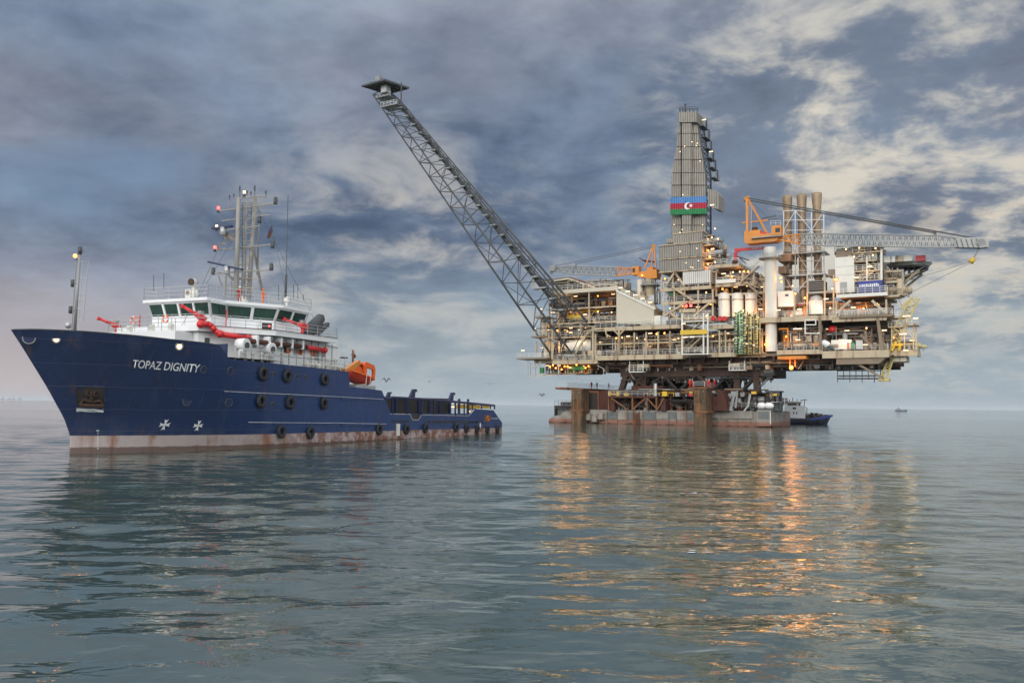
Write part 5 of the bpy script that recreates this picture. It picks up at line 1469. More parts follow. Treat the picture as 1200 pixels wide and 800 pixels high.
mb = MBm('cream')
for q in (((812, 413), (824, 403)), ((812, 403), (824, 413)), ((813, 386), (824, 378)), ((813, 378), (824, 386))): mb.bar(L(*q[0], -1), L(*q[1], -1), .1, 4)
mb.build('cross_bracing', sT)
mb = MBm('offwhite'); 
for y in (376, 415): a, b = L(800, y, -2.6), L(829, y, -2.6); mb.rail([a + Vector((0, 0, .3)), b + Vector((0, 0, .3))], 1.2, 1.4, .06, 3)
mb.build('handrail', sT)
mb = MBm('yellow'); pbox(mb, 797.2, 386.3, 828.7, 391.8, -2.95, -2.8); bnr = mb.build('banner', sT)
mb = MBm('creamd'); rn = random.Random(4)
a, b = L(799, 389, -2.96), L(827, 389, -2.96); x_ = a.x
while x_ < b.x:
    w_ = rn.uniform(.12, .3); mb.box((x_, -2.96, a.z - .32), (x_ + w_, -2.952, a.z + rn.uniform(.05, .35))); x_ += w_ + rn.uniform(.12, .3)
for px, py, k in ((803, 394.8, 't'), (811, 394.5, 't'), (801, 379, 't'), (828, 370, 'w')): lamp(L(px, py, -2.7), k)
# red round hose reels beside it
for px, py in ((835.8, 373), (844, 373.2), (849.3, 373.4)):
    c = L(px, py, -.6); mb = MBm('red'); mb.torus(c, (0, 1, 0), .42, .16, 16, 6); mb.bar(c, c + Vector((0, .3, 0)), .3, 10); mb.build('hose_reel', plat)

# --- centre section: rail deck, tanks
storey(838, 884, 313, 330.5, 3, 14, cols=[839, 856, 870, 883], seed=71, n=60, lampn=3, girder=.9)
storey(838, 897, 330, 343, 4, 14, cols=[839, 884, 895], seed=72, n=46, lampn=5, girder=.5, rail=False)
storey(838, 898, 343, 372, 8, 14, cols=[839, 886], seed=73, n=60, lampn=3, girder=.4, rail=False, floor=False, pal=['creamd', 'brown', 'cream', 'orange'])
mb = MBm('cream'); a = rect(838, 309, 866, 313, 2.5); mb.box((a[0], 2.5, a[2]), (a[1], 12, a[3])); mb.m('offwhite').rail([(a[0], 2.5, a[3]), (a[1], 2.5, a[3])], 1.15, 1.3, .05, 3); mb.build('deck', plat)
mb = MBm('offwhite'); a = rect(839, 327, 862, 331.5, 2.6); mb.box((a[0], 2.6, a[2]), (a[1], 3.0, a[3])); mb.build('parapet', plat)
for x0, x1_ in ((839.8, 853.6), (855.8, 869.4), (871.6, 885)):
    a = rect(x0, 343.5, x1_, 371, 3.2); r_ = (a[1] - a[0]) / 2; cx = (a[0] + a[1]) / 2; h = a[3] - a[2]; mb = MBm('offwhite')
    mb.lathe((cx, 3.2 + r_, a[2]), [(r_, 0), (r_, h - .25), (r_ * .94, h), (r_ * .5, h + .25), (.02, h + .3)], 28)
    mb.m('cream').lathe((cx, 3.2 + r_, a[2] + h * .72), [(r_ + .02, 0), (r_ + .1, .02), (r_ + .1, .22), (r_ + .02, .24)], 28); mb.build('storage_tank', plat)
for px, py, k in ((860.5, 368.5, 'o'), (888, 372, 'o'), (859, 319, 'w'), (867, 318.5, 'w'), (858, 324, 'o'), (872, 318, 'o'), (848, 320.5, 't')): lamp(L(px, py, 2.4), k)
mb = MBm('cream'); stairs(mb, L(867, 331, 2), L(889, 311, 2), 0, 1.0, 14); mb.build('stair_flight', plat)
mb = MBm('cream'); stairs(mb, L(889, 337, 2.2), L(872, 331, 2.2), 0, 1.0, 10); mb.build('stair_flight', plat)
mb = MBm('creamd'); mb.bar(L(877, 334, 2), L(889, 343, 2), .3, 4); mb.bar(L(886.5, 343, 2), L(886.5, 372, 2), .25, 4); mb.bar(L(895, 343, 2), L(895, 372, 2), .25, 4)
for k in range(4): mb.bar(L(886.5, 345 + k * 7, 2), L(895, 351 + k * 7, 2), .12, 4); mb.bar(L(886.5, 344 + k * 7, 2), L(895, 344 + k * 7, 2), .12, 4)
mb.build('stair_frame', plat)
# riser bundle, pale green and banded yellow
rn = random.Random(9)
for k, px in enumerate((862.5, 866.5, 869.5, 873, 879.5, 886.5)):
    m_ = 'lime' if k < 3 else 'paleyel'; mb = MBm(m_); r_ = .3
    yt = rn.uniform(364, 369)
    a, b = L(px, 415, -.9), L(px, yt, -.9)
    if k < 3: mb.tube([a, L(px + (1.5 if k == 1 else 0), 395, -.9), b], .34, 8)
    else: mb.bar(a, b, .34, 8)
    mb.m('dgrey'); h = b.z - a.z
    for j in range(16):
        z = a.z + h * (j + rn.uniform(.2, .8)) / 16; mb.bar((a.x, -.9, z), (a.x + rn.uniform(-.1, .1), -.9, z + rn.uniform(.18, .45)), .38, 8)
    mb.m(m_).bar(a + Vector((.6, .5, 0)), b + Vector((.6, .5, rn.uniform(-1, 1))), .12, 6)
    mb.build('riser_pipe', plat)
mb = MBm('orange'); pbox(mb, 871, 375, 898, 379.5, .2, .8); mb.m('brown'); 
for px in (876, 883, 890): mb.bar(L(px, 378, -.2), L(px, 365, -.2), .12, 5)
mb.build('riser_beam', plat)
for px, py, k in ((873.5, 402.5, 't'), (896.8, 403.5, 'o'), (891, 362, 't'), (871, 364, 'w'), (885, 404, 't')): lamp(L(px, py, -1), k)

# --- exhaust stacks with their guide frame
ws = 12
for px, yt in ((924.2, 229.5), (941.2, 228), (959, 226.5)):
    a, b = L(px, 345, ws), L(px - 1.2, yt, ws); h = b.z - a.z; r_ = .84
    mb = MBm('stack'); mb.lathe((a.x, ws, a.z - 8), [(r_ * 1.02, 0), (r_, 8), (r_, h * .45 + 8), (r_ * 1.04, h * .45 + 8.1), (r_ * 1.04, h - 4 + 8), (r_ * 1.32, h + 8 - .6), (r_ * 1.32, h + 8), (r_ * 1.2, h + 8), (r_ * 1.1, h + 7)], 24)
    for k in range(6): mb.lathe((a.x, ws, a.z + h * (k + .3) / 6), [(r_, 0), (r_ + .1, .05), (r_ + .1, .25), (r_, .3)], 24)
    mb.build('exhaust_stack', plat)
mb = MBm('lgrey')
P0 = []
for px in (918.5, 932, 951, 965.5):
    for w in (ws - 1.8, ws + 2): mb.bar(L(px, 350, w), L(px, 247, w), .16, 4)
for y in (247, 258, 270, 282, 294, 306, 322, 336):
    for w in (ws - 1.8, ws + 2): mb.bar(L(918.5, y, w), L(965.5, y - .5, w), .11, 4)
for i, (xa, xb) in enumerate(((918.5, 932), (932, 951), (951, 965.5))):
    for k, (ya, yb_) in enumerate(((247, 270), (270, 294), (294, 322), (322, 345))):
        w = ws - 1.8
        if (i + k) % 2: mb.bar(L(xa, ya, w), L(xb, yb_, w), .11, 4)
        else: mb.bar(L(xb, ya, w), L(xa, yb_, w), .11, 4)
for y in (296, 322): pbox(mb, 918, y - .6, 967, y + .6, ws - 2.5, ws + 3)
mb.build('stack_frame', plat)
mb = MBm('offwhite')
for y in (295.4, 321.4): mb.rail([L(918, y, ws - 2.4), L(967, y, ws - 2.4)], 1.1, 1.4, .05, 3)
mb.build('handrail', plat)
mb = MBm('creamd'); pbox(mb, 912, 298, 927, 306, 8, 14); pbox(mb, 912, 312, 921, 320, 7, 12); mb.build('duct_casing', plat)
part('air_intake', 'dark', 947.5, 328.5, 965, 340.5, 4, 8)
mb = MBm('grey')
for k in range(5): pbox(mb, 947.3, 329 + k * 2.4, 965.2, 329.6 + k * 2.4, 3.9, 3.99)
pbox(mb, 945.5, 341, 979, 343.5, 3.6, 12); mb.build('intake_louvre', plat)
part('turbine_enclosure', 'offwhite', 911.5, 341, 930, 359, 3, 9); part('hatch', 'dgrey', 920, 344.5, 924, 347, 2.95, 3.0)
mb = MBm('lgrey'); pbox(mb, 948, 352, 964, 368, 2, 5); mb.lathe((L(956, 352, 3).x, 3.5, L(956, 352, 3).z), [(1.5, -.2), (1.3, .5), (.8, 1.0), (.02, 1.2)], 16); mb.m('offwhite'); pbox(mb, 950.5, 356, 961.5, 367, 1.9, 1.99); mb.build('generator_housing', plat)
sa, sb, z0, z1 = rect(911, 343, 978, 371, 1); mb = MBm('cream'); clutter(mb, sa, sb, z0, z1 - 1, 5, 14, 120, 81, ['cream', 'creamd', 'offwhite', 'brown', 'lgrey', 'orange', 'red']); q = mb.build('pipework', plat); q['kind'] = 'stuff'
mb = MBm('creamd'); pbox(mb, 911, 345, 978, 372, 14, 14.3); mb.build('back_wall', plat)
for px in (931, 946, 966.5, 977): mb = MBm('cream'); mb.bar(L(px, 372, 1.2), L(px, 322 if px > 940 else 345, 1.2), .22, 4); mb.build('column', plat)
for px, py, k in ((915, 325.5, 'o'), (916, 330, 'o'), (943.3, 349.2, 'o'), (921, 356, 't'), (912, 363, 't'), (958, 361, 't'), (975.5, 338, 'w'), (973, 361, 'w'), (978.5, 327.5, 'o'), (937, 362, 't'), (929, 335, 'w'), (932, 344, 'o'), (968, 350, 't')): lamp(L(px, py, .9), k)
# lower band: big drum wall and frames right of the pedestal
part('heat_exchanger_casing', 'beige', 928, 393, 959, 405, 2.5, 6)
mb = MBm('offwhite'); 
a = rect(943.5, 375, 956, 391, .1); 
for q in (((943.5, 375), (956, 375)), ((943.5, 380.5), (956, 380.5)), ((943.5, 375), (943.5, 391)), ((956, 375), (956, 381)), ((943.5, 390.5), (961, 390.5))): mb.bar(L(*q[0], -.3), L(*q[1], -.3), .15, 4)
mb.build('hoist_frame', plat)
mb = MBm('orange'); pbox(mb, 911, 417, 944.5, 420.5, -1, 6); pbox(mb, 925, 420.5, 926.3, 429, 0, .4); pbox(mb, 931, 420.5, 932.3, 429.5, 0, .4); mb.build('crane_beam', plat)  # yellow beam; the lamp's orange light is put into its colour
lamp(L(927.3, 430.8, 0), 'O')
for px in (935, 938.5, 945.5, 949.5, 975.5):
    mb = MBm('dgrey'); mb.bar(L(px, 426, 3), L(px, 433, 3), .22, 6); mb.build('drop_pipe', plat)
# steel plate under the right half showing the slanting underside
pts = [L(*q, .3) for q in ((980, 413), (1040, 413.5), (1046, 415.5), (1037, 419.5), (1030, 426), (980, 427))]
mb = MBm('creamd'); mb.prism([(p.x, p.z) for p in pts], 1, .3, 12); mb.build('box_girder', plat)
part('sponson', 'beige', 1037, 416.5, 1062, 423.5, 4, 10)
# cabins and vessels inside the right storey
part('equipment_cabin', 'offwhite', 974, 398, 998, 409.2, .8, 3); part('equipment_cabin', 'lgrey', 1003, 398.5, 1011, 409, .8, 3); part('cabin_door', 'red', 992.5, 401.5, 995, 408.5, .7, .79); part('green_cabinet', 'green', 996.8, 401, 1001.5, 408.8, .6, 1.6)
c = L(976, 386, 2.4); mb = MBm('red'); mb.ball(c, 1.0, 14, 8, .8); mb.build('red_vessel', plat)
for px, py, r_ in ((966, 402, .7), (969, 403.5, .7)):
    c = L(px, py, .3); mb = MBm('white'); mb.ball(c, r_, 12, 8); mb.m('dgrey').ball(c + Vector((.9, 0, -.8)), r_ * .8, 10, 6); mb.build('vent_dome', plat)
for px in (1028.5, 960.8): mb = MBm('creamd'); mb.bar(L(px + (5 if px > 1000 else 1), 409, -.1), L(px, 372, -.1), .4, 4); mb.build('column', plat)
mb = MBm('creamd'); mb.bar(L(1024, 409, .4), L(1009, 392, .4), .4, 4); mb.bar(L(1003, 425, 1), L(1036, 444, 1), .3, 4); mb.build('brace', plat)
for px, py, k in ((1014, 403.5, 't'), (986, 398, 't'), (935, 398, 't'), (988, 402, 't'), (937, 385, 't')): lamp(L(px, py, .2), k)
# scaffold hanging below the right end
mb = MBm('dgrey')
for k in range(8):
    px = 981.5 + k * 7.2; mb.bar(L(px, 426, 5), L(px, 448 - (k % 2) * 3, 5), .10, 4); mb.bar(L(px, 426, 8), L(px, 445, 8), .10, 4)
for y in (430, 434.5, 440, 443.5): 
    for w in (5, 8): mb.bar(L(981, y, w), L(1033, y, w), .10 if y != 443.5 else .22, 4)
pbox(mb, 981.5, 439.5, 1033, 440.5, 5, 8)
mb.build('hanging_scaffold', plat)
# --- accommodation and utilities block on the right
a = rect(979, 300, 1001, 340, 1.2)
part('quarters_wall', 'offwhite', 978.8, 301, 1001, 343, 1.2, 13); part('quarters_wall', 'beige', 1001, 309, 1034, 343, 5.5, 14); part('parapet', 'creamd', 979.5, 293.5, 998, 302, 1.6, 10)
part('vent_housing', 'creamd', 970.5, 315.5, 979.5, 323.5, 2, 5)
part('door', 'grey', 984.5, 330.5, 992.5, 342.5, 1.1, 1.19)
mb = MBm('grey')
for y in (312, 322): pbox(mb, 979, y, 1001, y + .25, 1.17, 1.199)
mb.build('wall_joint', plat)
for y, x0, x1_ in ((294.5, 999, 1035), (305, 994, 1027), (316.5, 996, 1034), (328, 999, 1034)):
    mb = MBm('cream'); b_ = rect(x0, y, x1_, y + 1.6, 1.4); mb.box((b_[0], 1.4, b_[2]), (b_[1], 5.4, b_[3])); mb.m('offwhite').rail([(b_[0], 1.4, b_[3]), (b_[1], 1.4, b_[3])], 1.15, 1.3, .05, 3); mb.build('balcony', plat)
for q in (((1000, 305), (1015, 294.5)), ((1028, 316.5), (1012, 305)), ((1010, 328), (1026, 316.5)), ((1003, 329), (999, 318))):
    mb = MBm('cream'); stairs(mb, L(*q[0], 1.5), L(*q[1], 1.5), 0, 1.1, 12); mb.build('stair_flight', plat)
for px in (1033, 1016): mb = MBm('offwhite'); mb.bar(L(px, 343, 1.5), L(px, 291 if px > 1020 else 300, 1.5), .28 if px > 1020 else .16, 4); mb.build('column', plat)
sa, sb, z0, z1 = rect(999, 296, 1033, 342, 2); mb = MBm('cream'); clutter(mb, sa, sb, z0, z1, 2.5, 5.2, 60, 91, ['cream', 'creamd', 'offwhite', 'brown', 'beige']); q = mb.build('pipework', plat); q['kind'] = 'stuff'
sa, sb, z0, z1 = rect(979, 289, 1033, 295, 2.5); mb = MBm('lgrey'); clutter(mb, sa, sb, z0, z1, 2.5, 9, 30, 92); mb.rail([(sa, 1.8, z0), (sb, 1.8, z0)], 1.2, 1.4, .05, 3); q = mb.build('roof_equipment', plat); q['kind'] = 'stuff'
for px, py, k in ((991.5, 292, 'w'), (1007, 290.5, 'w'), (1026, 291, 'w'), (980.5, 327.5, 'o'), (1003.5, 325, 't'), (1001, 301, 'w'), (1023, 299, 'w'), (1019, 312, 't')): lamp(L(px, py, .9), k)
# floor under the block, storey below
mb = MBm('offwhite'); a = rect(980, 343.5, 1040, 347.5, -.4); mb.box((a[0], -.4, a[2]), (a[1], 0, a[3])); mb.m('creamd').box((a[0] + .1, .01, a[2] + .2), (a[1] - .1, 16, a[3] - .02)); mb.m('offwhite').rail([(a[0], -.35, a[3]), (a[1], -.35, a[3])], 1.2, 1.4, .06, 3); mb.build('deck', plat)
storey(979, 1040, 347.5, 368.5, .3, 12, cols=[980, 1038.5], seed=95, n=70, lampn=4, girder=.8, pal=['creamd', 'brown', 'cream', 'orange', 'rust'], back='beige')
for q in (((979, 368), (997, 352)), ((1022, 352), (1037, 366))): mb = MBm('cream'); mb.bar(L(*q[0], 0), L(*q[1], 0), .35, 4); mb.build('brace', plat)
mb = MBm('creamd'); b_ = rect(983, 369, 1046, 371.5, -.8); mb.box((b_[0], -.8, b_[2]), (b_[1], 3, b_[3])); mb.m('offwhite').rail([(b_[0], -.8, b_[3]), (b_[1], -.8, b_[3])], 1.15, 1.3, .05, 3); mb.build('deck', plat)
for px, py, k in ((1000, 360, 't'), (1027.5, 357, 't'), (1012, 361.5, 'w')): lamp(L(px, py, .5), k)
# --- helideck
zH = L(1060, 306, 4).z; hc = L(1062, 306, 6)
hel = empty('helideck'); hel.parent = plat
poly = []
aL, aR = L(1036, 311, 1).x, L(1086, 304, 6).x
R8 = (aR - aL) / 2
cx, cw = (aL + aR) / 2, 10.0
for k in range(8): t = R(22.5 + 45 * k); poly.append((cx + R8 * math.cos(t) / math.cos(R(22.5)), cw + R8 * math.sin(t) / math.cos(R(22.5))))
mb = MBm('grey'); mb.prism(poly, 2, zH - .45, zH); mb.build('landing_deck', hel)
mb = MBm('lgrey')
op = [(cx + (p[0] - cx) * 1.13, cw + (p[1] - cw) * 1.13) for p in poly]
for k in range(8):
    a, b = poly[k], poly[(k + 1) % 8]; c, d = op[k], op[(k + 1) % 8]
    mb.add([(a[0], a[1], zH - .3), (b[0], b[1], zH - .3), (d[0], d[1], zH + .25), (c[0], c[1], zH + .25)], [(0, 1, 2, 3)]); mb.bar((c[0], c[1], zH + .25), (d[0], d[1], zH + .25), .09, 4)
mb.build('safety_net', hel)
mb = MBm('dgrey')
for k in range(7):
    s = cx - R8 * .9 + R8 * 1.8 * k / 6; hw_ = R8 * (1 if abs(s - cx) < R8 * .5 else .75)
    zl = zH - 2.4 + max(0, (s - cx) / R8) * 1.6
    mb.bar((s, cw - hw_ * .9, zH - .6), (s, cw + hw_ * .9, zH - .6), .2, 4); mb.bar((s, cw - hw_ * .6, zl), (s, cw + hw_ * .6, zl), .16, 4)
    for j in range(6):
        w = cw - hw_ * .6 + hw_ * 1.2 * j / 5; mb.bar((s, w, zl), (s, w + hw_ * .2 * (-1 if j % 2 else 1), zH - .6), .1, 4)
for w in (cw - R8 * .7, cw, cw + R8 * .6):
    mb.bar((cx - R8 * .9, w, zH - .6), (cx + R8 * .9, w, zH - .6), .2, 4); mb.bar((cx - R8 * .9, w, zH - 2.4), (cx, w, zH - 2.4), .2, 4); mb.bar((cx, w, zH - 2.4), (cx + R8 * .9, w, zH - .8), .2, 4)
mb.build('support_truss', hel)
mb = MBm('cream')
for w in (cw - 3, cw + 3):
    a = (L(1034, 345, 2).x, w, L(1034, 345, 2).z)
    for f in (.1, .45, .8): mb.bar(a, (cx - R8 + 2 * R8 * f, w, zH - 2.3 + max(0, f - .5) * 2.4), .26, 5)
    mb.bar((a[0], w, a[2]), (a[0], w, zH), .3, 5)
    mb.bar((a[0], w, (a[2] + zH) / 2), (cx + R8 * .1, w, zH - 2.3), .18, 5)
mb.build('raking_strut', hel)
for k, (px, m_) in enumerate(((1045, 'offwhite'), (1052, 'lgrey'), (1058, 'cream'), (1068, 'offwhite'))):
    p = PF.atY(px, 305, cw); mb = MBm(m_); mb.box((p.x - .8, cw - 6, zH + .002), (p.x + .8, cw - 4.6, zH + 1.2)); mb.build('deck_locker', hel)
mb = MBm('red'); p = PF.atY(1078.5, 303, cw - 5); mb.box((p.x - .9, cw - 5, zH + .002), (p.x + .9, cw - 3.8, zH + 1.1)); mb.m('lgrey').rail([(aL, cw - R8 * .4, zH), (aL + 6, cw - R8 * .95, zH)], 1.1, 1.2, .05, 2); mb.build('fire_cabinet', hel)
for x0, x1_, y in ((1036, 1054, 345.5), (1038, 1052, 329)): part('landing', 'cream', x0, y, x1_, y + 2.4, 1, 5)
mb = MBm('cream'); sa, sb, z0, z1 = rect(1036, 312, 1056, 346, 1); clutter(mb, sa, sb, z0, z1, 1.5, 6, 34, 97, ['cream', 'creamd', 'lgrey']); mb.rail([(sa, 1, L(1045, 345.5, 1).z), (sb, 1, L(1045, 345.5, 1).z)], 1.15, 1.3, .05, 3); q = mb.build('pipework', plat); q['kind'] = 'stuff'
# right end: yellow lattice gangway boom, small white platforms
def lat2(mb, q0, q1, w, th, n, rc=.16, rb_=.09):
    """lattice boom given by its picture edges: (left start, right start), (left end, right end)"""
    A_ = [L(*q0[0], w), L(*q0[1], w), L(*q0[1], w + th), L(*q0[0], w + th)]; B_ = [L(*q1[0], w), L(*q1[1], w), L(*q1[1], w + th), L(*q1[0], w + th)]
    mb.lattice(A_, B_, n, rc, rb_)
mb = MBm('paleyel'); lat2(mb, ((1047, 385), (1058, 390)), ((1068, 349), (1077, 350)), 2.5, 1.8, 6, .2, .12); mb.bar(L(1057, 359, 3), L(1070, 348, 3), .2, 4); mb.bar(L(1057, 359, 3), L(1063, 363, 3), .16, 4); mb.bar(L(1056, 358, 3), L(1060, 361, 3), .3, 4)
lat2(mb, ((1043, 414), (1049, 414)), ((1031, 445), (1038, 446)), 4, 1.5, 5, .2, .11); pbox(mb, 1029, 443.5, 1042, 446.5, 3.6, 6)
lat2(mb, ((1047, 385), (1058, 390)), ((1043, 414), (1049, 414)), 3.2, 1.6, 5, .16, .1)
mb.build('gangway_boom', plat)
mb = MBm('yellow'); mb.bar(L(1045, 411, 2.5), L(1050, 400, 2.5), .3, 6); mb.bar(L(1053, 411, 2.5), L(1056, 402, 2.5), .25, 6); mb.bar(L(1045, 405, 2.5), L(1058, 404, 2.5), .25, 6); mb.build('yellow_winch', plat)
for x0, x1_, y in ((1041, 1060, 383), (1062, 1075.5, 380.5), (1044, 1060, 372)):
    mb = MBm('cream'); b_ = rect(x0, y - 1, x1_, y + .6, 2); mb.box((b_[0], 2, b_[2]), (b_[1], 6, b_[3])); mb.m('offwhite').rail([(b_[0], 2, b_[3]), (b_[1], 2, b_[3]), (b_[1], 6, b_[3])], 1.15, 1.2, .05, 3); mb.build('cantilever_platform', plat)
mb = MBm('cream')
for px, y0, y1 in ((1070.5, 380, 410), (1073.5, 380, 410), (1045, 372, 410), (1060, 372, 410)): mb.bar(L(px, y1, 2.5), L(px, y0, 2.5), .16, 4)
for y in (388, 396, 403): mb.bar(L(1045, y, 2.5), L(1073.5, y, 2.5), .1, 4)
mb.bar(L(1060, 383, 2.4), L(1070, 396, 2.4), .1, 4); mb.bar(L(1045, 396, 2.4), L(1060, 383, 2.4), .1, 4); mb.build('end_frame', plat)
for px, py, k in ((1062.5, 370, 'T'), (1058, 391, 'T'), (1073, 372.5, 't'), (1061.5, 410, 't')): lamp(L(px, py, 1.8), k)

# --- crane pedestal columns
def pedestal(px, yb_, yt, w, r_, par=plat, m_='offwhite'):
    a, b = L(px, yb_, w), L(px, yt, w); h = b.z - a.z; mb = MBm(m_)
    mb.lathe((a.x, w, a.z), [(r_, 0), (r_, h - 2.5), (r_ * 1.12, h - 2.2), (r_ * 1.12, h)], 28); mb.m('grey').lathe((a.x, w, a.z + h - 2.6), [(r_, 0), (r_ * 2.0, .05), (r_ * 2.0, .3), (r_, .35)], 28)
    mb.m('lgrey').rail([(a.x - r_ * 1.9, w - .6, b.z - 2.3), (a.x, w - r_ * 1.9, b.z - 2.3), (a.x + r_ * 1.9, w - .6, b.z - 2.3)], 1.1, .9, .045, 3)
    mb.build('crane_pedestal', par); return Vector((a.x, w, b.z))
pr = pedestal(904, 412, 290, 1.6, 1.22)
pl_ = pedestal(762, 370, 323, 6, 1.25, m_='cream')
mb = MBm('beige'); a, b = L(750, 365, 5), L(750, 328, 5); mb.lathe((a.x, 5, a.z), [(.75, 0), (.75, b.z - a.z), (.5, b.z - a.z + .1)], 18); mb.build('tall_vessel', plat)
sa, sb, z0, z1 = rect(745, 330, 772, 356, 6); mb = MBm('cream'); clutter(mb, sa, sb, z0, z1, 4.5, 8, 34, 98, ['cream', 'creamd', 'lgrey']); q = mb.build('pipework', plat); q['kind'] = 'stuff'

# ================================================================== CRANES (slew on their pedestals)
def PE(name, label, cat, pos, group=None):
    """a thing standing at a place of the platform, its parts in the platform's own directions"""
    e = empty(name, PF.world(pos), PF.rz); tag(e, label, cat, group); return e
def rel(mb, o):
    mb.v = [tuple(Vector(v) - Vector(o)) for v in mb.v]; return mb
cr = PE('pedestal_crane', 'orange pedestal crane with long lattice boom reaching right past the exhaust stacks', 'crane', pr, 'orange cranes on the platform')
w = 1.6
mb = MBm('orange'); P_ = [L(*q, w) for q in ((874.5, 272), (897, 276), (915, 273), (915, 280), (911, 284), (877, 287), (874.5, 284))]
mb.prism([(p.x, p.z) for p in P_], 1, w - 1.6, w + 1.6); rel(mb, pr).build('slewing_platform', cr)
mb = MBm('orange'); pbox(mb, 879, 269.5, 891, 277, w - 1.4, w + 1.4); mb.m('redrust'); pbox(mb, 881, 266, 886, 269.4, w - .8, w + .8); mb.m('red'); pbox(mb, 891.5, 272, 897, 277, w - 1.4, w); rel(mb, pr).build('engine_house', cr)
mb = MBm('orange'); pbox(mb, 904, 264, 915, 275, w - 2.2, w - .2); mb.m('glassd'); pbox(mb, 908.5, 267, 914, 272, w - 2.25, w - 2.201); mb.m('lgrey').rail([L(903, 264, w - 2.2), L(915, 264, w - 2.2)], 1.0, 1.2, .05, 2); rel(mb, pr).build('operator_cab', cr)
mb = MBm('grey'); pbox(mb, 880, 276.5, 916, 277.7, w - 2.4, w - 1.61); rel(mb, pr).build('walkway', cr)
mb = MBm('orange')
for dw in (-1.1, 1.1):
    mb.bar(L(875.8, 273, w + dw), L(875.3, 233, w + dw * .5), .32, 4); mb.bar(L(900, 275, w + dw), L(877, 233.5, w + dw * .5), .24, 4)
mb.bar(L(869.5, 261.2, w), L(900, 258, w), .2, 4); mb.bar(L(875.5, 233, w - .6), L(875.5, 233, w + .6), .6, 10); mb.m('grey').bar(L(872, 234, w), L(879, 232, w), .55, 8); mb.m('lgrey')
for k in range(14): mb.bar(L(877.5, 240 + k * 2.3, w - .4), L(880.5, 240 + k * 2.3, w - .4), .03, 4)
mb.bar(L(877.5, 272, w - .4), L(877.5, 238, w - .4), .05, 4); mb.bar(L(880.5, 272, w - .4), L(880.5, 238, w - .4), .05, 4)
mb.m('dgrey').bar(L(893, 256, w), L(909, 253, w), .14, 4); mb.bar(L(893, 258, w), L(911, 256.3, w), .1, 4)
rel(mb, pr).build('a_frame', cr)
def boomgeo(pts_top, pts_bot, w, th, m1, m2, split, n):
    """lattice boom along picture polyline; split: material change fraction"""
    for si in range(len(pts_top) - 1):
        mb = MBm(m1 if si < split else m2)
        A_ = [L(*pts_bot[si], w - th / 2), L(*pts_top[si], w - th / 2), L(*pts_top[si], w + th / 2), L(*pts_bot[si], w + th / 2)]
        B_ = [L(*pts_bot[si + 1], w - th / 2), L(*pts_top[si + 1], w - th / 2), L(*pts_top[si + 1], w + th / 2), L(*pts_bot[si + 1], w + th / 2)]
        mb.lattice(A_, B_, n[si], .16, .09); yield mb
bt = [(912, 277.5), (938, 274.5), (967, 274), (1100, 276), (1120, 279)]; bb = [(912, 281), (938, 286), (967, 288), (1100, 290), (1120, 290)]
for mb in boomgeo(bt, bb, w, 2.2, 'orange', 'grey', 1, [6, 8, 40, 5]): rel(mb, pr).build('boom_section', cr)
mb = MBm('grey'); P_ = [L(*q, w) for q in ((1118, 280), (1152, 278.5), (1158, 281.5), (1159, 290), (1148, 291), (1118, 290.5))]; mb.prism([(p.x, p.z) for p in P_], 1, w - .9, w - .7); mb.prism([(p.x, p.z) for p in P_], 1, w + .7, w + .9)
pbox(mb, 1146, 281, 1156, 290, w - .65, w + .65); mb.bar(L(1149.5, 285, w - 1), L(1149.5, 285, w + 1), .9, 14); mb.m('dgrey'); pbox(mb, 1094, 271, 1097, 276, w - .5, w + .5)
for k in range(5): mb.bar(L(1120 + k * 6, 280, w - .95), L(1123 + k * 6, 290, w - .95), .1, 4)
rel(mb, pr).build('boom_head', cr)
mb = MBm('dgrey')
for (a, b), dw in ((((877, 232), (1150, 280)), -.6), (((877, 234.5), (1096, 272.5)), -.3), (((877, 232.5), (1150, 281)), .6), (((877, 235), (1096, 273.5)), .3)): mb.bar(L(*a, w + dw), L(*b, w + dw), .075, 5)
mb.bar(L(880, 236, w), L(902, 257, w), .04, 4); rel(mb, pr).build('luffing_rope', cr)
mb = MBm('yellow'); hk = L(1139, 305, w); mb.bar(L(1137, 308, w), L(1141.5, 302.5, w), .5, 8, r2=.42); mb.m('dgrey')
for a, b in (((1149, 290), (1141.5, 302.5)), ((1147, 290), (1140.5, 302.5)), ((1137, 308), (1053, 350)), ((1136, 307), (1058, 331)), ((1053, 350), (1057, 359))): mb.bar(L(*a, w), L(*b, w), .05, 4)
rel(mb, pr).build('hook_block', cr)
# the second crane, boom lying to the left
w = 6.0
cl = PE('pedestal_crane', 'smaller orange crane with its grey boom laid left towards the flare boom', 'crane', pl_, 'orange cranes on the platform')
mb = MBm('orange'); P_ = [L(*q, w) for q in ((748, 320), (757, 319), (772, 316), (772.5, 326.5), (765, 327.5), (750, 325))]; mb.prism([(p.x, p.z) for p in P_], 1, w - 1.5, w + 1.5)
pbox(mb, 758, 313, 765, 320, w - 1.2, w + 1.2); rel(mb, pl_).build('slewing_platform', cl)
mb = MBm('orange'); pbox(mb, 740.5, 312, 748.5, 322, w - 1.6, w + .2); mb.m('glassd'); pbox(mb, 741.2, 314, 744, 319, w - 1.66, w - 1.601); rel(mb, pl_).build('operator_cab', cl)
mb = MBm('orange')
for dw in (-1, 1): mb.bar(L(755.5, 314, w + dw), L(765.5, 288, w + dw * .5), .2, 4); mb.bar(L(769, 314, w + dw), L(766.5, 288, w + dw * .5), .2, 4); mb.bar(L(763, 314, w + dw), L(766, 288, w + dw * .5), .14, 4)
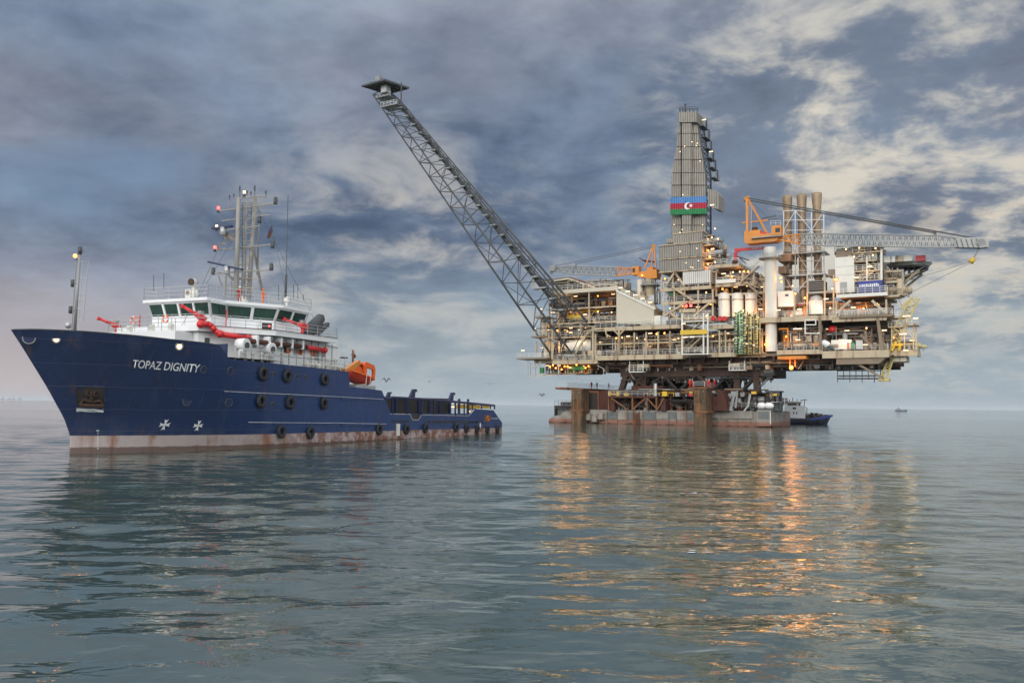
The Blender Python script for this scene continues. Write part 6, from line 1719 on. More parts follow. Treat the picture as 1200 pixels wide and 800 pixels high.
mb.bar(L(766, 288, w - .8), L(766, 288, w + .8), .45, 8); mb.m('redrust').bar(L(753, 305, w), L(767, 307, w), .25, 4); mb.bar(L(749, 302, w), L(757, 307, w), .14, 4); rel(mb, pl_).build('a_frame', cl)
bt2 = [(742, 314.5), (722, 313.5), (672, 311.5), (650, 313)]; bb2 = [(742, 320.5), (722, 323.5), (672, 321.5), (650, 317)]
for i, mb in enumerate(boomgeo(bt2, bb2, w, 2.0, 'orange', 'grey', 1, [4, 16, 6])): rel(mb, pl_).build('boom_section', cl)
mb = MBm('grey'); pbox(mb, 643.5, 311, 650.5, 317.5, w - .8, w + .8); mb.bar(L(646, 317, w), L(646, 321, w), .35, 6); pbox(mb, 671, 308.5, 674, 312, w - .5, w + .5); rel(mb, pl_).build('boom_head', cl)
mb = MBm('dgrey')
for a, b, dw in (((765.5, 288), (651, 311.5), -.5), ((765.5, 290), (673, 309.5), .2)): mb.bar(L(*a, w + dw), L(*b, w + dw), .06, 5)
rel(mb, pl_).build('luffing_rope', cl)
lamp(L(752.5, 322.5, 4.4), 'o')
# red knuckle-boom crane
p0 = L(862, 309, 3.0); kc_ = PE('knuckle_crane', 'small red knuckle boom crane folded flat beside the white pedestal', 'crane', p0)
mb = MBm('red'); q = [L(*t, 3) for t in ((862, 309), (862, 296), (861, 293), (874, 291.5), (896, 290.5))]
mb.bar(q[0], q[1], .4, 6); mb.bar(q[2], q[4], .42, 4); mb.bar(q[1], q[3], .18, 4); rel(mb, p0).build('boom', kc_)
mb = MBm('redrust'); mb.bar(L(862, 300, 3), L(878, 305, 3), .15, 4); mb.bar(L(866, 301, 3), L(874, 309, 3), .12, 4); mb.bar(L(862, 309.2, 3), L(862, 305, 3), .8, 10); rel(mb, p0).build('base', kc_)
mb = MBm('frost'); a, b = L(881, 291.4, 2.55), L(893, 291, 2.55); x_ = a.x
while x_ < b.x: mb.box((x_, 2.56, a.z - .12), (x_ + .2, 2.58, a.z + .15)); x_ += .34
rel(mb, p0).build('boom_lettering', kc_)
# containers
a = rect(1004.5, 328.8, 1034.5, 337.3, .2); c0 = ((a[0] + a[1]) / 2, 1.3, a[3] - 2.6)
a2 = rect(1004.5, 328.8, 1034.5, 337.3, .0)
bc_ = PE('shipping_container', 'long dark blue container standing behind the white rail of the quarters deck', 'container', (c0[0], 1.2, L(1020, 343.5, 0).z))
hwid = (a[1] - a[0]) / 2; zt0 = L(1020, 328.8, 0).z - L(1020, 343.5, 0).z
mb = MBm('blue'); mb.box((-hwid, -1.15, .15), (hwid, 1.15, zt0)); 
k = -hwid + .2
while k < hwid - .2: mb.box((k, -1.2, .3), (k + .16, -1.151, zt0 - .15)); k += .38
mb.build('container_box', bc_)
mb = MBm('navy')
for xx in (-hwid, hwid - .12): mb.box((xx - .02, -1.24, 0), (xx + .14, -1.06, zt0 + .03))
mb.box((-hwid, -1.23, 0), (hwid, -1.1, .18)); mb.build('corner_post', bc_)
mb = MBm('frost'); x_ = -2.0
while x_ < 1.6: w_ = random.uniform(.14, .3); mb.box((x_, -1.235, zt0 * .55), (x_ + w_, -1.205, zt0 * .55 + random.uniform(.35, .6))); x_ += w_ + .12
mb.build('container_lettering', bc_)

# ================================================================== LAMPS OF THE PLATFORM
rn = random.Random(77)
def lampmesh(kind):
    mb = MB()
    if kind in ('t', 'T'):
        k = 1.0 if kind == 't' else 1.5
        mb.m('offwhite').box((-.50 * k, -.10, .0), (.50 * k, .12, .10)); mb.m('lampt').box((-.45 * k, -.12, -.13), (.45 * k, .08, -.002))
    elif kind == 's':
        mb.m('lampt').box((-.12, -.06, -.07), (.12, 0, .07))
    elif kind == 'r':
        mb.m('lampr').ball((0, 0, 0), .32, 8, 6); mb.m('dgrey').box((-.25, .2, -.25), (.25, .5, .25))
    else:
        r_ = {'w': .17, 'o': .21, 'O': .42}[kind]
        mb.m('lampw' if kind == 'w' else 'lampo').ball((0, -.05, 0), r_, 8, 6); mb.m('dgrey').box((-r_, .08, -.1), (r_, .3, r_ + .12))
    return mb
protos = {}
lamps.sort(key=lambda t: {'O': 0, 'T': 1, 'o': 2, 'w': 3, 'r': 1, 't': 4, 's': 9}[t[1]])
rest = MB()
for i, (p, k) in enumerate(lamps):
    if i < 100:
        if k not in protos: protos[k] = lampmesh(k).build('lamp', plat); o = protos[k]
        else: o = protos[k].copy(); COL.objects.link(o)
        o.location = p
    else:
        m_ = lampmesh(k)
        for f, mi in zip(m_.f, m_.mi): rest.m(m_.mats[mi]); rest.f.append([len(rest.v) + q for q in f]); rest.mi.append(rest.cur); rest.sm.append(False)
        rest.v += [tuple(Vector(v) + p) for v in m_.v]
if rest.f: q = rest.build('lamp', plat); q['kind'] = 'stuff'
# the light those lamps throw
def glowlight(p, e, col=(1, .62, .28), r_=1.4):
    d = bpy.data.lights.new('lamp_light', 'POINT'); d.energy = e; d.color = col; d.shadow_soft_size = r_
    o = bpy.data.objects.new('lamp_light', d); COL.objects.link(o); o.parent = plat; o.location = p
for px, py, w_, e, c_ in ((655, 405, 1, 1500, 0), (680, 398, 1, 1500, 0), (676, 368, 3, 1800, 1), (700, 366, 3, 1500, 0), (712, 352, 3, 1200, 1), (660, 352, 3, 1200, 0), (735, 402, 2.5, 1500, 0), (760, 402, 2.5, 1500, 0), (785, 402, 2.5, 1300, 0), (846, 402, 2.5, 1300, 0),
        (863, 362, 1, 1800, 1), (885, 364, 1, 2200, 1), (893, 402, 0, 2000, 1), (868, 322, 5, 2200, 1), (852, 336, 5, 1300, 1), (914, 328, 2, 1800, 1), (943, 350, 0, 1800, 1), (925, 362, 2, 1500, 0), (960, 362, 1.0, 1300, 0), (974, 345, 1, 1300, 1), (935, 398, 1, 1500, 1), (990, 402, .2, 1000, 0), (1015, 400, 1, 1300, 1), (1012, 360, 2.5, 1500, 1), (985, 358, 2.5, 1200, 1),
        (1018, 320, 1.5, 1200, 0), (1008, 296, 2, 1000, 0), (1060, 398, 1, 1000, 0), (665, 430, 1.8, 1800, 1), (684, 431, 1.8, 1500, 1), (800, 345, 4, 900, 1), (795, 362, 4, 900, 0), (829, 295, 3, 1500, 1), (827, 310, 3, 1200, 1), (925, 300, 8, 900, 1), (927, 428, -.6, 2600, 2), (690, 334, 2, 900, 1), (640, 400, 0, 900, 0)):
    glowlight(L(px, py, w_), e * .17, ((1, .66, .34), (1, .42, .11), (1, .36, .09))[c_])
# ================================================================== SUPPORT FRAME UNDER THE TOPSIDES AND THE BARGE
zg = zu - 1.9
mb = MBm('brown')
sa, sb = L(727, 430, 5).x, L(896, 430, 5).x
for w in (5, 14, 24):
    mb.box((sa, w, zg - 2.6), (sb, w + .8, zg - .01))
for px in (729, 752, 778, 806, 835, 866, 893):
    s = L(px, 430, 5).x; mb.box((s, 5.81, zg - 2.4), (s + .7, 23.9, zg - .3))
mb.build('support_girder', plat)
zb = 3.9                                   # top of the barge's working deck
legs = [(722, 735), (752, 756), (861, 866), (889, 886)]
for w in (5.5, 24):
    for pb, pt in legs:
        a, b = L(pb, 458, w), L(pt, 437, w); mb = MBm('brown'); mb.bar((a.x, w, zb), (b.x, w, zg - 1.5), .95 if pb > 730 else .85, 4); mb.build('support_leg', plat)
mb = MBm('dark')  # bracing coloured near-black for the shade under the deck
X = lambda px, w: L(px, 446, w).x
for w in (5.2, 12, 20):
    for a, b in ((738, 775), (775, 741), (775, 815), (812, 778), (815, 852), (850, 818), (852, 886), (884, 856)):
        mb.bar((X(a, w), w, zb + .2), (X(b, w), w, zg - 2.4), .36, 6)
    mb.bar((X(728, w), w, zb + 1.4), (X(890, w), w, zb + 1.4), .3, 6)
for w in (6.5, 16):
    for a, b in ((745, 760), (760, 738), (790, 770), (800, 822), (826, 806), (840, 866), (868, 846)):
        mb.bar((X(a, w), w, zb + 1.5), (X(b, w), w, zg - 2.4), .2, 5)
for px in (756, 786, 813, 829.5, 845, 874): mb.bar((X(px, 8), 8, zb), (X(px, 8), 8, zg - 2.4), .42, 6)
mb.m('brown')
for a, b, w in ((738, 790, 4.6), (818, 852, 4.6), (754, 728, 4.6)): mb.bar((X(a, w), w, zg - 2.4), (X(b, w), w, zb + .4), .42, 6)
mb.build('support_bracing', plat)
mb = MBm('brown'); clutter(mb, X(728, 5), X(893, 5), zg - 4.0, zg - 2.3, 4.5, 10, 60, 111, ['brown', 'dark', 'dgrey', 'brown', 'creamd']); q = mb.build('pipework', plat); q['kind'] = 'stuff'
mb = MBm('dgrey'); mb.bar(L(896, 437, 3), L(907, 436, 3), .8, 6); mb.bar(L(892, 439, 3), L(905, 441, 3), .3, 6); mb.bar(L(904, 438, 3), L(889, 454, 3), .14, 4); mb.bar(L(907, 438, 3), L(892, 453, 3), .14, 4); mb.build('outrigger', plat)
mb = MBm('creamd'); mb.bar(L(735, 431, 1), L(743, 444, 1), .16, 5); mb.build('brace', plat)

barge = empty('transport_barge', PF.o, PF.rz)
tag(barge, 'rust stained cargo barge carrying the platform on two tall pillars', 'barge')
def bpart(name, m, x0, y0, x1, y1, w0, w1):
    mb = MBm(m); pbox(mb, x0, y0, x1, y1, w0, w1); return mb.build(name, barge)
sA, sB = L(668, 490, 3).x, L(903, 490, 1.2).x; zD = L(790, 481, 3).z
def bargemat():
    m = mat('barge_side_paint', (.28, .265, .24), .7, rust=.6, rustcol=(.24, .13, .09), var=.3, rscale=.3)
    nt = m.node_tree; P = nt.nodes['Principled BSDF']; src = P.inputs['Base Color'].links[0].from_socket
    t = nt.nodes.new('ShaderNodeTexCoord'); s = nt.nodes.new('ShaderNodeSeparateXYZ'); nt.links.new(t.outputs['Object'], s.inputs[0])
    n = nt.nodes.new('ShaderNodeTexNoise'); n.inputs['Scale'].default_value = .5; n.inputs['Detail'].default_value = 6; nt.links.new(t.outputs['Object'], n.inputs['Vector'])
    a = nt.nodes.new('ShaderNodeMath'); a.operation = 'ADD'; nt.links.new(s.outputs[2], a.inputs[0]); nt.links.new(n.outputs['Fac'], a.inputs[1])
    mr = nt.nodes.new('ShaderNodeMapRange'); nt.links.new(a.outputs[0], mr.inputs[0]); mr.inputs[1].default_value = 1.75; mr.inputs[2].default_value = 1.25
    mx = nt.nodes.new('ShaderNodeMix'); mx.data_type = 'RGBA'; nt.links.new(mr.outputs[0], mx.inputs[0]); nt.links.new(src, mx.inputs[6]); mx.inputs[7].default_value = (.26, .12, .085, 1)
    mr2 = nt.nodes.new('ShaderNodeMapRange'); nt.links.new(a.outputs[0], mr2.inputs[0]); mr2.inputs[1].default_value = .75; mr2.inputs[2].default_value = .5
    m2 = nt.nodes.new('ShaderNodeMix'); m2.data_type = 'RGBA'; nt.links.new(mr2.outputs[0], m2.inputs[0]); nt.links.new(mx.outputs[2], m2.inputs[6]); m2.inputs[7].default_value = (.06, .035, .025, 1)
    nt.links.new(m2.outputs[2], P.inputs['Base Color'])
    return m
M['bargeside'] = bargemat()
mb = MBm('bargeside')
sL_ = L(646, 492, 3).x
mb.prism([(sL_, -1), (sL_, .6), (sL_ + 2, 1.1), (sA, 1.9), (sA + 2, zD), (sB, zD), (sB, -1)], 1, 3, 19)
mb.build('hull', barge)
mb = MBm('brown'); mb.box((sA + 2, 3.3, zD + .005), (sB - .1, 18.5, zD + .12)); mb.build('deck', barge)
# side panels: dark plated bays, ribs, ladder
random.seed(12)
x_ = 700
while x_ < 880:
    w_ = random.choice((9, 12, 15)); 
    mb = MBm(random.choice(['bargeg', 'bargeg', 'bargeside', 'barge']))
    y0 = random.choice((482.5, 483.5)); pbox(mb, x_, y0, x_ + w_ - 1.5, 490.5 + random.choice((0, 0, 1)), 2.8, 2.99); mb.build('side_plate', barge)
    mb = MBm('creamd'); pbox(mb, x_ + w_ - 1.2, 482, x_ + w_ - .5, 496, 2.7, 2.99); mb.build('side_rib', barge)
    x_ += w_
mb = MBm('rust'); 
for k in range(9): mb.bar(L(742, 484 + k * 1.5, 2.5), L(749, 484 + k * 1.5, 2.5), .12, 4)
mb.bar(L(742, 482, 2.5), L(742, 497, 2.5), .12, 4); mb.bar(L(749, 482, 2.5), L(749, 497, 2.5), .12, 4); mb.build('ladder', barge)
mb = MBm('barge'); pbox(mb, 829, 481, 882, 490, 2.6, 2.99); mb.m('bargeside'); pbox(mb, 887, 470.5 + 10, 903, 499, 1.2, 3.0); mb.m('bargeg'); pbox(mb, 888.5, 482, 900.5, 490, 1.05, 1.19); mb.build('side_casing', barge)
mb = MBm('offwhite')
for px in (902.3,): pbox(mb, px, 481, px + .8, 497, 1.0, 1.19)
mb.build('side_rib', barge)
# the two pillars
for x0, x1, y0, w0 in ((669.5, 681.5, 455.5, -1.0), (813, 827.5, 453.5, -4.0)):
    a = rect(x0, y0, x1, 490, w0); mb = MBm('olive')
    mb.box((a[0], w0, -1), (a[1], w0 + 4, a[3])); zz = a[3]
    mb.m('rust').box((a[0] - .35, w0 - .12, 2.9), (a[1] + .35, w0 + 4.1, 3.3)); mb.box((a[0] - .3, w0 - .1, zz - .3), (a[1] + .3, w0 + 4.1, zz - .01))
    for k in range(5):
        s = a[0] + (a[1] - a[0]) * (k + .5) / 5; mb.m('olive').box((s - .1, w0 - .16, 3.4 if x0 < 700 else 5.2), (s + .1, w0 - .001, zz - 2.4 if x0 < 700 else zz - 1.4))
    mb.m('creamd')
    for s_, z_ in ((.2, .88), (.8, .88), (.25, .7), (.75, .62)): mb.box((a[0] + (a[1] - a[0]) * s_ - .12, w0 - .1, zz * z_), (a[0] + (a[1] - a[0]) * s_ + .12, w0 - .02, zz * z_ + .3))
    mb.build('guide_pillar', barge)
# catwalks running back from the pillars
def catwalk(p0, p1, w0, width):
    z = L(*p0, w0).z; a = PF.atZ(*p0, z); b = PF.atZ(*p1, z)
    mb = MBm('rust'); d = (b - a); d.z = 0; n_ = Vector((-d.y, d.x, 0)).normalized() * width
    mb.add([a, b, b + n_, a + n_, a - Vector((0, 0, .5)), b - Vector((0, 0, .5)), b + n_ - Vector((0, 0, .5)), a + n_ - Vector((0, 0, .5))], [(0, 1, 2, 3), (7, 6, 5, 4), (0, 4, 5, 1), (1, 5, 6, 2), (2, 6, 7, 3), (3, 7, 4, 0)])
    mb.build('catwalk', barge)
    mb = MBm('lgrey'); mb.rail([a + n_ * .02, b + n_ * .02], 1.1, 1.7, .05, 3); mb.rail([a, a + n_], 1.1, 1.7, .05, 3); mb.build('handrail', barge)
    return a, b, z
ca = catwalk((664, 453.7), (742, 457.8), -2, 3.0); cb = catwalk((826, 452.8), (884, 460), -4, 2.5)
# rusty walls of the float-over bays; dark sheets added for the shade behind
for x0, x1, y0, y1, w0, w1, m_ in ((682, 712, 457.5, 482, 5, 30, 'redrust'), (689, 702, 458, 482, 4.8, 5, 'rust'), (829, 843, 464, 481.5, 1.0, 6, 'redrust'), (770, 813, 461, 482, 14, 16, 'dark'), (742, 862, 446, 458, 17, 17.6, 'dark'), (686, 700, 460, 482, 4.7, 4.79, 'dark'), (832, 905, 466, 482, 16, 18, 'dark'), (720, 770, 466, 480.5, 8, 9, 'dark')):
    bpart('bay_wall_and_shade', m_, x0, y0, x1, y1, w0, w1)
mb = MBm('redrust'); pts = [L(*q, .6) for q in ((841, 458), (847, 458), (853.5, 481), (840, 481))]; mb.prism([(p.x, p.z) for p in pts], 1, .6, 4); mb.build('gusset_plate', barge)
# raised working platform between the pillars
a = rect(711.5, 463.8, 770, 466, 1.5); mb = MBm('redrust'); mb.box((a[0], 1.5, a[2]), (a[1], 14, a[3])); mb.build('working_deck', barge)
for px in (713, 741, 758, 769):
    mb = MBm('rust'); pbox(mb, px - .8, 466, px + .8, 481, 1.6, 2.4); mb.build('deck_post', barge)
mb = MBm('redrust'); pbox(mb, 715, 470, 720, 481, 2, 6); pbox(mb, 774, 467, 780, 481, 2, 5); pbox(mb, 740, 452, 776, 457, 4, 16); mb.build('casing', barge)
mb = MBm('rust')
for q in (((716, 466), (736, 480)), ((741, 480), (757, 466)), ((758, 466), (770, 479)), ((770, 480), (778, 467))): mb.bar(L(*q[0], 1.7), L(*q[1], 1.7), .2, 4)
pbox(mb, 712, 456.5, 870, 458.5, 9, 26); pbox(mb, 770, 463, 800, 465, 6, 12); mb.build('deck_bracing', barge)
mb = MBm('yellow'); 
for px0, px1 in ((712.5, 715.5), (722.5, 725.5)): pbox(mb, px0, 458.5, px1, 463.8, 1.8, 2.6)
pbox(mb, 712.5, 461, 725.5, 462.6, 1.9, 2.5); pbox(mb, 731, 460.5, 736.5, 463.8, 2, 3); pbox(mb, 776, 458.5, 781.5, 464, 2, 3); pbox(mb, 808, 458.5, 812, 461, -1, 0); mb.build('sea_fastening', barge)
mb = MBm('red'); pbox(mb, 807, 461, 812, 464, -1, 0); mb.build('hose_box', barge)
mb = MBm('lgrey'); a = L(713, 463.8, 1.6); b = L(769, 463.8, 1.6); mb.rail([a, b], 1.2, 1.5, .05, 3); mb.bar(L(768, 463.8, 1.6), L(768, 449, 1.6), .4, 6); mb.m('offwhite').bar(L(768.5, 456, 1.2), L(768.5, 450, 1.2), .25, 5); mb.build('handrail', barge)
sa, sb = L(714, 463, 2).x, L(868, 463, 2).x
mb = MBm('grey'); clutter(mb, sa, sb, a.z, a.z + 1.7, 3, 12, 100, 121, ['grey', 'brown', 'lgrey', 'dgrey', 'creamd', 'redrust', 'rust', 'yellow']); q = mb.build('deck_gear', barge); q['kind'] = 'stuff'
sa, sb = L(714, 478, 3).x, L(905, 478, 3).x
mb = MBm('grey'); clutter(mb, sa, sb, zD, zD + 4.5, 3.2, 13, 170, 122, ['dgrey', 'brown', 'dark', 'rust', 'redrust', 'brown', 'grey']); q = mb.build('deck_gear', barge); q['kind'] = 'stuff'
sa, sb = L(852, 468, 3).x, L(904, 468, 3).x
mb = MBm('grey'); clutter(mb, sa, sb, zD + 1.5, zD + 4.2, 4, 12, 130, 123, ['dgrey', 'dark', 'brown', 'rust', 'dgrey', 'dark', 'grey']); q = mb.build('deck_gear', barge); q['kind'] = 'stuff'
mb = MBm('dgrey'); sa, sb, z0, z1 = rect(900, 455, 911, 468, 5)
for s in (sa, (sa + sb) / 2, sb): mb.bar((s, 5, zD), (s, 5, z1 - .6), .35, 4); mb.bar((s, 8, zD), (s, 8, z1 - .6), .35, 4)
mb.box((sa - .6, 4.6, z1 - .8), (sb + .6, 8.4, z1 - .5)); mb.m('dark').box((sa, 5.3, z0), (sb, 8, z1 - 1.4)); mb.m('yellow').box((sa - .2, 4.5, z1 - 1.6), (sb, 4.6, z1 - 1.1)); mb.m('lgrey').rail([(sa - .6, 4.6, z1 - .5), (sb + 1.6, 4.6, z1 - .5)], 1.2, 1.3, .05, 3)
mb.bar((sb + 1.6, 4.6, zD + 1), (sb + 1.6, 4.6, z1 + .6), .06, 4); mb.build('winch_tower', barge)
bpart('control_cabin', 'bargeg', 903.5, 471, 911, 481, 4, 9); mb = MBm('lgrey'); pbox(mb, 903.2, 470.5, 911.3, 471.2, 1.5, 6.1); mb.build('cabin_roof', barge)
for px in (892.5, 901.5):
    c = L(px, 475.2, 2); mb = MBm('white'); mb.lathe((c.x - .7, 2, c.z), [(.02, -.25), (.5, -.1), (.72, .25), (.72, 1.1), (.5, 1.5), (.02, 1.7)], 14, 'x'); mb.m('dgrey').box((c.x - .7, 1.5, c.z - 1.3), (c.x + .9, 2.5, c.z - .6)); mb.build('white_float', barge)
mb = MBm('lgrey'); mb.bar(L(879, 461.5, 1), L(876.5, 476, 1), .25, 5); mb.bar(L(876.5, 476, 1), L(872, 481, 1), .2, 5); mb.m('grey').bar(L(860, 463, 0), L(856, 481, 0), .35, 5); mb.bar(L(864, 458, 0), L(862, 478, 0), .22, 5); mb.m('yellow'); pbox(mb, 880.5, 458.5, 886, 461.5, 1, 2); mb.m('brown'); pbox(mb, 878, 456, 898, 457.3, 1, 3); mb.build('deck_davit', barge)
mb = MBm('lgrey'); mb.rail([L(853, 478, 2.6), L(886, 478, 2.6)], 1.2, 1.5, .05, 3); mb.build('handrail', barge)
# the far left end: black railed platform behind the first pillar and pale fender block
mb = MBm('dark'); pbox(mb, 649.5, 475, 669, 478.5, 6, 12); pbox(mb, 649.5, 478.5, 651, 488, 6, 7); mb.m('grey').rail([L(649.5, 475, 6), L(669, 475, 6)], 1.3, 1.2, .06, 3); mb.m('dark'); pbox(mb, 657, 471, 669, 474.8, 7, 10); mb.m('bargeg'); pbox(mb, 651, 478.7, 669, 488, 7, 12); mb.build('stern_platform', barge)
mb = MBm('barge'); c = L(663, 487, 4); mb.ball((c.x, 5.5, c.z - .6), 2.2, 16, 8, .85); mb.m('bargeside'); mb.ball((c.x - 1.6, 5.2, 0.2), 3.4, 16, 8, .5); mb.build('fender_block', barge)
for px, y0 in ((700, 484), (686, 485), (693, 487)):
    mb = MBm('barge'); pbox(mb, px, y0, px + 6, y0 + 7, 1.6, 2.99); mb.build('side_plate', barge)

# ================================================================== PEOPLE
def person(pos, rz, label, suit, group=None, pose='stand', h=1.78, helmet='helmet'):
    root = empty('person', pos, rz); tag(root, label, 'person', group)
    ar = {'stand': [(.20, .02, 1.42), (.27, .03, 1.13), (.25, -.12, .90)], 'hold': [(.20, .02, 1.42), (.26, -.02, 1.15), (.18, -.30, 1.12)], 'face': [(.20, .02, 1.42), (.30, -.10, 1.20), (.12, -.22, 1.52)]}[pose]
    J = [(0, 0, .96), (0, .01, 1.15), (0, .02, 1.38), (0, 0, 1.50), (0, -.01, 1.60), (0, -.01, 1.72)]
    rr = [(.155, .12), (.15, .115), (.165, .12), (.062, .065), (.085, .10), (.075, .085)]
    E = [(0, 1), (1, 2), (2, 3), (3, 4), (4, 5)]
    for sx in (-1, 1):
        b = len(J)
        for (x, y, z), r_ in zip(ar, (.075, .055, .042)): J.append((sx * x, y, z)); rr.append((r_, r_))
        J.append((sx * (ar[2][0] - .01), ar[2][1] - .09, ar[2][2] - (.08 if pose == 'stand' else -.02))); rr.append((.036, .028))
        E += [(2, b), (b, b + 1), (b + 1, b + 2), (b + 2, b + 3)]
        b = len(J); st = .04 * sx
        J += [(sx * .10, 0, .86), (sx * .12, -.02 + st, .48), (sx * .13, .03 + st, .09), (sx * .14, -.12 + st, .045)]; rr += [(.105, .105), (.075, .075), (.055, .055), (.05, .038)]
        E += [(0, b), (b, b + 1), (b + 1, b + 2), (b + 2, b + 3)]
    k = h / 1.78
    me = bpy.data.meshes.new('person_skeleton'); me.from_pydata([(x * k, y * k, z * k) for x, y, z in J], E, [])
    o = bpy.data.objects.new('person_tmp', me); COL.objects.link(o)
    o.modifiers.new('skin', 'SKIN'); sk = me.skin_vertices[0].data if me.skin_vertices else None
    if sk is None:
        bm = bmesh.new(); bm.from_mesh(me); bm.verts.layers.skin.verify(); bm.to_mesh(me); bm.free(); sk = me.skin_vertices[0].data
    for i, r_ in enumerate(rr): sk[i].radius = (r_[0] * k, r_[1] * k)
    sk[0].use_root = True
    ss = o.modifiers.new('sub', 'SUBSURF'); ss.levels = 1; ss.render_levels = 1
    bpy.context.view_layer.update()
    body = bpy.data.meshes.new_from_object(o.evaluated_get(bpy.context.evaluated_depsgraph_get())); bpy.data.objects.remove(o)
    body.materials.clear()
    for n_ in (suit, 'skin', 'dgrey'): body.materials.append(M[n_])
    for p in body.polygons:
        c = p.center / k; p.use_smooth = True
        hand = (abs(c.x) > .1 and ((pose == 'stand' and c.z < .92 and c.y < -.1 and c.z > .7) or (pose == 'hold' and c.y < -.27) or (pose == 'face' and c.y < -.19 and c.z > 1.35)))
        p.material_index = 1 if (c.z > 1.49 or hand) else (2 if c.z < .12 else 0)
    b = bpy.data.objects.new('body', body); COL.objects.link(b); b.parent = root
    mb = MBm(helmet); mb.lathe((0, -.01 * k, 1.66 * k), [(.125 * k, 0), (.115 * k, .05 * k), (.08 * k, .1 * k), (.02 * k, .125 * k)], 14); mb.box((-.07 * k, -.19 * k, 1.655 * k), (.07 * k, -.1 * k, 1.67 * k)); mb.build('helmet', root)
    mb = MBm('skin'); mb.box((-.012, -.125 * k, 1.585 * k), (.012, -.10 * k, 1.615 * k)); mb.m('dgrey').box((-.045, -.108 * k, 1.625 * k), (-.02, -.095 * k, 1.637 * k)); mb.box((.02, -.108 * k, 1.625 * k), (.045, -.095 * k, 1.637 * k)); mb.m('redrust').box((-.025, -.105 * k, 1.555 * k), (.025, -.096 * k, 1.563 * k)); mb.build('face', root)
    mb = MBm('lgrey'); 
    for z_ in (.35, 1.22): mb.lathe((0, 0, z_ * k), [(.001, 0), (.001, .01)], 6)
    return root
def on_roof(px, s):
    return SF.world((s, solve_y(px, s, zR + .9), zR))
person(on_roof(281, 18.2), R(-35), 'person in a dark red coverall beside the foot of the ship mast', 'suitd', 'crew on the bridge roof', 'face')
person(on_roof(308, 20.3), R(80), 'person in a bright red orange coverall and helmet on the bridge roof', 'suito', 'crew on the bridge roof', 'hold', helmet='suito')
def on_cat(px, c, z, f=.3):
    a, b, zz = c; lo_, hi_2 = 0.0, 1.0
    for _ in range(30):
        m_ = (lo_ + hi_2) / 2
        if proj(PF.world(a.lerp(b, m_)))[0] < px: lo_ = m_
        else: hi_2 = m_
    p = a.lerp(b, lo_); return PF.world((p.x, p.y + .8, zz))
gb = 'workers on the barge'
person(on_cat(691.5, ca, 0), R(20), 'left one of two red clad workers on the catwalk behind the barge pillar', 'suit', gb)
person(on_cat(698, ca, 0), R(-40), 'right one of two red clad workers on the catwalk behind the barge pillar', 'suit', gb, 'hold')
person(on_cat(712, ca, 0), R(60), 'red clad worker alone near the middle of the catwalk railing', 'suito', gb)
zp_ = L(820, 453.5, -4).z
for i, (px, dw, lb, ps) in enumerate(((808.5, 1.0, 'red clad worker left of the tall barge pillar top', 'stand'), (811.5, 1.6, 'red clad worker close beside the tall barge pillar top', 'hold'), (827.5, 1.5, 'red clad worker at the right edge of the barge pillar top', 'stand'), (831, 1.0, 'outer worker of the red group right of the pillar top', 'hold'), (837, 1.2, 'pale clad worker right of the red group at the pillar', 'stand'))):
    w_ = -4 + dw; p = L(px, 453, w_)
    person(PF.world((p.x, w_, zp_)), R(40 * i), lb, 'suit' if i < 4 else 'suitd', gb, ps)
mb = MBm('rust'); a = L(806, 454, -4); b = L(813, 454, -4); mb.box((a.x, -4, zp_ - .3), (b.x - .4, 0, zp_ - .002)); mb.build('catwalk', barge)

# ================================================================== TUG BEHIND THE BARGE
tgp = ground(947, CAM_H * 1000 / 18.6)
TF = Frame((tgp.x, tgp.y, 0), (1, -.25, 0)); tug = empty('tug_boat', TF.o, TF.rz)
tag(tug, 'small white and navy tug boat at the right end of the barge', 'tug boat')
def TL(px, py, y=0.0): return TF.atY(px, py, y)
xa, xb = TL(919, 492).x, TL(975, 489).x; n = 18
mb = MBm('navy'); mb.smooth = True; vs = []; fs = []
for i in range(n + 1):
    u = i / n; s = xa + (xb - xa) * u; hw_ = 3.0 * (1 - max(0, (u - .6) / .4) ** 2.2); hw_ = max(hw_, .05); zt = 1.5 + .2 * abs(u - .4) + max(0, u - .6) * 2.2
    so = s - (0 if u < .9 else 0)
    vs += [(s, -hw_, zt), (s - max(0, u - .7) * 5, -hw_ * .8, -.6), (s - max(0, u - .7) * 5, hw_ * .8, -.6), (s, hw_, zt)]
for i in range(n):
    for j in range(3): a = i * 4 + j; fs.append((a, a + 1, a + 5, a + 4))
    fs.append((i * 4, i * 4 + 4, i * 4 + 7, i * 4 + 3))
fs.append((0, 3, 2, 1)); mb.add(vs, fs); mb.build('hull', tug)
mb = MBm('blue'); 
for i in range(9, n):
    a, b = Vector(vs[i * 4]), Vector(vs[(i + 1) * 4]); mb.bar(a + Vector((0, -.03, -.25)), b + Vector((0, -.03, -.25)), .34, 4)
mb.build('rubbing_band', tug)
def tb(name, m, x0, y0, x1, y1, w0, w1, par=tug):
    mb = MBm(m); a = TL(x0, (y0 + y1) / 2, w0); b = TL(x1, (y0 + y1) / 2, w0); z0 = TL((x0 + x1) / 2, y1, w0).z; z1 = TL((x0 + x1) / 2, y0, w0).z
    mb.box((a.x, w0, z0), (b.x, w1, z1)); return mb.build(name, par)
tb('deckhouse', 'white', 920.5, 475.5, 943.5, 490.5, -2.4, 2.4); wh_ = tb('wheelhouse', 'white', 920.5, 470.8, 939, 475.4, -2.1, 2.1); tb('wheelhouse_roof', 'offwhite', 919.5, 470, 940.5, 470.9, -2.5, 2.5)
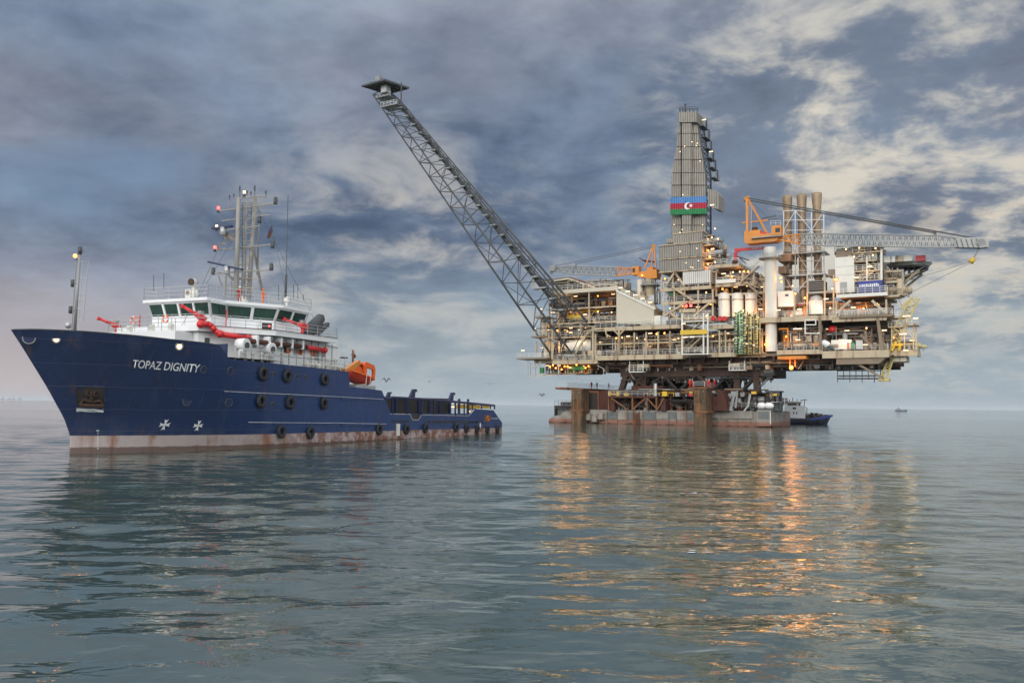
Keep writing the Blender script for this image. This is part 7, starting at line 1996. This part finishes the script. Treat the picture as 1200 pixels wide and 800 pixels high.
tb('window', 'glassd', 923, 472, 933.8, 475, -2.16, -2.101); tb('window', 'glassd', 935.5, 472, 937.8, 475.2, -2.16, -2.101); tb('window', 'glassd', 929, 477, 932.8, 479.3, -2.46, -2.401)
for px in (929.5, 933): tb('porthole', 'glassd', px, 482.2, px + 1.2, 485, -2.46, -2.401)
mb = MBm('dgrey'); a = TL(941, 478); 
for x0, y0, x1, y1 in ((941.5, 490, 943, 468), (943, 468, 938, 469), (943, 468, 946, 468.5), (925, 470, 925, 467.5), (929, 470, 929, 465.5), (934, 470, 934, 467.5), (922, 470, 922.5, 466), (946, 478, 944, 490), (946, 478, 943, 477)): mb.bar(TL(x0, y0), TL(x1, y1), .12, 4)
mb.build('mast', tug)
mb = MBm('dgrey'); rn = random.Random(6)
for k in range(44):
    px = rn.uniform(943, 970); p = TL(px, 488.5 - rn.uniform(0, 5) * (1 - abs(px - 952) / 26), rn.uniform(-1.6, 1.6)); r_ = rn.uniform(.15, .5)
    mb.m(rn.choice(['dgrey', 'dgrey', 'navy', 'grey', 'brown', 'rubber'])).box(p - Vector((r_, r_, 1.0)), p + Vector((r_, r_, r_ * .8)))
mb.bar(TL(957, 490), TL(959, 484), .3, 6); mb.bar(TL(962, 490), TL(972, 486), .2, 5); mb.bar(TL(964, 486), TL(972.5, 487.5), .14, 4); mb.build('deck_gear', tug)
mb = MBm('rubber')
for k in range(9): p = TL(922 + k * 5.5, 493.2, -3.05); mb.torus((p.x, -3.1, .75), (0, 1, 0), .38, .17, 12, 6)
q = mb.build('tyre_fender', tug); q['kind'] = 'stuff'

# ================================================================== FAR THINGS ON THE SEA
def far_ship(px, D, length, label):
    g = ground(px, D); e = empty('distant_ship', g, 0); tag(e, label, 'ship'); h = length / 2
    mb = MBm('navy'); mb.prism([(-h, .0), (-h, 2.0), (h * .6, 2.1), (h, 3.0), (h * .85, 0)], 1, -2.4, 2.4); mb.build('hull', e)
    mb = MBm('grey'); mb.box((-h * .75, -2, 2.05), (-h * .15, 2, 4.4)); mb.box((-h * .6, -1.5, 4.401), (-h * .3, 1.5, 5.6)); mb.build('superstructure', e)
    mb = MBm('dgrey'); mb.bar((-h * .45, 0, 5.6), (-h * .45, 0, 8.6), .25, 5); mb.bar((h * .3, 0, 2.1), (h * .3, 0, 4.6), .2, 5); mb.build('mast', e)
far_ship(1056, 1500, 20, 'tiny dark ship on the horizon right of the platform')
for i, (px, D, hh, lb) in enumerate(((3, 7000, 26, 'hazy low rig on the horizon at the very left edge'), (10.5, 7400, 24, 'hazy thin rig on the left horizon, second from the edge'), (15.5, 7200, 34, 'tallest hazy rig on the left horizon'), (23, 7600, 28, 'hazy rig on the left horizon closest to the ship bow'))):
    e = empty('distant_rig', ground(px, D)); tag(e, lb, 'rig', 'rigs far away on the left horizon')
    mb = MBm('grey'); mb.box((-14 - 12 * (i == 0), -8, 9), (14, 8, 15)); mb.build('deck', e)
    mb = MBm('grey'); mb.bar((-10, 0, -1), (-9, 0, 9), 1.6, 4); mb.bar((10, 0, -1), (9, 0, 9), 1.6, 4); mb.build('legs', e)
    mb = MBm('grey'); mb.bar((2, 0, 15), (2, 0, 15 + hh), 3.0, 4, r2=1.2); mb.build('derrick', e)
# gulls
def gull(px, py, D, rz, up, label):
    d = ray(px, py); p = CO + d * (D / d.y); e = empty('seagull', p, rz); tag(e, label, 'bird', 'gulls flying over the water')
    mb = MBm('grey'); n = 8; mb.smooth = True
    for a, b, r0_, r1 in (((-.26, 0, 0), (-.1, 0, .01), .02, .07), ((-.1, 0, .01), (.1, 0, .02), .07, .075), ((.1, 0, .02), (.2, 0, .04), .075, .04), ((.2, 0, .04), (.27, 0, .03), .045, .035), ((.27, 0, .03), (.33, 0, .02), .02, .005)): mb.bar(a, b, r0_, 8, r2=r1, smooth=True)
    mb.smooth = False; mb.m('dgrey')
    for sy in (-1, 1):
        pts = [((.10, .05, .03), (-.08, .05, .02)), ((.14, .32, .03 + up * .18), (-.05, .32, .02 + up * .18)), ((.08, .52, up * .12 + .02), (-.06, .50, up * .12 + .02)), ((-.06, .74, up * .05), (-.10, .72, up * .05))]
        for (a, b), (c, d2_) in zip(pts, pts[1:]):
            q = [Vector((x, sy * y, z)) for x, y, z in (a, c, d2_, b)]; t = Vector((0, 0, .015)); mb.add(q + [v - t for v in q], [(0, 1, 2, 3), (7, 6, 5, 4), (0, 4, 5, 1), (1, 5, 6, 2), (2, 6, 7, 3), (3, 7, 4, 0)])
    mb.build('body', e)
gull(452.5, 447, 95, R(60), 2.2, 'gull banking just right of the orange rescue boat')
gull(503, 447, 150, R(10), .4, 'faint gull above the middle of the open cargo deck')
gull(574, 449.5, 110, R(100), .3, 'dark gull gliding above the stern of the ship')
gull(573, 463.2, 190, R(80), .5, 'tiny gull low over the stern, under the gliding one')
gull(635, 464, 120, R(40), 2.0, 'gull flapping between the ship stern and the barge')
# low foam and scum on the water
rn = random.Random(31)
M['foam'] = mat('sea_foam', (.62, .66, .66), .8, var=.2, vscale=4)
mb = MBm('foam')
for cx_, cy_, n_, sp_ in ((817, 576, 5, .6), (825, 643, 5, .3), (420, 518.5, 6, 1.0), (840, 600, 3, .3)):
    D = CAM_H * 1000 / (cy_ - 476); c = ground(cx_, D)
    for k in range(n_):
        a = c + Vector((rn.uniform(-sp_, sp_) * 1.4, rn.uniform(-sp_, sp_) * .9, .03 + k * .0015)); m_ = 9; r_ = rn.uniform(.05, .3) * sp_
        mb.add([(a.x + r_ * rn.uniform(.6, 1.3) * 1.7 * math.cos(2 * math.pi * j / m_), a.y + r_ * rn.uniform(.6, 1.3) * math.sin(2 * math.pi * j / m_), a.z) for j in range(m_)], [tuple(range(m_))])
fo = mb.build('foam_patches'); tag(fo, 'thin floating foam flecks scattered on the sea', 'foam', kind='stuff')

# ================================================================== THE AIR
mb = MB(); mb.box((-47000, -47000, -3), (47000, 47000, 112)); 
me = bpy.data.meshes.new('haze'); me.from_pydata(mb.v, [], mb.f); hz_ = bpy.data.objects.new('haze', me); COL.objects.link(hz_)
m = bpy.data.materials.new('thin_sea_haze'); m.use_nodes = True; nt = m.node_tree; nt.nodes.clear()
v = nt.nodes.new('ShaderNodeVolumePrincipled'); v.inputs['Color'].default_value = (.86, .93, 1, 1); v.inputs['Density'].default_value = 4.5e-5; v.inputs['Anisotropy'].default_value = .0
o = nt.nodes.new('ShaderNodeOutputMaterial'); nt.links.new(v.outputs[0], o.inputs['Volume']); me.materials.append(m)
tag(hz_, 'thin pale sea haze between the camera and the horizon', 'haze', kind='stuff')
